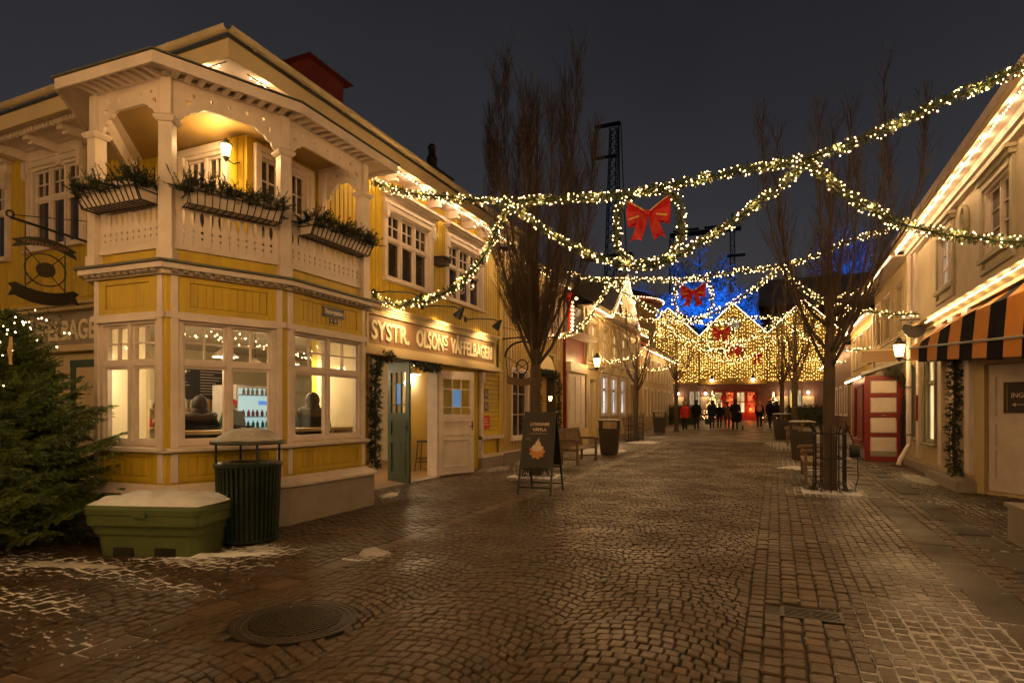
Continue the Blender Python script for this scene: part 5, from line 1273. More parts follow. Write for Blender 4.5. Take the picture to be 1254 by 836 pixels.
b = MB(); b.box(.56, .60, 27.40, 27.47, 1.75, 2.35); b.build('reflective_tag', emi('yellow_tag', (1, .75, .02), .55), None, label='narrow bright yellow tag on a tree trunk on the right', cat='tag')
# tree guards
def tree_guard(loc, label, h=1.25, r=.36, n=12):
    t = thing('tree_guard', label, 'tree guard', loc, 0, 'iron tree guards')
    for i in range(n):
        a = 2 * math.pi * i / n; c, s = math.cos(a), math.sin(a); b = MB()
        b.path([(c * (r + .05), s * (r + .05), 0), (c * r, s * r, .12), (c * r, s * r, h - .12), (c * (r + .03), s * (r + .03), h - .04), (c * (r + .07), s * (r + .07), h)], .012, 5); b.build('bar', M['black'], t, local=True)
    for z in (.16, .62, h - .14): b = MB(); b.path([(r * math.cos(a * .2618), r * math.sin(a * .2618), z) for a in range(25)], .011, 5, cap=False); b.build('ring', M['black'], t, local=True)
    b = MB()
    for i in range(16): a = 2 * math.pi * i / 16; b.bar((.2 * math.cos(a), .2 * math.sin(a), .035), (.46 * math.cos(a), .46 * math.sin(a), .03), .02, .012)
    b.build('base_grille', M['cast'], t, local=True)
    return t
tree_guard((.92, 12.69, g(12.7)), 'black iron guard around the bare tree on the right pavement', 1.22, .27)
tree_guard((-5.05, 12.85, g(12.8)), 'black iron guard around the tall tree behind the chalkboard sign', 1.22, .28)
tree_guard((-5.45, 25.5, g(25.5)), 'black iron guard around the slender left tree by the far bench', 1.2, .32, 10)
t = thing('cable_reel', 'round black cable box fixed to the side of the right tree guard', 'cable box', (1.33, 12.7, .86)); b = MB(Matrix.Rotation(math.pi / 2, 4, 'Y')); b.lathe([(.11, -.08), (.13, -.06), (.13, .06), (.11, .08)], 14); b.build('drum', M['black'], t, local=True); b = MB(); b.path([(0, 0, .1), (-.1, 0, .4), (-.15, 0, .55)], .01, 5); b.path([(0.05, 0, -.1), (.06, .02, -.5), (.0, .03, -.78)], .01, 5); b.build('cable', M['black'], t, local=True)

# ------------------------------------------------------------------ benches and litter bins
def bench():
    t = thing('wooden_bench', 'weathered slatted wooden bench in front of the wooden litter bin on the left', 'bench', (0, 0, 0), 0, 'weathered wooden benches along the street')
    L = 1.9
    for i in range(5): b = MB(); b.bbox(-L / 2, L / 2, -.02 + 0, .0, 0, .08, .008); b.M = None; b = MB(); b.box(-L / 2, L / 2, .02 + i * .095, .10 + i * .095, .42, .445); b.build('seat_slat', M['wood'], t, local=True)
    for i in range(15): x = -L / 2 + .1 + i * (L - .2) / 14; b = MB(); b.bar((x, .50, .50), (x, .60, .90), .055, .018); b.build('back_slat', M['wood'], t, local=True)
    b = MB(); b.bar((-L / 2, .61, .93), (L / 2, .61, .93), .045, .09); b.bar((-L / 2, .495, .48), (L / 2, .495, .48), .04, .06); b.build('back_rail', M['wood'], t, local=True)
    for sx in (-1, 1):
        x = sx * (L / 2 - .04)
        b = MB(); b.bar((x, .06, 0), (x, .06, .64), .06, .06); b.build('leg', M['wood'], t, local=True)
        b = MB(); b.bar((x, .50, 0), (x, .50, .46), .06, .06); b.bar((x, .50, .46), (x, .62, .95), .06, .06); b.build('leg', M['wood'], t, local=True)
        b = MB(); b.path([(x, .57, .66), (x, .35, .67), (x, .12, .67), (x, .0, .655), (x, -.03, .62)], [.03, .036, .04, .042, .03], 8); b.build('armrest', M['wood'], t, local=True)
        b = MB(); b.bar((x, .06, .39), (x, .50, .39), .045, .05); b.bar((x, .06, .15), (x, .50, .15), .035, .035); b.build('side_rail', M['wood'], t, local=True)
    return t
def bin_box():
    t = thing('wooden_litter_bin', 'square dark wooden litter bin with an open roof behind the nearest left bench', 'litter bin', (0, 0, 0), 0, 'square wooden litter bins')
    b = MB(); b.add([(-.25, -.25, .04), (.25, -.25, .04), (.25, .25, .04), (-.25, .25, .04), (-.31, -.31, .78), (.31, -.31, .78), (.31, .31, .78), (-.31, .31, .78)], [(3, 2, 1, 0), (4, 5, 6, 7), (0, 1, 5, 4), (1, 2, 6, 5), (2, 3, 7, 6), (3, 0, 4, 7)]); b.build('body', M['darkwood'], t, local=True)
    for s in range(4):
        R_ = Matrix.Rotation(math.pi / 2 * s, 4, 'Z')
        for i in range(5):
            b = MB(R_); x0 = -.25 + .1 * i; b.add([(x0 + .006, -.251, .05), (x0 + .094, -.251, .05), (x0 * 1.24 + .11, -.311, .77), (x0 * 1.24 + .012, -.311, .77), (x0 + .006, -.268, .05), (x0 + .094, -.268, .05), (x0 * 1.24 + .11, -.328, .77), (x0 * 1.24 + .012, -.328, .77)], [(0, 1, 2, 3), (7, 6, 5, 4), (0, 4, 5, 1), (1, 5, 6, 2), (2, 6, 7, 3), (3, 7, 4, 0)]); b.build('board', M['darkwood'], t, local=True)
    b = MB()
    for p, q in (((-.34, -.34), (.34, -.30)), ((-.34, .30), (.34, .34)), ((-.34, -.30), (-.30, .30)), ((.30, -.30), (.34, .30))): b.box(p[0], q[0], p[1], q[1], .78, .85)
    b.build('rim', M['darkwood'], t, local=True)
    for sx in (-1, 1):
        for sy in (-1, 1): b = MB(); b.box(sx * .29 - .03, sx * .29 + .03, sy * .29 - .03, sy * .29 + .03, .85, 1.10); b.build('post', M['darkwood'], t, local=True)
    b = MB(); b.bbox(-.36, .36, -.36, .36, 0, .04, .01); b = MB(); b.box(-.36, .36, -.36, .36, 1.10, 1.135); b.build('roof', M['darkwood'], t, local=True)
    b = snowcap(lambda s, q: (s * .35, q * .35, 1.136), .04, 12, 12, 9); b.build('snow_layer', M['dirtysnow'], t, local=True, smooth=True)
    return t
b0 = bench(); benches = [(-4.85, 16.5, math.pi / 2 * 3 - math.pi, None), (-5.75, 27.9, math.pi / 2, 'weathered bench beside the slender left tree, in front of the far wooden bin'), (.50, 14.6, -math.pi / 2, 'wooden bench behind the right tree guard with snow on its slats'), (.35, 25.6, -math.pi / 2, 'wooden bench farther along the right pavement by the tagged tree')]
for i, (x, y, rz, lb) in enumerate(benches):
    o = b0 if i == 0 else copy_tree(b0); o.location = (x, y, g(y)); o.rotation_euler = (0, 0, math.pi / 2 if x < 0 else -math.pi / 2)
    if lb: o['label'] = lb
q0 = bin_box(); bins = [(-5.05, 19.55, .15, None), (-5.55, 31.8, .1, 'square wooden litter bin on the left, beyond the far bench'), (.70, 19.3, 0, 'square wooden litter bin with a snowy roof behind the right tree guard'), (.25, 28.0, .1, 'far square wooden litter bin beside the tagged tree on the right')]
for i, (x, y, rz, lb) in enumerate(bins):
    o = q0 if i == 0 else copy_tree(q0); o.location = (x, y, g(y)); o.rotation_euler = (0, 0, rz)
    if lb: o['label'] = lb

# ------------------------------------------------------------------ garlands over the street
def garland(Y, dx, dz, label, bowlabel, seed, xl=-7.0, xr=3.3, per=170, bulbs=38, br=.0088, needle_ln=.05, bmat=None, watts=20.0):
    rr = random.Random(seed); t = thing('light_garland', label, 'garland', (dx - 1.8, Y, 5 + dz), 0, 'fir garlands strung across the street')
    def pt(l): return [(x + dx if -5.0 < x < 2.0 else x + dx * .5, Y + .0, z + dz) for x, z in l]
    segs = [pt([(xl + .1, 5.90), (-6.3, 5.62), (-5.46, 5.42), (-4.75, 5.25), (-4.11, 5.14), (-3.03, 5.05), (-2.23, 4.97), (-1.47, 5.0), (-.54, 5.08), (.41, 5.10), (1.1, 5.26), (1.84, 5.53), (2.8, 5.83), (xr, 6.05)]),
            pt([(xl + .05, 3.76), (-6.6, 3.60), (-6.15, 3.55), (-5.38, 3.70), (-4.75, 4.10), (-4.4, 4.62), (-4.11, 5.1)]),
            pt([(-4.11, 5.1), (-3.6, 4.66), (-3.03, 4.28), (-2.5, 4.0), (-1.8, 3.82), (-1.12, 4.05), (-.54, 4.37), (0, 4.74), (.41, 5.06)]),
            pt([(.41, 5.06), (.91, 4.51), (1.39, 4.14), (1.84, 3.92), (2.35, 3.77), (2.8, 3.68), (xr, 3.66)])]
    ring = [(-1.79 + .50 * math.copysign(abs(math.cos(a)) ** .8, math.cos(a)), 4.43 + .56 * math.copysign(abs(math.sin(a)) ** .8, math.sin(a))) for a in [2 * math.pi * i / 16 for i in range(17)]]
    segs.append(pt(ring))
    b = MB(); c = MB(); w_ = MB()
    for s in segs:
        P = spline(s, 5); fir_rope(b, P, .055, per, rr, needle_ln, .006); rope_bulbs(c, P, .068, bulbs, br, rr); w_.path(P, .018, 5)
    string_glow(t, [tuple(p) for p in spline(segs[0], 1)], 1.2, watts, WARM); string_glow(t, [tuple(p) for p in spline(segs[1], 1)], 1.2, watts, WARM); string_glow(t, [tuple(p) for p in spline(segs[2], 1)], 1.2, watts, WARM); string_glow(t, [tuple(p) for p in spline(segs[3], 1)], 1.2, watts, WARM)
    w_.build('wire_rope', M['fircut'], t); b.build('needles', M['fir'], t, kind='stuff'); c.build('bulbs', bmat or M['bulb'], t, kind='stuff')
    # bow
    bw_ = thing('red_bow', bowlabel, 'bow', (dx - 1.78, Y - .09, 4.56 + dz), 0, 'red bows on the garlands')
    for sx in (-1, 1):
        q = MB(); nU, nV = 9, 6; vs = []
        for i in range(nU + 1):
            s = i / nU
            for j in range(nV + 1):
                v = j / nV * 2 - 1; hgt = .045 + .155 * s ** .8; fold = .05 * math.sin(s * math.pi)
                vs.append((sx * (.03 + .30 * s - .02 * (v * v) * s), -.02 - fold * (1 - v * v) - .02 * math.sin(v * 5 + 1) * s, v * hgt + .045 * s + .03))
        q.add(vs, [(i * (nV + 1) + j, i * (nV + 1) + j + 1, (i + 1) * (nV + 1) + j + 1, (i + 1) * (nV + 1) + j) for i in range(nU) for j in range(nV)])
        vs2 = [(x, .05 + .05 * math.sin(abs(x) * 9), z) for x, y, z in vs]
        q.add(vs2, [(i * (nV + 1) + j, (i + 1) * (nV + 1) + j, (i + 1) * (nV + 1) + j + 1, i * (nV + 1) + j + 1) for i in range(nU) for j in range(nV)])
        lo = q.build('loop', M['redbow'], bw_, local=True, smooth=True)
        e_ = MB(); top = [vs[i * (nV + 1) + nV] for i in range(nU + 1)]
        e_.add([(x, y - .012, z - .0) for x, y, z in top] + [(x * .97, y - .03, z - .035) for x, y, z in top], [(i, i + 1, nU + 2 + i, nU + 1 + i) for i in range(nU)])
        low = [vs[i * (nV + 1) + 1] for i in range(3, nU)]; e_.add([(x, y - .012, z + .02) for x, y, z in low] + [(x, y - .02, z + .045) for x, y, z in low], [(i, i + 1, len(low) + 1 + i, len(low) + i) for i in range(len(low) - 1)])
        e_.build('gold_edge', M['goldtrim'], lo, local=True)
        q = MB(); out = [(sx * .0, 0), (sx * .10, .0), (sx * .17, -.16), (sx * .25, -.38), (sx * .14, -.33), (sx * .07, -.40), (sx * .04, -.22)]
        vs = []; n = 7
        for i in range(n + 1):
            s = i / n
            for j in range(5):
                v = j / 4; x = (.0 + .09 * s) + v * (.13 + .06 * s); z = -.02 - .36 * s - (.07 * (1 - abs(v * 2 - 1)) * -1 if i == n else 0)
                vs.append((sx * x, -.035 + .035 * math.sin(s * 7 + v * 4 + sx), z))
        q.add(vs, [(i * 5 + j, i * 5 + j + 1, (i + 1) * 5 + j + 1, (i + 1) * 5 + j) for i in range(n) for j in range(4)]); q.build('tail', M['redbow'], bw_, local=True, smooth=True)
    q = MB(); q.ell((0, -.05, .03), .055, .045, .06, 10, 6); q.build('knot', M['redbow'], bw_, local=True, smooth=True)
    return t
GL = ['nearest fir garland with warm bulbs, running from the bakery across to the right house', 'second fir garland across the street, before the rounded lit roof', 'third fir garland across the street with the smaller red bow', 'farthest fir garland, just before the curtain-lit gables']
BL = ['largest red bow, framed by the nearest garland ring', 'second largest red bow, below the blue-lit trees', 'small red bow over the street before the middle gable', 'smallest red bow on the farthest garland']
garland(9.3, 0, 0, GL[0], BL[0], 71)
garland(17.2, -.30, .27, GL[1], BL[1], 72, per=90, bulbs=30, br=.011)
garland(25.5, -.22, .18, GL[2], BL[2], 73, per=50, bulbs=20, br=.014, bmat=M['bulbfar'])
garland(34.0, -.25, .35, GL[3], BL[3], 74, per=36, bulbs=15, br=.016, bmat=M['bulbfar'])
garland(1.3, .1, -.06, 'unseen fir garland added just over the camera for fill light', 'red bow on the added garland just over the camera', 75, per=14, bulbs=34, watts=38)  # out of frame, added as fill light for the bay and foreground
garland(-6.7, .2, -.1, 'unseen fir garland added behind the camera for fill light', 'red bow on the added garland behind the camera', 76, per=14, bulbs=34, watts=38)  # second added garland, more fill from behind the view

# ------------------------------------------------------------------ eave lights of the bakery
string_lights([(EX - .06, EY + .35, 6.13), (EX - .06, WY1 + .1, 6.13)], .125, .0135, 'row of warm bulbs under the street eave of the yellow bakery', group='bulb strings under the eaves')
string_lights([(EX - .9, EY + .05, 6.15), (EX - .1, EY + .05, 6.15)], .22, .013, 'few warm bulbs under the bakery eave above the balcony roof corner', group='bulb strings under the eaves')

def pitched_house(name, label, cat, Fm, a0, a1, z1, depth, over, mt, rz, roofm, gutm=None, zb=0.0):
    """plain body and roof: a along the street, b<0 behind the facade"""
    c = Fm @ Vector((a0, 0, 0)); t = thing(name, label, cat, (c.x, c.y, 0))
    m = MB(Fm); m.box(a0, a1, -depth, -.22, zb, z1); m.build('body', mt, t)
    r = MB(Fm); o = over
    r.add([(a0, o, z1 + .12), (a1, o, z1 + .12), (a1, -depth / 2, rz), (a0, -depth / 2, rz), (a0, -depth - .2, z1 + .1), (a1, -depth - .2, z1 + .1),
           (a0, o, z1 + .04), (a1, o, z1 + .04), (a1, -depth / 2, rz - .1), (a0, -depth / 2, rz - .1), (a0, -depth - .2, z1 + .02), (a1, -depth - .2, z1 + .02)],
          [(0, 1, 2, 3), (3, 2, 5, 4), (6, 9, 8, 7), (9, 10, 11, 8), (0, 6, 7, 1), (0, 3, 9, 6), (3, 4, 10, 9), (1, 7, 8, 2), (2, 8, 11, 5)]); r.build('roof', roofm, t)
    g_ = MB(Fm); g_.box(a0, a1, -.2, o - .02, z1 - .02, z1 + .03); g_.build('soffit', M['white'], t)
    g_ = MB(Fm); g_.box(a0, a1, o - .018, o + .02, z1 - .06, z1 + .14); g_.build('fascia', gutm or M['cream'], t)
    return t
def lit_or_dark(i): return M['litcurtain'] if i % 3 == 0 else M['dark']

# ---- second house on the left: ochre boards
h2 = pitched_house('board_house', 'ochre house with upright boards next to the bakery, behind the tall bare tree', 'house', FL, WY1 + .02, 20.6, 6.0, 7, .40, M['ochre'], 9.2, M['roof'])
hol = [(15.95, 17.15, .80, 2.80), (17.9, 19.7, .2, 3.5), (16.5, 17.4, 4.2, 5.5), (18.9, 19.8, 4.2, 5.5)]
m = MB(FL); wall(m, WY1 + .02, 20.6, 0, 6.0, hol, -.2, 0); m.build('street_wall', M['ochre'], h2)
m = MB(FL); vboards(m, WY1 + .06, 20.5, .45, 5.95, [(a - .08, b + .08, c - .08, d + .08) for a, b, c, d in hol], w=.20, batten=.05); m.build('wall_boards', M['ochre'], h2, kind='stuff')
window(FL, h2, 15.95, 17.15, .80, 2.80, 1, 0, (1, 1), cas=.07, low=(2, 3), b=.03, setback=.03)
window(FL, h2, 16.5, 17.4, 4.2, 5.5, 2, .0, (1, 1), cas=.07, low=(1, 3), b=.03)
window(FL, h2, 18.9, 19.8, 4.2, 5.5, 2, .0, (1, 1), cas=.07, low=(1, 3), b=.03)
for a in (16.0, 17.48, 18.4, 19.88):
    s_ = MB(FL); s_.bbox(a - .0, a + .42, .02, .06, 4.15, 5.55, .01); so = s_.build('shutter', M['darkwood'], h2)
    for i in range(9): q = MB(FL); q.box(a + .05, a + .37, .061, .075, 4.25 + i * .14, 4.35 + i * .14); q.build('slat', M['darkwood'], so)
dr = MB(FL); dr.box(17.9, 18.05, -.3, .06, .2, 2.75); dr.box(19.55, 19.7, -.3, .06, .2, 2.75); dr.box(17.9, 19.7, -.3, .06, 2.75, 2.85); dr.box(18.78, 18.82, -.28, -.20, .2, 2.75); do = dr.build('doorway', M['darkwood'], h2)
for a, b in ((18.05, 18.78), (18.82, 19.55)):
    d_ = MB(FL); d_.box(a, b, -.26, -.22, .2, 1.1); d_.build('door_panel', M['darkwood'], do); d_ = MB(FL); d_.box(a, b, -.25, -.235, 1.1, 2.75); d_.build('pane', M['dark'], do)
ar = MB(FL); ar.prism([(17.95 + .85 + .85 * math.cos(math.pi * i / 14), 2.86 + .62 * math.sin(math.pi * i / 14)) for i in range(15)], -.12, .045); ar.build('arch_panel', M['yellow'], h2)
m = MB(FL); m.box(WY1 + .05, 17.8, 0, .10, 0, .42); m.build('plinth', M['plinth'], h2); m = MB(FL); m.box(19.8, 20.6, 0, .10, 0, .42); m.build('plinth', M['plinth'], h2); m = MB(FL); m.box(WY1 + .05, 17.8, 0, .13, .421, .46); m.build('plinth_ledge', M['white'], h2)
string_lights([(XF + .36, WY1 + .3, 5.92), (XF + .36, 20.5, 5.92)], .16, .015, 'row of bulbs under the eave of the ochre board house', watts=16, group='bulb strings under the eaves')
door_garland([(XF + .14, 17.85, .5), (XF + .15, 17.83, 1.6), (XF + .15, 17.85, 2.7), (XF + .16, 18.8, 2.86), (XF + .15, 19.75, 2.7), (XF + .15, 19.76, 1.6), (XF + .14, 19.75, .5)], .07, 'dark fir garland framing the arched doorway of the ochre house', 33, per=110)
lantern((XF + .35, 18.35, 2.0), (-.3, 0), 'small glowing lantern in the arched doorway behind the tall tree', .55, 5)
# hanging sign of the ochre house
t = thing('hanging_sign', 'wrought iron hanging sign with a ribbon on the ochre house', 'sign', (XF, 15.4, 3.5))
b = MB(); b.path([(XF + .0, 15.35, 3.62), (XF + 1.25, 15.35, 3.66)], .018, 5); b.path([(XF, 15.35, 3.95), (XF + 1.2, 15.35, 3.68)], .007, 4); b.build('bracket', M['black'], t)
FQ = frame((0, 15.35), (1, 0)); x0 = XF + .62
b = MB(FQ); b.path([(x0 + .52 * math.cos(math.pi * i / 12), 0, 3.10 + .42 * math.sin(math.pi * i / 12)) for i in range(13)], .03, 5); b.rod((x0 - .5, 0, 3.1), (x0 - .42, 0, 2.4), .012); b.rod((x0 + .5, 0, 3.1), (x0 + .42, 0, 2.4), .012); b.path([(x0 + .17 * math.cos(i * .5), 0, 2.82 + .2 * math.sin(i * .5)) for i in range(14)], .02, 5); b.rod((x0 - .45, 0, 2.55), (x0 + .45, 0, 3.1), .01); b.rod((x0 + .45, 0, 2.55), (x0 - .45, 0, 3.1), .01); b.build('frame', M['black'], t)
b = MB(FQ); b.plate([(x0 - .46, 2.40), (x0 - .38, 2.34), (x0, 2.28), (x0 + .38, 2.34), (x0 + .46, 2.40), (x0 + .46, 2.58), (x0, 2.47), (x0 - .46, 2.58)], [], -.015, .015); b.build('ribbon_banner', M['wood'], t)

# ---- red entrance between the ochre and the grey house
t = thing('entrance_porch', 'red entrance porch with a blank board and a lit striped pole above, on the left', 'porch', (XF, 20.7, 0))
m = MB(FL); m.box(20.62, 22.9, -.3, .12, 0, 4.3); m.build('wall', M['redpaint'], t)
m = MB(FL); m.box(20.72, 22.75, .121, .18, .95, 3.02); o = m.build('pale_panel', M['white'], t)
for a in (20.78, 21.5, 22.2):
    q = MB(FL); q.bbox(a, a + .48, .18, .205, 1.1, 2.9, .012); q.build('panel', M['white'], o)
m = MB(FL); m.box(20.6, 22.9, .121, .30, .3, .948); m.build('plinth', M['sandtrim'], t)
m = MB(FL); m.box(20.64, 22.85, .121, .30, 3.03, 3.38); o = m.build('board', M['cream'], t); 
m = MB(FL); m.box(20.5, 23.0, .0, .62, 4.3, 4.42); m.build('canopy', M['white'], t)
m = MB(FL); m.box(20.7, 22.8, -.25, .05, 4.42, 5.55); m.build('upper_box', M['darkwood'], t)
q = MB()
for k in range(3):
    for zz in range(8): q.octa((XF + .3, 20.75 + k * .07, 4.55 + zz * .14), .035)
q.octa((XF + .3, 21.3, 5.75), .06); q.build('bulbs', M['bulb'], t, kind='stuff')
m = MB(); m.lathe([(.06, 4.42), (.06, 5.6), (.14, 5.62), (.16, 5.72), (.10, 5.84), (.02, 5.9)], 10, (XF + .2, 20.85, 0)); m.build('striped_pole', M['redbow'], t)
lantern((XF + .62, 22.95, 3.50), (-.5, 0), 'bright lit lantern beside the red entrance porch', 1.25, 60)

# ---- third house on the left: grey cream boards, gable, pedimented windows
h3 = pitched_house('gable_house', 'sand coloured two-storey house with a lit gable and pedimented windows on the left', 'house', FL, 23.0, 34.0, 5.8, 7, .45, M['sandtrim'], 8.6, M['roof'])
up = [(23.9 + 1.85 * i, 25.0 + 1.85 * i, 3.75, 5.25) for i in range(5)]
lo = [(25.75, 26.75, 1.45, 3.15), (27.5, 28.5, 1.45, 3.15), (29.25, 30.25, 1.45, 3.15)]
drs = [(23.7, 24.75, .3, 2.9), (31.2, 32.2, .4, 3.0)]
m = MB(FL); wall(m, 23.0, 34.0, 0, 5.8, up + lo + drs, -.2, 0); m.build('street_wall', M['sandtrim'], h3)
for i, (a, b, c, d) in enumerate(up): window(FL, h3, a, b, c, d, 2, .66, (1, 1), cas=.10, mframe=M['sandtrim'], pane=M['litwarm'] if i in (0, 2, 3) else M['litcurtain'], separate=False, low=(1, 2), crown=True)
for i, (a, b, c, d) in enumerate(lo):
    o = window(FL, h3, a, b, c, d, 2, .66, (1, 1), cas=.10, mframe=M['white'], pane=M['litcool'], separate=False, low=(1, 2), fr=.04)
    p = MB(FL); p.prism([(a - .22, d + .14), (b + .22, d + .14), ((a + b) / 2, d + .55)], 0, .14); p.build('pediment', M['sandtrim'], o)
for i, (a, b, c, d) in enumerate(drs):
    q = MB(FL); q.box(a, a + .1, -.2, .08, c, d); q.box(b - .1, b, -.2, .08, c, d); q.box(a, b, -.2, .09, d, d + .12); q.box(a + .1, b - .1, -.14, -.08, c, c + 1.2); o = q.build('door', M['sandtrim'], h3)
    for k in range(3): q = MB(FL); q.box(a + .3, b - .3, -.11, -.10, c + 1.25 + k * .45, c + 1.65 + k * .45); q.build('pane', M['bluelit'] if i == 0 else M['dark'], o)
    q = MB(FL); q.box(a + .1, a + .3, -.14, -.08, c + 1.2, d); q.box(b - .3, b - .1, -.14, -.08, c + 1.2, d); q.build('door_stile', M['sandtrim'], o)
m = MB(FL); m.box(23.0, 34, 0, .08, 3.35, 3.50); m.box(23, 34, 0, .16, 3.5, 3.56); m.box(23, 34, 0, .06, 5.55, 5.75); m.build('string_course', M['sandtrim'], h3)
m = MB(FL); m.box(23, 34, 0, .08, 0, .45); m.build('plinth', M['plinth'], h3)
for a in (23.1, 25.4, 27.25, 29.1, 30.95, 33.8):
    m = MB(FL); m.box(a - .12, a + .12, 0, .07, .45, 3.35); m.build('pilaster', M['sandtrim'], h3); m = MB(FL); m.box(a - .12, a + .12, 0, .07, 3.57, 5.55); m.build('pilaster', M['sandtrim'], h3)
m = MB(FL); m.prism([(26.0, 5.8), (32.0, 5.8), (29.0, 8.15)], -3.5, .12); m.build('gable', M['sandtrim'], h3)
m = MB(FL)
for p, q in (((25.75, 5.72), (29, 8.28)), ((29, 8.28), (32.25, 5.72))): m.bar((p[0], .16, p[1]), (q[0], .16, q[1]), .62, .10)
m.build('verge_board', M['white'], h3)
m = MB(FL); m.prism([(28.75, 6.3), (29.25, 6.3), (29.25, 6.95), (29, 7.2), (28.75, 6.95)], .12, .16); m.build('attic_window', M['dark'], h3)
m = MB(FL); m.rod((23.05, .16, .4), (23.05, .16, 5.7), .055, 8); m.build('downpipe', M['gutter'], h3)
string_lights([(XF + .48, 23.0, 5.70), (XF + .48, 26.0, 5.70), (XF + .48, 29.0, 8.05), (XF + .48, 32.0, 5.7), (XF + .48, 34.0, 5.7)], .17, .019, 'row of bulbs following the eave and gable of the sand coloured house', watts=15, group='bulb strings under the eaves')
# short lit garland end on the wall
# ---- fourth house on the left and the round tower roof
h4 = pitched_house('corner_house', 'dim sand coloured house at the far end of the left row, behind the bare trees', 'house', FL, 34.1, 46.0, 5.2, 6, .4, M['ochre'], 7.6, M['redroof'])
m = MB(FL); m.box(34.1, 46, -.2, 0, 0, 5.2); m.build('street_wall', M['ochre'], h4)
for i in range(5):
    a = 35 + 2.2 * i; window(FL, h4, a, a + 1.1, 3.4, 4.7, 2, 0, (1, 1), cas=.1, pane=lit_or_dark(i), separate=False, sill=False); window(FL, h4, a, a + 1.1, 1.3, 2.9, 2, 0, (1, 1), cas=.1, pane=M['litcool'] if i == 1 else M['litcurtain'], separate=False, sill=False)
string_lights([(XF + .42, 34.2, 5.05), (XF + .42, 46, 5.05)], .2, .02, 'row of bulbs under the eave of the farthest left house', spacing=2, group='bulb strings under the eaves')
t = thing('round_tower', 'round tower with a shallow conical roof ringed by glowing lights, above the left houses', 'tower', (-10.2, 42, 0))
b = MB(); b.lathe([(2.6, 0), (2.6, 8.9)], 32); b.build('wall', M['ochre'], t, local=True)
b = MB(); b.lathe([(3.05, 8.9), (3.05, 9.2), (2.0, 9.75), (.3, 10.3)], 40); b.build('roof', M['brickred'], t, local=True)
b = MB()
for i in range(90): a = 2 * math.pi * i / 90; b.octa((3.12 * math.cos(a), 3.12 * math.sin(a), 9.12), .028)
b.build('bulbs', M['bulbs_eave'], t, local=True, kind='stuff')

# ------------------------------------------------------------------ right side
XR = 3.35
FRt = frame((XR, 0), (0, -1))       # a = -Y, b towards the street
def ry(y0, y1): return (-max(y0, y1), -min(y0, y1))
h5 = pitched_house('grey_cream_house', 'grey cream corner house on the right with two rows of eave bulbs', 'house', FRt, -19.3, 9.0, 5.95, 8, .42, M['greycream'], 9.0, M['roof'], zb=3.5)
upw = [(*ry(11.6, 12.95), 4.29, 5.42), (*ry(14.97, 16.2), 4.29, 5.42), (*ry(8.0, 9.4), 4.29, 5.42), (*ry(4.2, 5.6), 4.29, 5.42)]
m = MB(FRt); wall(m, -19.3, 9.0, 3.50, 5.95, upw, -.25, 0); m.build('upper_wall', M['greycream'], h5)
for (a, b, c, d) in upw:
    o = window(FRt, h5, a, b, c, d, 2, 0, (1, 1), cas=0, mframe=M['white'], low=(1, 3), sill=False, pane=M['dark'] if a > -14 else M['litcurtain'], setback=.06)
    q = MB(FRt); q.box(a - .13, a, 0, .05, c - .25, d + .1); q.box(b, b + .13, 0, .05, c - .25, d + .1); q.box(a, b, 0, .06, d + .002, d + .12); q.box(a - .16, b + .16, 0, .09, c - .12, c - .03); q.box(a - .13, b + .13, 0, .05, c - .32, c - .25); q.box(a - .2, b + .2, 0, .16, d + .20, d + .26); q.box(a - .16, b + .16, 0, .10, d + .121, d + .2); q.build('casing', M['trim'], o)
t_ = MB(FRt); t_.path([(-14.05 + .20 * math.cos(i * .524), .04, 5.22 + .30 * math.sin(i * .524)) for i in range(13)], .045, 6, cap=False); t_.path([(-14.05 + .07 * math.cos(i * .785), .05, 5.22 + .12 * math.sin(i * .785)) for i in range(9)], .02, 5, cap=False)
for i in range(4): a = i * math.pi / 4; t_.rod((-14.05 - .19 * math.cos(a), .04, 5.22 - .28 * math.sin(a)), (-14.05 + .19 * math.cos(a), .04, 5.22 + .28 * math.sin(a)), .014, 5)
t_.build('oval_window', M['trim'], h5)
for a in (-19.3, -18.7): m = MB(FRt); m.box(a, a + .3, 0, .06, 3.9, 5.9); m.build('corner_pilaster', M['white'], h5)
m = MB(FRt); m.box(-19.3, 9, 0, .10, 3.50, 3.56); m.box(-19.3, 9, 0, .26, 3.68, 3.74); m.add([(-19.3, .02, 3.56), (9, .02, 3.56), (9, .24, 3.68), (-19.3, .24, 3.68)], [(0, 1, 2, 3)]); m.build('string_course', M['sandtrim'], h5)
m = MB(FRt); m.box(-19.3, 9, 0.0, .10, 5.72, 5.80); m.box(-19.3, 9, 0, .16, 5.80, 5.93); m.build('eave_moulding', M['white'], h5)
m = MB(FRt); m.box(-19.3, 9, .44, .47, 5.98, 6.14); m.build('gutter', M['white'], h5)
string_lights([(XR - .36, 19.2, 5.86), (XR - .36, -8.5, 5.86)], .105, .0125, 'upper row of bulbs under the eave of the grey cream house', watts=7, group='bulb strings under the eaves')
string_lights([(XR - .24, 16.3, 3.60), (XR - .24, -8.5, 3.60)], .105, .0115, 'lower row of bulbs along the string course above the striped awning', watts=6, group='bulb strings under the eaves')
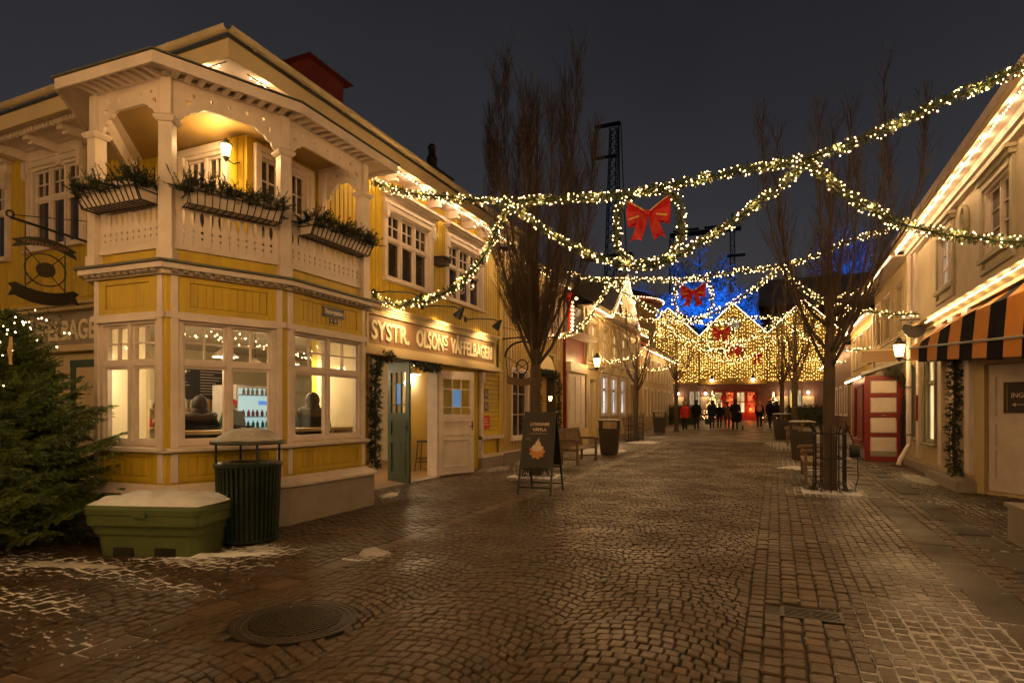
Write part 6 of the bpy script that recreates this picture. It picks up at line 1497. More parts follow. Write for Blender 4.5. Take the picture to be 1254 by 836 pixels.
# ground floor of the right house
lw = [(*ry(16.45, 17.5), .85, 2.85), (*ry(18.35, 18.9), .9, 2.8)]
m = MB(FRt); wall(m, -19.3, -13.5, 0, 3.5, lw, -.25, 0); m.build('lower_wall', M['sandtrim'], h5)
window(FRt, h5, *lw[0], 1, .72, (1, 1), cas=.08, mframe=M['olive'], pane=M['litwarm'], b=0); window(FRt, h5, *lw[1], 1, .72, (1, 1), cas=.06, mframe=M['olive'], pane=M['litcurtain'], b=0)
for y in (15.75, 14.72, 18.0, 13.72): m = MB(FRt); m.bbox(-y - .15, -y + .15, 0, .09, .42, 3.299, .02); m.box(-y - .19, -y + .19, 0, .12, 3.3, 3.5); m.build('pilaster', M['white'], h5)
m = MB(FRt); m.box(-19.3, -13.5, 0, .16, 0, .34); m.build('plinth', M['plinth'], h5); m = MB(FRt); m.box(-15.9, -13.4, .0, .32, -.02, .30); m.build('stone_step', M['plinth'], h5)
u = Vector((.6, -.8, 0)); FD = frame((XR, 13.5), (.6, -.8)); hd = [(.16, 1.38, .16, 2.82)]
m = MB(FD); wall(m, 0, 5.0, 0, 3.5, hd, -.2, 0); m.build('entrance_wall', M['sandtrim'], h5)
m = MB(FD); m.box(.06, .2, -.1, .05, .0, 2.9); m.box(1.34, 1.5, -.1, .05, 0, 2.9); m.box(.2, 1.34, -.1, .06, 2.44, 2.54); m.box(.06, 1.5, -.1, .08, 2.82, 2.95); m.build('door_frame', M['sandtrim'], h5)
m = MB(FD); m.box(.2, 1.34, -.06, -.05, 2.54, 2.82); m.build('transom_pane', M['dark'], h5)
m = MB(FD); D0, D1 = .22, 1.32
for p in ((D0, D0 + .12, .17, 2.42), (D1 - .12, D1, .17, 2.42), (D0 + .12, D1 - .12, .17, .42), (D0 + .12, D1 - .12, 1.36, 1.52), (D0 + .12, D1 - .12, 2.2, 2.42), (D0 + .12, D1 - .12, .90, .98)): m.box(p[0], p[1], -.08, -.03, p[2], p[3])
m.box(D0 + .1, D1 - .1, -.075, -.055, .42, .9); m.box(D0 + .1, D1 - .1, -.075, -.055, .98, 1.36); m.box(D0 + .1, D1 - .1, -.078, -.06, 1.52, 2.2); m.build('door', M['white'], h5)
t = thing('entrance_notice', 'dark notice reading INGÅNG with an arrow in the cream door at the right edge', 'sign', tuple(Vector((XR, 13.5, 1.8)) + u * .5))
m = MB(FD); m.box(.50, 1.20, -.03, -.012, 1.57, 2.10); m.build('panel', M['aboard'], t); m = MB(FD); m.box(.485, .50, -.03, -.005, 1.56, 2.11); m.box(.55, .555, -.012, -.008, 1.6, 2.07); m.build('frame', M['sandtrim'], t)
m = MB(); n_ = Vector((u.y, -u.x, 0)); base = Vector((XR, 13.5, 0)) + n_ * -.008
put_text(m, 'INGÅNG', base + u * .63 + Vector((0, 0, 1.83)), u, .12, .004, .001, 1, width=.46)
for p, q in ((.66, 1.06),): 
    for (s0, z0, s1, z1) in ((.66, 1.705, 1.06, 1.715),): m.add([base + u * s0 + Vector((0, 0, z0)), base + u * s1 + Vector((0, 0, z0)), base + u * s1 + Vector((0, 0, z1)), base + u * s0 + Vector((0, 0, z1))], [(0, 1, 2, 3)])
m.add([base + u * .64 + Vector((0, 0, 1.71)), base + u * .70 + Vector((0, 0, 1.675)), base + u * .70 + Vector((0, 0, 1.745))], [(0, 1, 2)]); m.build('lettering', M['cream_print'], t)
# striped awning
t = thing('striped_awning', 'orange and navy striped awning over the right-hand shop entrance', 'awning', (XR, 15.6, 3.0))
A0, A1 = Vector((2.72, 15.65, 2.98)), Vector((3.22, 8.6, 2.50)); ns = 12
for i in range(ns):
    m = MB(); s0, s1 = i / ns, (i + 1) / ns
    def row(s):
        b_ = A0.lerp(A1, s); tp = Vector((XR - .03, b_.y + .05, 3.47)); mid = Vector((b_.x + .05, b_.y + .02, 3.02 + .24 * min(1, s * 2.2))); return tp, mid, b_, b_ + Vector((-.01, 0, -.27 - .03 * (i % 2)))
    r0, r1 = row(s0), row(s1); vs = list(r0) + list(r1); off = Vector((.006, 0, -.006)); vs += [v + off for v in vs]
    m.add(vs, [(0, 1, 5, 4), (1, 2, 6, 5), (2, 3, 7, 6), (8, 12, 13, 9), (9, 13, 14, 10), (10, 14, 15, 11), (3, 11, 15, 7)])
    m.build('stripe', M['navycloth'] if i % 2 else M['orangecloth'], t)
m = MB(); p = A0 + Vector((-.02, 0, 0)); m.rod(p, A1 + Vector((-.02, 0, 0)), .022, 6); m.rod(A0 + Vector((0, .02, 0)), (XR, 15.7, 2.9), .015, 6); m.build('front_bar', M['steel'], t)
m = MB(); m.add([(XR - .02, 15.72, 3.47), tuple(A0 + Vector((0, .03, 0))), tuple(A0 + Vector((0, .03, -.27))), (XR - .02, 15.72, 2.72)], [(0, 1, 2, 3)]); m.build('end_cloth', M['navycloth'], t)
# post on a stone plinth at the right edge
t = thing('porch_post', 'pale wooden post on a grey stone plinth at the right edge of the picture', 'post', (2.78, 8.55, g(8.5))); b = MB(); b.bbox(-.26, .26, -.26, .26, -.02, .0, .001); b = MB(); b.box(-.26, .26, -.35, .35, -.05, .40); b.box(-.29, .29, -.38, .38, .40, .45); b.build('plinth', M['plinth'], t, local=True); b = MB(); b.box(-.10, .10, -.12, .12, .45, 2.6); b.build('shaft', M['white'], t, local=True)
door_garland([(XR - .14, 14.25, .32), (XR - .16, 14.26, 1.1), (XR - .14, 14.22, 1.9), (XR - .16, 14.2, 2.62), (XR - .2, 13.9, 2.75)], .10, 'thick upright fir garland on the pilaster beside the INGÅNG door', 34, per=150)
t = thing('downpipe', 'cream downpipe at the corner of the right house with a bent foot', 'downpipe', (XR - .2, 18.2, 0)); b = MB(); b.path([(XR - .12, 18.75, 5.7), (XR - .14, 18.75, 1.0), (XR - .14, 18.7, .7), (XR - .38, 18.45, .32), (XR - .42, 18.4, .18)], .06, 10); b.build('pipe', M['white'], t)
b = MB(); 
for z in (.95, 2.2, 3.9): b.lathe([(.075, 0), (.075, .05)], 10, (XR - .13, 18.75, z))
b.build('clamp', M['steel'], t)
lantern((2.93, 18.3, 3.16), (.40, 0), 'bright lit street lantern on the corner of the right house', 1.15, 50)
t = thing('hanging_sign', 'dark shield-shaped hanging sign on a bracket above the striped awning', 'sign', (XR, 17.0, 3.9)); b = MB(); b.rod((XR, 17.0, 3.78), (2.72, 17.0, 3.78), .014, 6); b.rod((3.15, 17, 3.78), (3.15, 17, 3.66), .008, 5); b.rod((2.9, 17, 3.78), (2.9, 17, 3.66), .008, 5); b.build('bracket', M['black'], t)
FH2 = frame((0, 17.0), (1, 0)); b = MB(FH2); b.plate([(2.80, 3.66), (2.86, 3.68), (3.02, 3.62), (3.18, 3.68), (3.26, 3.64), (3.28, 3.54), (3.22, 3.44), (3.12, 3.36), (3.02, 3.33), (2.9, 3.37), (2.82, 3.46), (2.78, 3.56)], [], -.02, .02); b.build('shield', M['darkwood'], t)
for (y, z, mt, lb) in ((16.0, 2.02, 'redprint', 'small red notice stuck on the wall by the narrow shop window'), (16.02, 1.80, 'blueplate', 'small blue and white notice under the red one by the narrow shop window')):
    b = MB(FRt); b.box(-y - .10, -y + .10, .02, .03, z - .09, z + .09); o = b.build('notice', M[mt], None, label=lb, cat='notice')
    c = MB(FRt); c.box(-y - .08, -y + .08, .031, .033, z - .02, z + .03); c.build('print', M['cream_print'], o)
t = thing('wall_box', 'narrow dark red vertical sign on the wall left of the shop window', 'sign', (XR, 17.95, 1.5)); b = MB(); b.box(XR - .125, XR - .095, 17.86, 18.1, 1.35, 2.0); b.build('panel', M['redpaint'], t)

# unseen house added behind the camera; its bulbs fill the bakery's side wall
h9 = pitched_house('added_lane_house', 'unseen plain yellow house added behind the camera to carry fill bulbs', 'house', frame((0, -3.0), (-1, 0)), 7.2, 18.0, 5.9, 8, .5, M['yellow'], 8.8, M['roof'])
m = MB(frame((0, -3.0), (-1, 0))); m.box(7.2, 18, -.2, 0, 0, 5.9); m.build('added_lane_wall', M['yellow'], h9)
string_lights([(-17.5, -2.58, 5.8), (-6.9, -2.58, 5.8)], .11, .015, 'unseen row of fill bulbs added under the eave across the lane', group='bulb strings under the eaves')
string_lights([(-17.5, -2.9, 3.5), (-7.0, -2.9, 3.5)], .11, .015, 'unseen lower row of fill bulbs added on the wall across the lane', group='bulb strings under the eaves', watts=30)

# ---- second house on the right with red tiled eave and red porch
h6 = pitched_house('tiled_house', 'cream board house with a red tiled lit eave on the right, behind the red porch', 'house', FRt, -25.6, -19.35, 5.85, 7, .42, M['cream'], 8.8, M['redroof'])
uw = [(*ry(20.2, 21.3), 3.9, 5.3), (*ry(22.2, 23.3), 3.9, 5.3), (*ry(24.1, 25.1), 3.9, 5.3)]
m = MB(FRt); wall(m, -25.6, -19.35, 0, 5.85, uw, -.2, 0); m.build('street_wall', M['cream'], h6)
m = MB(FRt); vboards(m, -25.6, -19.4, 3.75, 5.8, [(a - .1, b + .1, c - .1, d + .1) for a, b, c, d in uw], w=.16, batten=.03); m.build('wall_boards', M['cream'], h6, kind='stuff')
for i, (a, b, c, d) in enumerate(uw): window(FRt, h6, a, b, c, d, 2, .66, (2, 1), cas=.09, pane=M['dark'], separate=False, mframe=M['cream'])
m = MB(FRt); m.box(-25.6, -19.35, 0, .12, 3.55, 3.7); m.box(-25.6, -19.35, 0, .18, 3.7, 3.75); m.build('string_course', M['cream'], h6)
m = MB(FRt)
for i in range(50): a = -25.55 + i * .126; m.path([(a, .44, 5.99), (a, .0, 6.32)], .05, 6)
m.build('eave_tiles', M['redroof'], h6, kind='stuff')
string_lights([(XR - .44, 25.5, 5.88), (XR - .44, 19.4, 5.88)], .13, .016, 'row of bulbs under the red tiled eave on the right', group='bulb strings under the eaves')
string_lights([(XR - .05, 25.5, 6.62), (XR - .05, 20.4, 6.62)], .16, .014, 'second row of reddish bulbs up on the red tiled roof', watts=0, mt=emi('red_bulb', (1, .28, .14), 8), group='bulb strings under the eaves')
t = thing('red_porch', 'red porch with four pale door panels and a lit street window on the right pavement', 'porch', (2.35, 20.2, 0))
m = MB(); m.box(2.43, XR, 20.08, 24.0, 0, .45); m.build('plinth', M['plinth'], t)
m = MB(); m.box(2.43, XR, 20.12, 23.95, .45, 2.62); m.build('body', M['redpaint'], t)
F6 = frame((0, 20.10), (1, 0)); dm = MB(F6)
for p in ((2.36, 2.50, .10, 2.62), (3.16, 3.30, .10, 2.62), (2.50, 3.16, .10, .30), (2.50, 3.16, .86, .96), (2.50, 3.16, 1.42, 1.54), (2.50, 3.16, 2.0, 2.10), (2.50, 3.16, 2.48, 2.62)): dm.box(p[0], p[1], -.05, .03, p[2], p[3])
do = dm.build('door', M['redpaint'], t)
for z0, z1 in ((.30, .86), (.96, 1.42), (1.54, 2.0), (2.10, 2.48)): q = MB(F6); q.bbox(2.50, 3.16, -.05, .018, z0, z1, .03); q.build('panel', M['white'], do)
q = MB(F6); q.box(2.78, 2.88, .03, .04, 1.46, 1.50); q.build('letter_slot', M['steel'], do)
F7 = frame((2.43, 0), (0, -1)); window(F7, t, -22.6, -20.7, .75, 2.35, 2, .7, (1, 1), mframe=M['redpaint'], pane=M['litcurtain'], separate=False, cas=.05, b=.02)
m = MB(); m.add([(2.25, 20.0, 2.62), (XR, 20.0, 3.0), (XR, 24.1, 3.0), (2.25, 24.1, 2.62), (2.25, 20.0, 2.72), (XR, 20.0, 3.1), (XR, 24.1, 3.1), (2.25, 24.1, 2.72)], [(3, 2, 1, 0), (4, 5, 6, 7), (0, 1, 5, 4), (1, 2, 6, 5), (2, 3, 7, 6), (3, 0, 4, 7)]); m.build('roof', M['dirtysnow'], t)
q = MB()
for i in range(14): q.octa((2.24, 20.1 + i * .3, 2.58), .03)
q.build('bulbs', M['bulbw'], t, kind='stuff')
t = thing('porch_sign', 'dark wooden name board above the red porch', 'sign', (2.6, 20.3, 3.1)); b = MB(F6); b.box(2.32, 3.25, -.2, -.14, 3.02, 3.34); b.build('board', M['signboard'], t); 
b = MB(F6); b.box(2.28, 3.29, -.22, -.10, 3.341, 3.39); b.build('moulding', M['cream'], t)
door_garland([(3.36, 19.95, .4), (3.34, 19.92, 1.4), (3.36, 19.95, 2.4), (2.9, 19.92, 2.72)], .10, 'dark upright fir garland at the right side of the red porch door', 35, per=120)

# ---- third and fourth houses on the right
h7 = pitched_house('yellow_house', 'narrow yellow house with pale trim beyond the red porch', 'house', FRt, -33.5, -25.7, 5.3, 7, .35, M['yellow'], 8.2, M['roof'])
m = MB(FRt); m.box(-33.5, -25.7, -.2, 0, 0, 5.3); m.build('street_wall', M['yellow'], h7)
for i in range(3): y = 26.5 + i * 2.3; window(FRt, h7, *ry(y, y + 1.1), 3.5, 4.8, 2, .6, (1, 1), cas=.1, pane=lit_or_dark(i), separate=False); window(FRt, h7, *ry(y, y + 1.2), 1.2, 2.6, 2, .6, (1, 1), cas=.1, pane=M['litwarm'] if i == 1 else M['dark'], separate=False)
m = MB(FRt); m.box(-33.5, -25.7, 0, .08, 3.05, 3.18); m.box(-33.5, -25.7, 0, .14, 3.0, 3.05); m.box(-25.95, -25.7, 0, .06, 0, 5.2); m.build('trim', M['white'], h7)
m = MB(FRt); m.box(-29.5, -26.2, .0, .75, 2.72, 2.82); m.build('awning', M['wood'], h7)
string_lights([(XR - .36, 33.4, 5.15), (XR - .36, 25.8, 5.15)], .17, .02, 'row of bulbs under the eave of the narrow yellow house', group='bulb strings under the eaves')
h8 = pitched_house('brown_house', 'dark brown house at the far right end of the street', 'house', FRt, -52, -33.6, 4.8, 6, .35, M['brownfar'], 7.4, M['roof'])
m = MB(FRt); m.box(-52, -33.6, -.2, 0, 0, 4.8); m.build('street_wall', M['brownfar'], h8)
for i in range(5): y = 35 + i * 2.6; window(FRt, h8, *ry(y, y + 1.2), 1.4, 2.9, 2, .6, (1, 1), cas=.1, pane=M['litwarm'] if i % 2 else M['dark'], separate=False)
string_lights([(XR - .36, 50, 4.65), (XR - .36, 33.8, 4.65)], .25, .02, 'row of bulbs under the eave of the brown far house', spacing=2, group='bulb strings under the eaves')

# ------------------------------------------------------------------ the hall with three gables behind curtains of light
YE = 52.0; ZG = g(52)
hall = thing('gabled_hall', 'yellow three-gabled hall closing the street, its upper walls hung with light curtains', 'hall', (-3.1, YE, ZG))
FE = frame((0, YE), (1, 0)); gx = (-8.3, -3.17, 1.95); gw = 2.54
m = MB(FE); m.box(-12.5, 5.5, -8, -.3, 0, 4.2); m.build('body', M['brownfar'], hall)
hd = [(-4.75, -1.35, 0, 3.35), (-6.7, -5.7, 1.9, 3.3), (-8.9, -8.0, 1.9, 3.3), (.9, 1.9, 1.9, 3.3)]
m = MB(FE); wall(m, -12.5, 5.5, 0, 3.9, hd, -.3, 0); m.build('lower_wall', M['brownfar'], hall)
gab = []
for i, x in enumerate(gx):
    o_ = .45 if i == 1 else .05
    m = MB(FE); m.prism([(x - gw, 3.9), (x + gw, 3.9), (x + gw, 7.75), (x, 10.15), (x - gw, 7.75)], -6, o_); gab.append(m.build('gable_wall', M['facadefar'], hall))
    m = MB(FE); 
    for s in (-1, 1): m.bar((x + s * (gw + .05), o_ - .9, 7.72), (x, o_ - .9, 10.28), 2.4, .12)
    m.build('gable_roof', M['roof'], hall)
m = MB(FE); m.box(gx[1] - gw, gx[1] + gw, .451, .60, 3.75, 4.15); m.build('gold_band', M['facadefar'], hall)
m = MB(FE); m.box(gx[1] - gw - .1, gx[1] + gw + .1, 0, 1.0, 3.62, 3.74); m.build('canopy', M['brownfar'], hall)
m = MB(FE); m.lathe([(.01, 0)], 3); m = MB(FE); m.prism([(gx[1] + .55 * math.cos(i * .3927), 8.55 + .55 * math.sin(i * .3927)) for i in range(16)], .45, .53); c_ = m.build('round_window', M['litcurtain'], hall)
m = MB(FE); m.path([(gx[1] + .57 * math.cos(i * .3927), .54, 8.55 + .57 * math.sin(i * .3927)) for i in range(17)], .06, 5, cap=False); m.rod((gx[1] - .5, .54, 8.55), (gx[1] + .5, .54, 8.55), .035); m.rod((gx[1], .54, 8.0), (gx[1], .54, 9.1), .035); m.build('window_bars', M['brownfar'], c_)
for a in (-4.65, -3.05, -2.95 + .0):
    pass
for a0 in (-4.70, -3.85, -3.0, -2.2):
    d_ = MB(FE); d_.box(a0, a0 + .12, -.2, -.1, .8, 3.3); d_.box(a0 + .66, a0 + .78, -.2, -.1, .8, 3.3); d_.box(a0 + .12, a0 + .66, -.2, -.1, .8, 1.5); d_.box(a0 + .12, a0 + .66, -.2, -.1, 3.1, 3.3); d_.box(a0 + .12, a0 + .66, -.19, -.11, 2.3, 2.38); o = d_.build('red_door', M['redpaint'], hall)
    for z0, z1 in ((1.5, 2.3), (2.38, 3.1)): q = MB(FE); q.box(a0 + .12, a0 + .66, -.17, -.15, z0, z1); q.build('pane', M['litred'] if a0 in (-3.85, -2.2) else M['litwarm'], o)
for (a, b, c, d) in hd[1:]: window(FE, hall, a, b, c, d, 2, 0, (1, 1), cas=.1, pane=M['litcurtain'], separate=False, mframe=M['brownfar'], low=(1, 3))
m = MB(FE); m.box(-4.9, -1.2, .0, .9, .0, .80); m.build('door_step', M['brownfar'], hall)
for (x, lb) in ((-10.2, 'leftmost'), (-7.5, 'second from left'), (-5.3, 'just left of the red doors'), (.45, 'just right of the red doors'), (2.3, 'second right of the red doors'), (4.0, 'rightmost')):
    t = thing('wall_lamp', 'small bright wall lamp on the brown hall front, ' + lb, 'wall lamp', (x, YE - .2, 3.05), 0, 'wall lamps on the hall front')
    b = MB(); b.ell((0, -.05, 0), .10, .10, .10, 8, 5); b.build('globe', M['spotface'], t, local=True); b = MB(); b.box(-.05, .05, 0, .2, -.05, .12); b.build('bracket', M['black'], t, local=True)
    pn = MB(FE); pn.box(x - .42, x + .42, .01, .05, 1.4, 2.75); pn.build('pale_panel', M['cream'], hall)
    l = bpy.data.lights.new('wall_lamp_light', 'POINT'); l.energy = 14; l.color = (1, .72, .42); l.shadow_soft_size = .1; o = bpy.data.objects.new('wall_lamp_light', l); COL.objects.link(o); o.parent = t; o.location = (0, -.28, -.1)
for x, lb in ((-4.75, 'hanging lamp left of the gold band over the red doors'), (-1.65, 'hanging lamp right of the gold band over the red doors')):
    t = thing('hanging_lamp', lb, 'lamp', (x, YE - .95, 4.15), 0, 'hanging lamps over the red doors'); b = MB(); b.lathe([(.16, 0), (.10, .2), (.03, .3), (.03, .45)], 10); b.build('shade', M['black'], t, local=True); b = MB(); b.ell((0, 0, -.08), .13, .13, .14, 8, 6); b.build('globe', M['spotface'], t, local=True); b = MB(); b.rod((0, 0, .44), (0, .5, .55), .02); b.build('arm', M['black'], t, local=True)
# curtains of bulbs, one per gable, and bulbs along the gable edges
M['curtain'] = emi('curtain_bulb', (1.0, .64, .16), 12)
for i, x in enumerate(gx):
    rr = random.Random(90 + i); o_ = .45 if i == 1 else .05
    t = thing('light_curtain', ['curtain of golden bulbs on the left gable of the hall', 'curtain of golden bulbs on the middle gable with the round window', 'curtain of golden bulbs on the right gable of the hall'][i], 'light curtain', (x, YE - o_ - .1, 7), 0, 'light curtains on the hall gables')
    b = MB(); w_ = MB(); a = x - gw + .06
    while a < x + gw - .03:
        zt = 7.75 + (10.1 - 7.75) * (1 - abs(a - x) / gw); zb = 4.0 + rr.uniform(-.05, .1)
        w_.rod((a, YE - o_ - .09, zb), (a, YE - o_ - .09, zt), .006, 3); z = zb + rr.uniform(0, .1)
        while z < zt:
            if not (i == 1 and (a - x) ** 2 + (z - 8.55) ** 2 < .36): b.octa((a + rr.uniform(-.03, .03), YE - o_ - .10 - rr.uniform(0, .05), z), rr.uniform(.017, .030))
            z += rr.uniform(.15, .36) * (.72 if 4.9 < z < 5.9 else 1)
        a += rr.uniform(.13, .21)
    w_.build('wires', M['black'], t, kind='stuff'); b.build('bulbs', M['curtain'], t, kind='stuff')
    string_lights([(x - gw - .05, YE - o_ - .35, 7.70), (x, YE - o_ - .35, 10.25), (x + gw + .05, YE - o_ - .35, 7.70)], .13, .028, ['row of bulbs edging the left gable of the hall', 'row of bulbs edging the middle gable of the hall', 'row of bulbs edging the right gable of the hall'][i], group='bulb strings under the eaves', watts=0)
# wreaths and red drops on the middle gable
for x, z, lb in ((-3.75, 6.45, 'red bow hung high on the middle gable, left one'), (-2.6, 6.3, 'red bow hung on the middle gable, beside its centre'), (-1.35, 5.9, 'long red drop hung on the right side of the middle gable')):
    t = thing('gable_bow', lb, 'bow', (x, YE - .75, z)); b = MB()
    for s in (-1, 1): b.ell((s * .2, 0, .1), .2, .06, .16, 8, 5); b.add([(s * .02, 0, 0), (s * .1, 0, 0), (s * .32, .02, -.6), (s * .14, .02, -.65)], [(0, 1, 2, 3)])
    b.build('ribbon', M['redbow'], t, local=True)
for x, lb in ((-3.95, 'fir wreath with a red bow left of the red doors'), (-1.55, 'fir wreath with a red bow right of the red doors')):
    t = thing('door_wreath', lb, 'wreath', (x, YE - .5, 2.75), 0, 'wreaths by the red doors'); b = MB(); rr = random.Random(5); P = [Vector((.36 * math.cos(a * .5236), 0, .36 * math.sin(a * .5236))) for a in range(13)]; fir_rope(b, P, .1, 30, rr, .10, .012); b.build('ring', M['fir'], t, local=True); b = MB(); b.ell((0, -.08, -.05), .16, .06, .24, 8, 6); b.build('bow', M['redbow'], t, local=True)
for x, y, h_, lb, sd in ((-4.35, 47.2, 2.3, 'small lit christmas tree left of the red doors', 101), (-.15, 47.5, 2.2, 'small lit christmas tree right of the red doors', 102)):
    t = spruce((x, y, g(y)), h_, .75, lb, sd, 90, dense=.5, group='small christmas trees before the hall', name='christmas_tree', z0=.2, fine=False); b = MB(); rr = random.Random(sd)
    for i in range(110): s = rr.random(); a = rr.uniform(0, 6.28); r_ = .78 * (1 - s) * rr.uniform(.6, 1.05); b.octa((r_ * math.cos(a), r_ * math.sin(a), .25 + s * (h_ - .25)), .018)
    b.build('bulbs', M['bulbfar'], t, local=True, kind='stuff')
def hedge(x0, x1, y, h, label, seed):
    rr = random.Random(seed); t = thing('clipped_hedge', label, 'hedge', ((x0 + x1) / 2, y, g(y))); b = MB(); L = x1 - x0
    b.box(-L / 2 + .1, L / 2 - .1, -.3, .3, 0, h - .1)
    for i in range(int(L * 420)):
        p = Vector((rr.uniform(-L / 2, L / 2), rr.uniform(-.42, .42), rr.uniform(.05, h))); d = Vector((rr.uniform(-1, 1), rr.uniform(-1, .3), rr.uniform(-.2, 1))).normalized(); needle_sprays(b, p, d, .16, 5, .11, .022, rr)
    b.build('foliage', M['fircut'], t, local=True); return t
hedge(-7.6, -5.0, 44.5, 1.25, 'dark clipped hedge on the left in front of the hall', 111); hedge(.6, 3.0, 43.0, 1.25, 'dark clipped hedge on the right in front of the hall', 112)
# red-lit doorway lamps
for x in (-3.5, -1.9):
    l = bpy.data.lights.new('red_door_light', 'POINT'); l.energy = 34; l.color = (1, .13, .02); l.shadow_soft_size = .1; o = bpy.data.objects.new('red_door_light', l); COL.objects.link(o); o.location = (x, YE - .55, 1.75); o.parent = hall; o.location = (x + 3.1, -.55, 1.75 - ZG)

# ------------------------------------------------------------------ behind the hall
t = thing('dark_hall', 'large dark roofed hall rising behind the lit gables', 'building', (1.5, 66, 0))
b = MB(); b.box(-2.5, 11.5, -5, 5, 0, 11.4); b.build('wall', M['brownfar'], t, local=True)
b = MB(); b.add([(-3, -5.6, 11.3), (12.2, -5.6, 11.3), (12.2, 0, 14.8), (-3, 0, 14.8), (12.2, 5.6, 11.3), (-3, 5.6, 11.3)], [(0, 1, 2, 3), (3, 2, 4, 5), (0, 3, 5), (1, 4, 2)]); b.build('roof', mat('haze_lightened_far_roof', (.34, .29, .26), .8, .3, .6, .2, 4), t, local=True)  # roof colour lightened to stand in for the haze in front of it
# hill
n = 40; vs = []; fs = []
rr = random.Random(3)
for j in range(n + 1):
    for i in range(n + 1):
        x = -150 + 300 * i / n; y = 78 + 150 * j / n
        z = 21 * math.exp(-(((x + 12) / 62) ** 2)) * (1 - math.exp(-((y - 78) / 26) ** 2)) + rr.uniform(-.5, .5) + .5
        vs.append((x, y, z))
for j in range(n):
    for i in range(n): k = j * (n + 1) + i; fs.append((k, k + 1, k + n + 2, k + n + 1))
b = MB(); b.add(vs, fs); b.build('hill', M['hill'], None, kind='structure', smooth=True)
M['paletwig'] = mat('pale_frosted_twigs', (.42, .44, .46), .8, .25, 3, 0)
def blue_tree(x, y, z, H, R0, label, seed, en):
    rr = random.Random(seed); t = thing('blue_lit_tree', label, 'tree', (x, y, z), 0, 'trees lit blue behind the hall')
    b = MB(); b.path([(0, 0, -1), (0, 0, H * .3), (.2, 0, H * .6), (0, 0, H * .9)], [.35, .28, .15, .03], 7); limbs = []
    for i in range(18):
        az = i * 2.4; z0 = H * rr.uniform(.15, .5); d = Vector((math.cos(az), math.sin(az), 0)); q = [Vector((0, 0, z0)), d * R0 * .45 + Vector((0, 0, z0 + H * .16)), d * R0 * rr.uniform(.7, 1) + Vector((0, 0, z0 + H * rr.uniform(.3, .45)))]; limbs.append(q); b.path(q, [.14, .09, .03], 5)
    b.build('trunk', M['bark'], t, local=True); c = MB()
    for q in limbs:
        for k in range(60):
            s = rr.uniform(.1, 1.98); o = q[0].lerp(q[1], s) if s < 1 else q[1].lerp(q[2], s - 1); d = Vector((rr.uniform(-1, 1), rr.uniform(-1, 1), rr.uniform(-.1, 1.2))).normalized(); L = rr.uniform(.8, 2.0); e_ = o + d * L
            c.path([o, e_], [.035, .012], 3, cap=False)
            for _ in range(4): p = o.lerp(e_, rr.uniform(.3, 1)); d2 = (d + Vector((rr.uniform(-1, 1), rr.uniform(-1, 1), rr.uniform(-.5, .8)))).normalized(); c.path([p, p + d2 * rr.uniform(.4, 1.0)], [.022, .008], 3, cap=False)
    c.build('crown', M['paletwig'], t, local=True, kind='stuff')
    f = thing('blue_floodlight', 'blue floodlight in front of the ' + label, 'floodlight', (x + .8, y - 6.5, z + .2)); q = MB(); q.box(-.25, .25, -.12, .12, 0, .35); q.build('housing', M['black'], f, local=True); q = MB(); q.box(-.22, .22, .121, .13, .04, .31); q.build('lens', emi('blue_lens', (.03, .25, 1), 4), f, local=True)
    l = bpy.data.lights.new('blue_flood', 'SPOT'); l.energy = en; l.color = (.012, .17, 1.0); l.spot_size = math.radians(75); l.spot_blend = .7; l.shadow_soft_size = .2; o = bpy.data.objects.new('blue_flood', l); COL.objects.link(o); o.parent = f; o.location = (0, .3, .3); o.rotation_euler = Vector((-.8, 6.2, H * .55)).to_track_quat('-Z', 'Y').to_euler()
blue_tree(-9.6, 86, 10.0, 14.5, 4.2, 'wide bare tree lit deep blue above mid street', 121, 7500)
blue_tree(-16.0, 84, 10.0, 9.0, 3.6, 'low blue-lit tree left of the widest one', 122, 5500)
blue_tree(-4.5, 88, 9.5, 10.5, 3.2, 'thin blue-lit tree right of the widest one', 123, 5000)
blue_tree(7.4, 84, 10.0, 15.0, 3.0, 'blue-lit tree behind the right tree crown', 124, 7500)
blue_tree(-22, 84, 9.0, 10.0, 3.0, 'blue-lit tree behind the sand coloured gable', 125, 3500)
# lattice tower of the ride
t = thing('ride_tower', 'tall dark steel lattice ride tower far behind the left houses', 'tower', (-28.6, 110, 0))
def lattice(mb, p, q, w0, w1, n, r):
    p = Vector(p); q = Vector(q)
    for i in range(n):
        a, c = p.lerp(q, i / n), p.lerp(q, (i + 1) / n); wa, wc = w0 + (w1 - w0) * i / n, w0 + (w1 - w0) * (i + 1) / n
        cs = lambda o, w_: [o + Vector((sx * w_, sy * w_, 0)) for sx, sy in ((-1, -1), (1, -1), (1, 1), (-1, 1))]
        A_, C2 = cs(a, wa), cs(c, wc)
        for k in range(4): mb.rod(A_[k], C2[k], r * 1.5, 4); mb.rod(A_[k], C2[(k + 1) % 4], r, 3); mb.rod(C2[k], C2[(k + 1) % 4], r, 3)
b = MB(); lattice(b, (0, 0, 10), (1.0, 0, 54), 1.1, .6, 26, .075); b.build('mast', M['black'], t, local=True)
b = MB(); b.rod((2.4, 0, 10), (1.9, 0, 55), .16, 6); b.rod((4.2, 0, 10), (2.3, 0, 55), .10, 6); b.build('side_rail', M['black'], t, local=True)
b = MB(); b.box(-2.6, 2.2, -.5, .5, 54.75, 55.1); b.box(-2.55, -2.4, -.1, .1, 49, 55); b.box(-3.0, 1.6, -.4, .4, 48.9, 49.2); b.box(-4.5, 4.5, -1, 1, 30, 30.6); b.build('platform', M['black'], t, local=True)
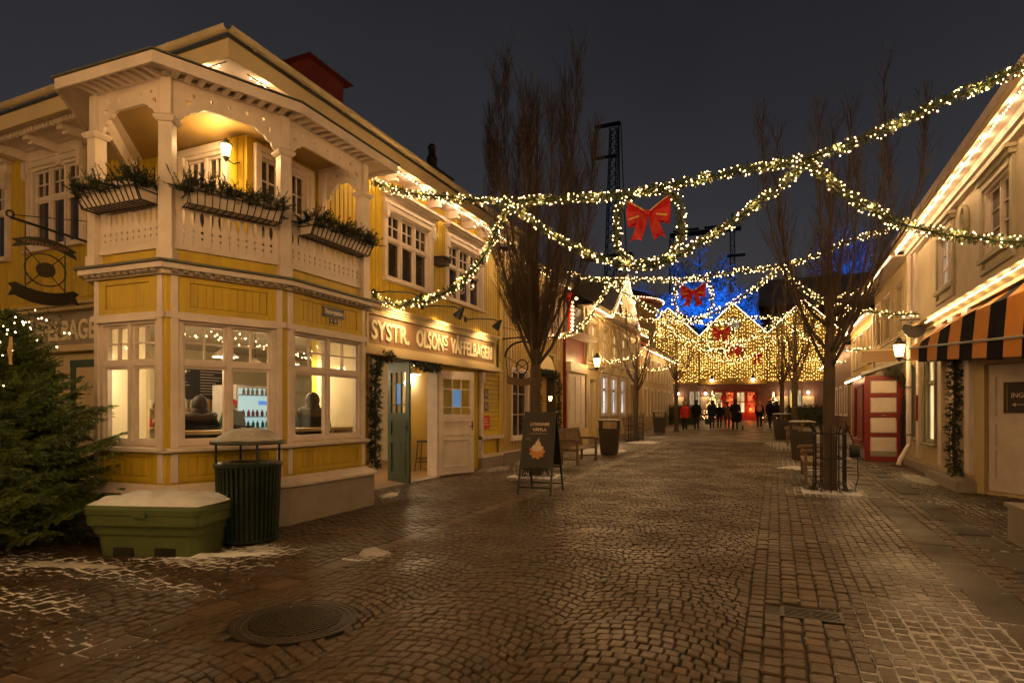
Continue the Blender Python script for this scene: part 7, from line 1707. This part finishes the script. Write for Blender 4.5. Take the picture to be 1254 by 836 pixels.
t = thing('ride_gantry', 'dark horizontal ride gantry on two posts in the dim sky above the blue trees', 'gantry', (-8.5, 95, 0))
b = MB(); b.box(-6.5, 3.8, -.5, .5, 28.4, 28.9); b.box(-6.0, -2.2, -.4, .4, 29.2, 29.35); b.box(-1.4, 1.6, -.4, .4, 29.2, 29.35); b.build('beam', M['black'], t, local=True)
for x in (-6.2, 2.6): b = MB(); lattice(b, (x, 0, 0), (x, 0, 28.2), .45, .3, 14, .05); b.build('post', M['black'], t, local=True)
b = MB(); b.rod((2.6, 0, 29), (2.6, 0, 31.0), .1, 6); b.box(1.8, 4.4, -.3, .3, 24.5, 24.8); b.build('cap', M['black'], t, local=True)
for x, z, h_, lb in ((9.6, 11.5, 5.5, 'dark conical treetop on the left of the wooded hill'),): pass

# ------------------------------------------------------------------ people
def person(loc, rz, label, h=1.7, coat='coatblack', trousers='trouser', hair='hair', stride=.0, hat=None, long=0.0, arms=(0.1, 0.1), bend=(.25, .25), sit=False, face=False, hood=False, bulky=1.0, long_hair=False, group=None):
    k = h / 1.75; t = thing('person', label, 'person', loc, rz, group); V = []; E = []; Rd = []
    def v(x, y, z, r): V.append((x * k, y * k, z * k)); Rd.append(r * k); return len(V) - 1
    def e(a, b): E.append((a, b))
    pel = v(0, 0, .95, .135); sp = v(0, .01, 1.15, .13); ch = v(0, .015, 1.33, .155); nk = v(0, .02, 1.47, .062); hb = v(0, .0, 1.56, .070); hm = v(0, -.01, 1.645, .098); ht = v(0, -.0, 1.70, .075)
    for a, b in ((pel, sp), (sp, ch), (ch, nk), (nk, hb), (hb, hm), (hm, ht)): e(a, b)
    for s in (-1, 1):
        st = stride * s
        if sit: hp = v(s * .10, -.02, .92, .10); kn = v(s * .12, -.42, .90, .072); an = v(s * .12, -.40, .50, .048); to = v(s * .12, -.54, .45, .042)
        else: hp = v(s * .095, 0, .88, .10); kn = v(s * .10, -st * .5 - .02, .50, .070); an = v(s * .10, -st + (.06 if st < 0 else 0), .10 + (.05 if st < 0 else 0), .048); to = v(s * .115, -st - .15, .045 + (.02 if st < 0 else 0), .042)
        for a, b in ((pel, hp), (hp, kn), (kn, an), (an, to)): e(a, b)
        ar = arms[0 if s < 0 else 1]; bd_ = bend[0 if s < 0 else 1]
        sh = v(s * .185, .02, 1.40, .070); el = v(s * .245, .03 - .28 * math.sin(ar), 1.40 - .29 * math.cos(ar), .055); wr = v(s * .24, .03 - .28 * math.sin(ar) - .25 * math.sin(ar + bd_), 1.40 - .29 * math.cos(ar) - .25 * math.cos(ar + bd_), .038)
        d = Vector((0, -math.sin(ar + bd_), -math.cos(ar + bd_))); pm = v(*(Vector(V[wr]) / k + d * .06), .036)
        for a, b in ((ch, sh), (sh, el), (el, wr), (wr, pm)): e(a, b)
        for f_, (off, ln) in enumerate(((-.028, .070), (-.010, .082), (.009, .076), (.026, .058))):
            p0 = Vector(V[pm]) / k + Vector((0, off, 0)) + d * .025; f1 = v(*p0, .0105); f2 = v(*(p0 + d * ln * .55 + Vector((-s * .008, 0, 0))), .0095); f3 = v(*(p0 + d * ln + Vector((-s * .028, 0, 0))), .008); e(pm, f1); e(f1, f2); e(f2, f3)
        p0 = Vector(V[wr]) / k + d * .035; th1 = v(*(p0 + Vector((-s * .018, -.034, 0))), .012); th2 = v(*(p0 + d * .04 + Vector((-s * .028, -.05, 0))), .010); e(pm, th1); e(th1, th2)
    me = bpy.data.meshes.new('body'); me.from_pydata(V, E, []); o = bpy.data.objects.new('body', me); COL.objects.link(o)
    sm = o.modifiers.new('s', 'SKIN'); sm.use_smooth_shade = True; ss = o.modifiers.new('u', 'SUBSURF'); ss.levels = 1; ss.render_levels = 1
    for i, r in enumerate(Rd): me.skin_vertices[0].data[i].radius = (r, r)
    me.skin_vertices[0].data[0].use_root = True
    dg = bpy.context.evaluated_depsgraph_get(); dg.update(); nm = bpy.data.meshes.new_from_object(o.evaluated_get(dg)); nm.name = 'body'; o.modifiers.clear(); o.data = nm
    for mm in ('skin', coat, trousers, 'black'): nm.materials.append(M[mm])
    wristz = [V[i][2] for i in range(len(V))]
    hands = [Vector(V[i]) for i in range(len(V)) if abs(Rd[i] / k - .036) < 1e-6]
    for p in nm.polygons:
        c = p.center; z = c.z / k; mi = 1
        if z > 1.475: mi = 0
        elif z < .09 or (sit and z < .5 and c.y < -.4 * k): mi = 3
        elif z < .90 and abs(c.x) < .19 * k or (sit and z < 1.0 and c.y < -.06 * k and abs(c.x) < .2 * k): mi = 2
        if any((c - hnd).length < .10 * k for hnd in hands): mi = 0
        p.material_index = mi; p.use_smooth = True
    o.parent = t
    # coat body
    zl = (.78 - long) * k; b = MB()
    rings = [(.205, .150, zl), (.20, .145, zl + (.98 * k - zl) * .6), (.19, .14, 1.05 * k), (.205, .148, 1.25 * k), (.215, .148, 1.36 * k), (.15, .11, 1.45 * k), (.085, .085, 1.49 * k), (.09, .09, 1.52 * k)]
    vs = []; n = 18; r_ = random.Random(int(abs(loc[0]) * 100))
    for rx, ryy, z in rings:
        for i in range(n): a = 2 * math.pi * i / n; w_ = 1 + .03 * math.sin(5 * a + z * 9); vs.append((rx * bulky * k * w_ * math.cos(a), ryy * bulky * k * w_ * math.sin(a) + .01, z))
    b.add(vs, [(j * n + i, j * n + (i + 1) % n, (j + 1) * n + (i + 1) % n, (j + 1) * n + i) for j in range(len(rings) - 1) for i in range(n)]); b.build('coat', M[coat], t, local=True, smooth=True)
    if bulky > 1: b = MB(); b.path([(.17 * k * math.cos(a * .3927), .03 + .15 * k * math.sin(a * .3927), 1.46 * k + .02 * math.sin(a)) for a in range(17)], .065 * k, 7, cap=False); b.build('fur_collar', M['hair'], t, local=True, smooth=True)
    b = MB()
    if hood: b.ell((0, .04 * k, 1.62 * k), .155 * k, .16 * k, .16 * k, 14, 9); b.ell((0, .05 * k, 1.47 * k), .22 * k, .15 * k, .10 * k, 14, 8); b.build('hood', M[coat], t, local=True, smooth=True)
    elif hat: b.ell((0, .005 * k, 1.70 * k), .112 * k, .118 * k, .085 * k, 12, 8); b.lathe([(.115 * k, 1.665 * k), (.118 * k, 1.705 * k)], 12, cap=False); b.build('hat', M[hat], t, local=True, smooth=True); b = MB(); b.ell((0, .035 * k, 1.61 * k), .10 * k, .085 * k, .08 * k, 10, 6); b.build('hair', M[hair], t, local=True, smooth=True)
    elif long_hair: b.ell((0, .03 * k, 1.645 * k), .112 * k, .115 * k, .135 * k, 14, 9); b.ell((0, .07 * k, 1.50 * k), .12 * k, .075 * k, .16 * k, 12, 8); b.build('hair', M[hair], t, local=True, smooth=True)
    else: b.ell((0, .022 * k, 1.672 * k), .112 * k, .118 * k, .104 * k, 12, 8); b.ell((0, .05 * k, 1.59 * k), .092 * k, .072 * k, .09 * k, 10, 6); b.build('hair', M[hair], t, local=True, smooth=True)
    b = MB(); b.ell((0, -.108 * k, 1.625 * k), .014 * k, .02 * k, .026 * k, 6, 4); b.build('nose', M['skin'], t, local=True)
    b = MB()
    for s in (-1, 1): b.ell((s * .034 * k, -.094 * k, 1.65 * k), .012 * k, .009 * k, .008 * k, 6, 4)
    b.box(-.024 * k, .024 * k, -.100 * k, -.09 * k, 1.577 * k, 1.584 * k); b.build('face_marks', M['hair'], t, local=True)
    b = MB()
    for s in (-1, 1): b.ell((s * .098 * k, .0, 1.635 * k), .012 * k, .02 * k, .03 * k, 6, 4)
    b.build('ears', M['skin'], t, local=True)
    return t
PI = math.pi; GP = 'people walking up the street to the hall'
person((-4.70, 35.1, g(35.1)), PI, 'person in a bright red jacket and dark trousers walking up the street', 1.62, 'coatred', hair='blonde', stride=.14, arms=(.25, -.2), group=GP)
person((-4.95, 36.6, g(36.6)), PI, 'person in a dark jacket half hidden behind the one in red', 1.66, 'coatnavy', stride=.1, group=GP)
person((-4.20, 36.1, g(36.1)), PI, 'person in a black jacket just right of the red jacket', 1.72, 'coatblack', stride=.18, arms=(-.2, .3), group=GP)
nv = person((-3.45, 37.2, g(37.2)), PI, 'person in a navy jacket with a bag hanging at the left hand', 1.66, 'coatnavy', stride=.12, arms=(.05, .05), bend=(.05, .1), group=GP)
person((-3.05, 37.4, g(37.4)), PI, 'smaller person in dark clothes left of the pale hand-warmer', 1.52, 'coatblack', stride=.12, hair='blonde', group=GP)
person((-2.62, 37.5, g(37.5)), PI, 'person in a dark brown coat next to the long black coat', 1.60, 'coatbrown', stride=.14, hair='hair', group=GP)
person((-2.08, 35.8, g(35.8)), PI, 'person in a long black coat pushing a pram', 1.76, 'coatblack', stride=.1, long=.28, arms=(.5, .5), bend=(.6, .6), group=GP)
bp = person((-.90, 38.8, g(38.8)), PI, 'person in black with a pink and orange backpack', 1.62, 'coatblack', hair='blonde', stride=.05, group=GP)
person((-.31, 38.0, g(38)), PI * .8, 'person in dark clothes wearing an orange hat', 1.72, 'coatblack', hat='orangecloth', stride=.12, group=GP)
person((.05, 39.6, g(39.6)), PI, 'person in a dark blue jacket at the right of the walking group', 1.62, 'coatnavy', stride=.1, group=GP)
t = thing('backpack', 'pink and orange backpack on the back of a person in black', 'backpack', (-.90, 38.62, g(38.8) + 1.12)); b = MB(); b.ell((0, 0, .05), .16, .09, .22, 12, 8); b.build('bag', M['pinkpack'], t, local=True, smooth=True); b = MB(); b.ell((.02, -.07, -.03), .12, .05, .11, 10, 6); b.build('pocket', M['orangecloth'], t, local=True, smooth=True)
t = thing('shoulder_bag', 'black bag carried by the person in the navy jacket', 'bag', (-3.70, 37.15, g(37.2) + .42)); b = MB(); b.box(-.13, .13, -.06, .06, -.14, .14); b.build('bag', M['black'], t, local=True); b = MB(); b.path([(-.1, 0, .14), (-.06, 0, .28), (.06, 0, .28), (.1, 0, .14)], .012, 5); b.build('handle', M['black'], t, local=True)
t = thing('pram', 'dark pram pushed by the person in the long coat', 'pram', (-2.0, 36.5, g(36.5)))
b = MB(); b.ell((0, .1, .62), .24, .38, .22, 12, 7); b.build('basket', M['coatnavy'], t, local=True, smooth=True); b = MB(); b.ell((0, .3, .78), .25, .26, .26, 12, 7); b.build('hood', M['coatblack'], t, local=True, smooth=True)
for sx in (-1, 1):
    for yy in (-.22, .42): b = MB(Matrix.Translation((sx * .27, yy, .14)) @ Matrix.Rotation(PI / 2, 4, 'Y')); b.lathe([(.14, -.02), (.14, .02)], 14); b.build('wheel', M['black'], t, local=True)
b = MB(); b.path([(-.22, .3, .5), (-.22, -.4, 1.0), (.22, -.4, 1.0), (.22, .3, .5)], .016, 5); b.rod((-.25, -.22, .14), (-.2, .2, .5), .014); b.rod((.25, -.22, .14), (.2, .2, .5), .014); b.rod((-.25, .42, .14), (-.2, 0, .5), .014); b.rod((.25, .42, .14), (.2, 0, .5), .014); b.build('frame', M['steel'], t, local=True)
# inside the bakery
person((-7.22, 5.82, .13), PI * 1.27, 'person in a bulky black jacket sitting at the window counter inside the middle bay window', 1.66, 'coatblack', hair='hair', sit=True, long_hair=True, bulky=1.25, arms=(.7, .7), bend=(.8, .8))
person((-6.72, 7.45, .13), PI * 1.22, 'person in a dark blue jacket seen from behind through the right bay window', 1.74, 'coatnavy', hair='hair', long_hair=True, bulky=1.1, arms=(.6, .6), bend=(.8, .8))
person((-7.5, 9.1, .13), PI * 1.2, 'customer with fair hair at the far edge of the right bay window', 1.5, 'coatblack', hair='blonde', sit=True, arms=(.8, .8), bend=(.9, .9))
person((-11.6, 10.2, .13), math.radians(-50 + 90), 'bakery worker in a green shirt and red cap behind the counter', 1.72, 'shirtgreen', hat='redbow', hair='hair', arms=(.5, .5), bend=(.7, .7))
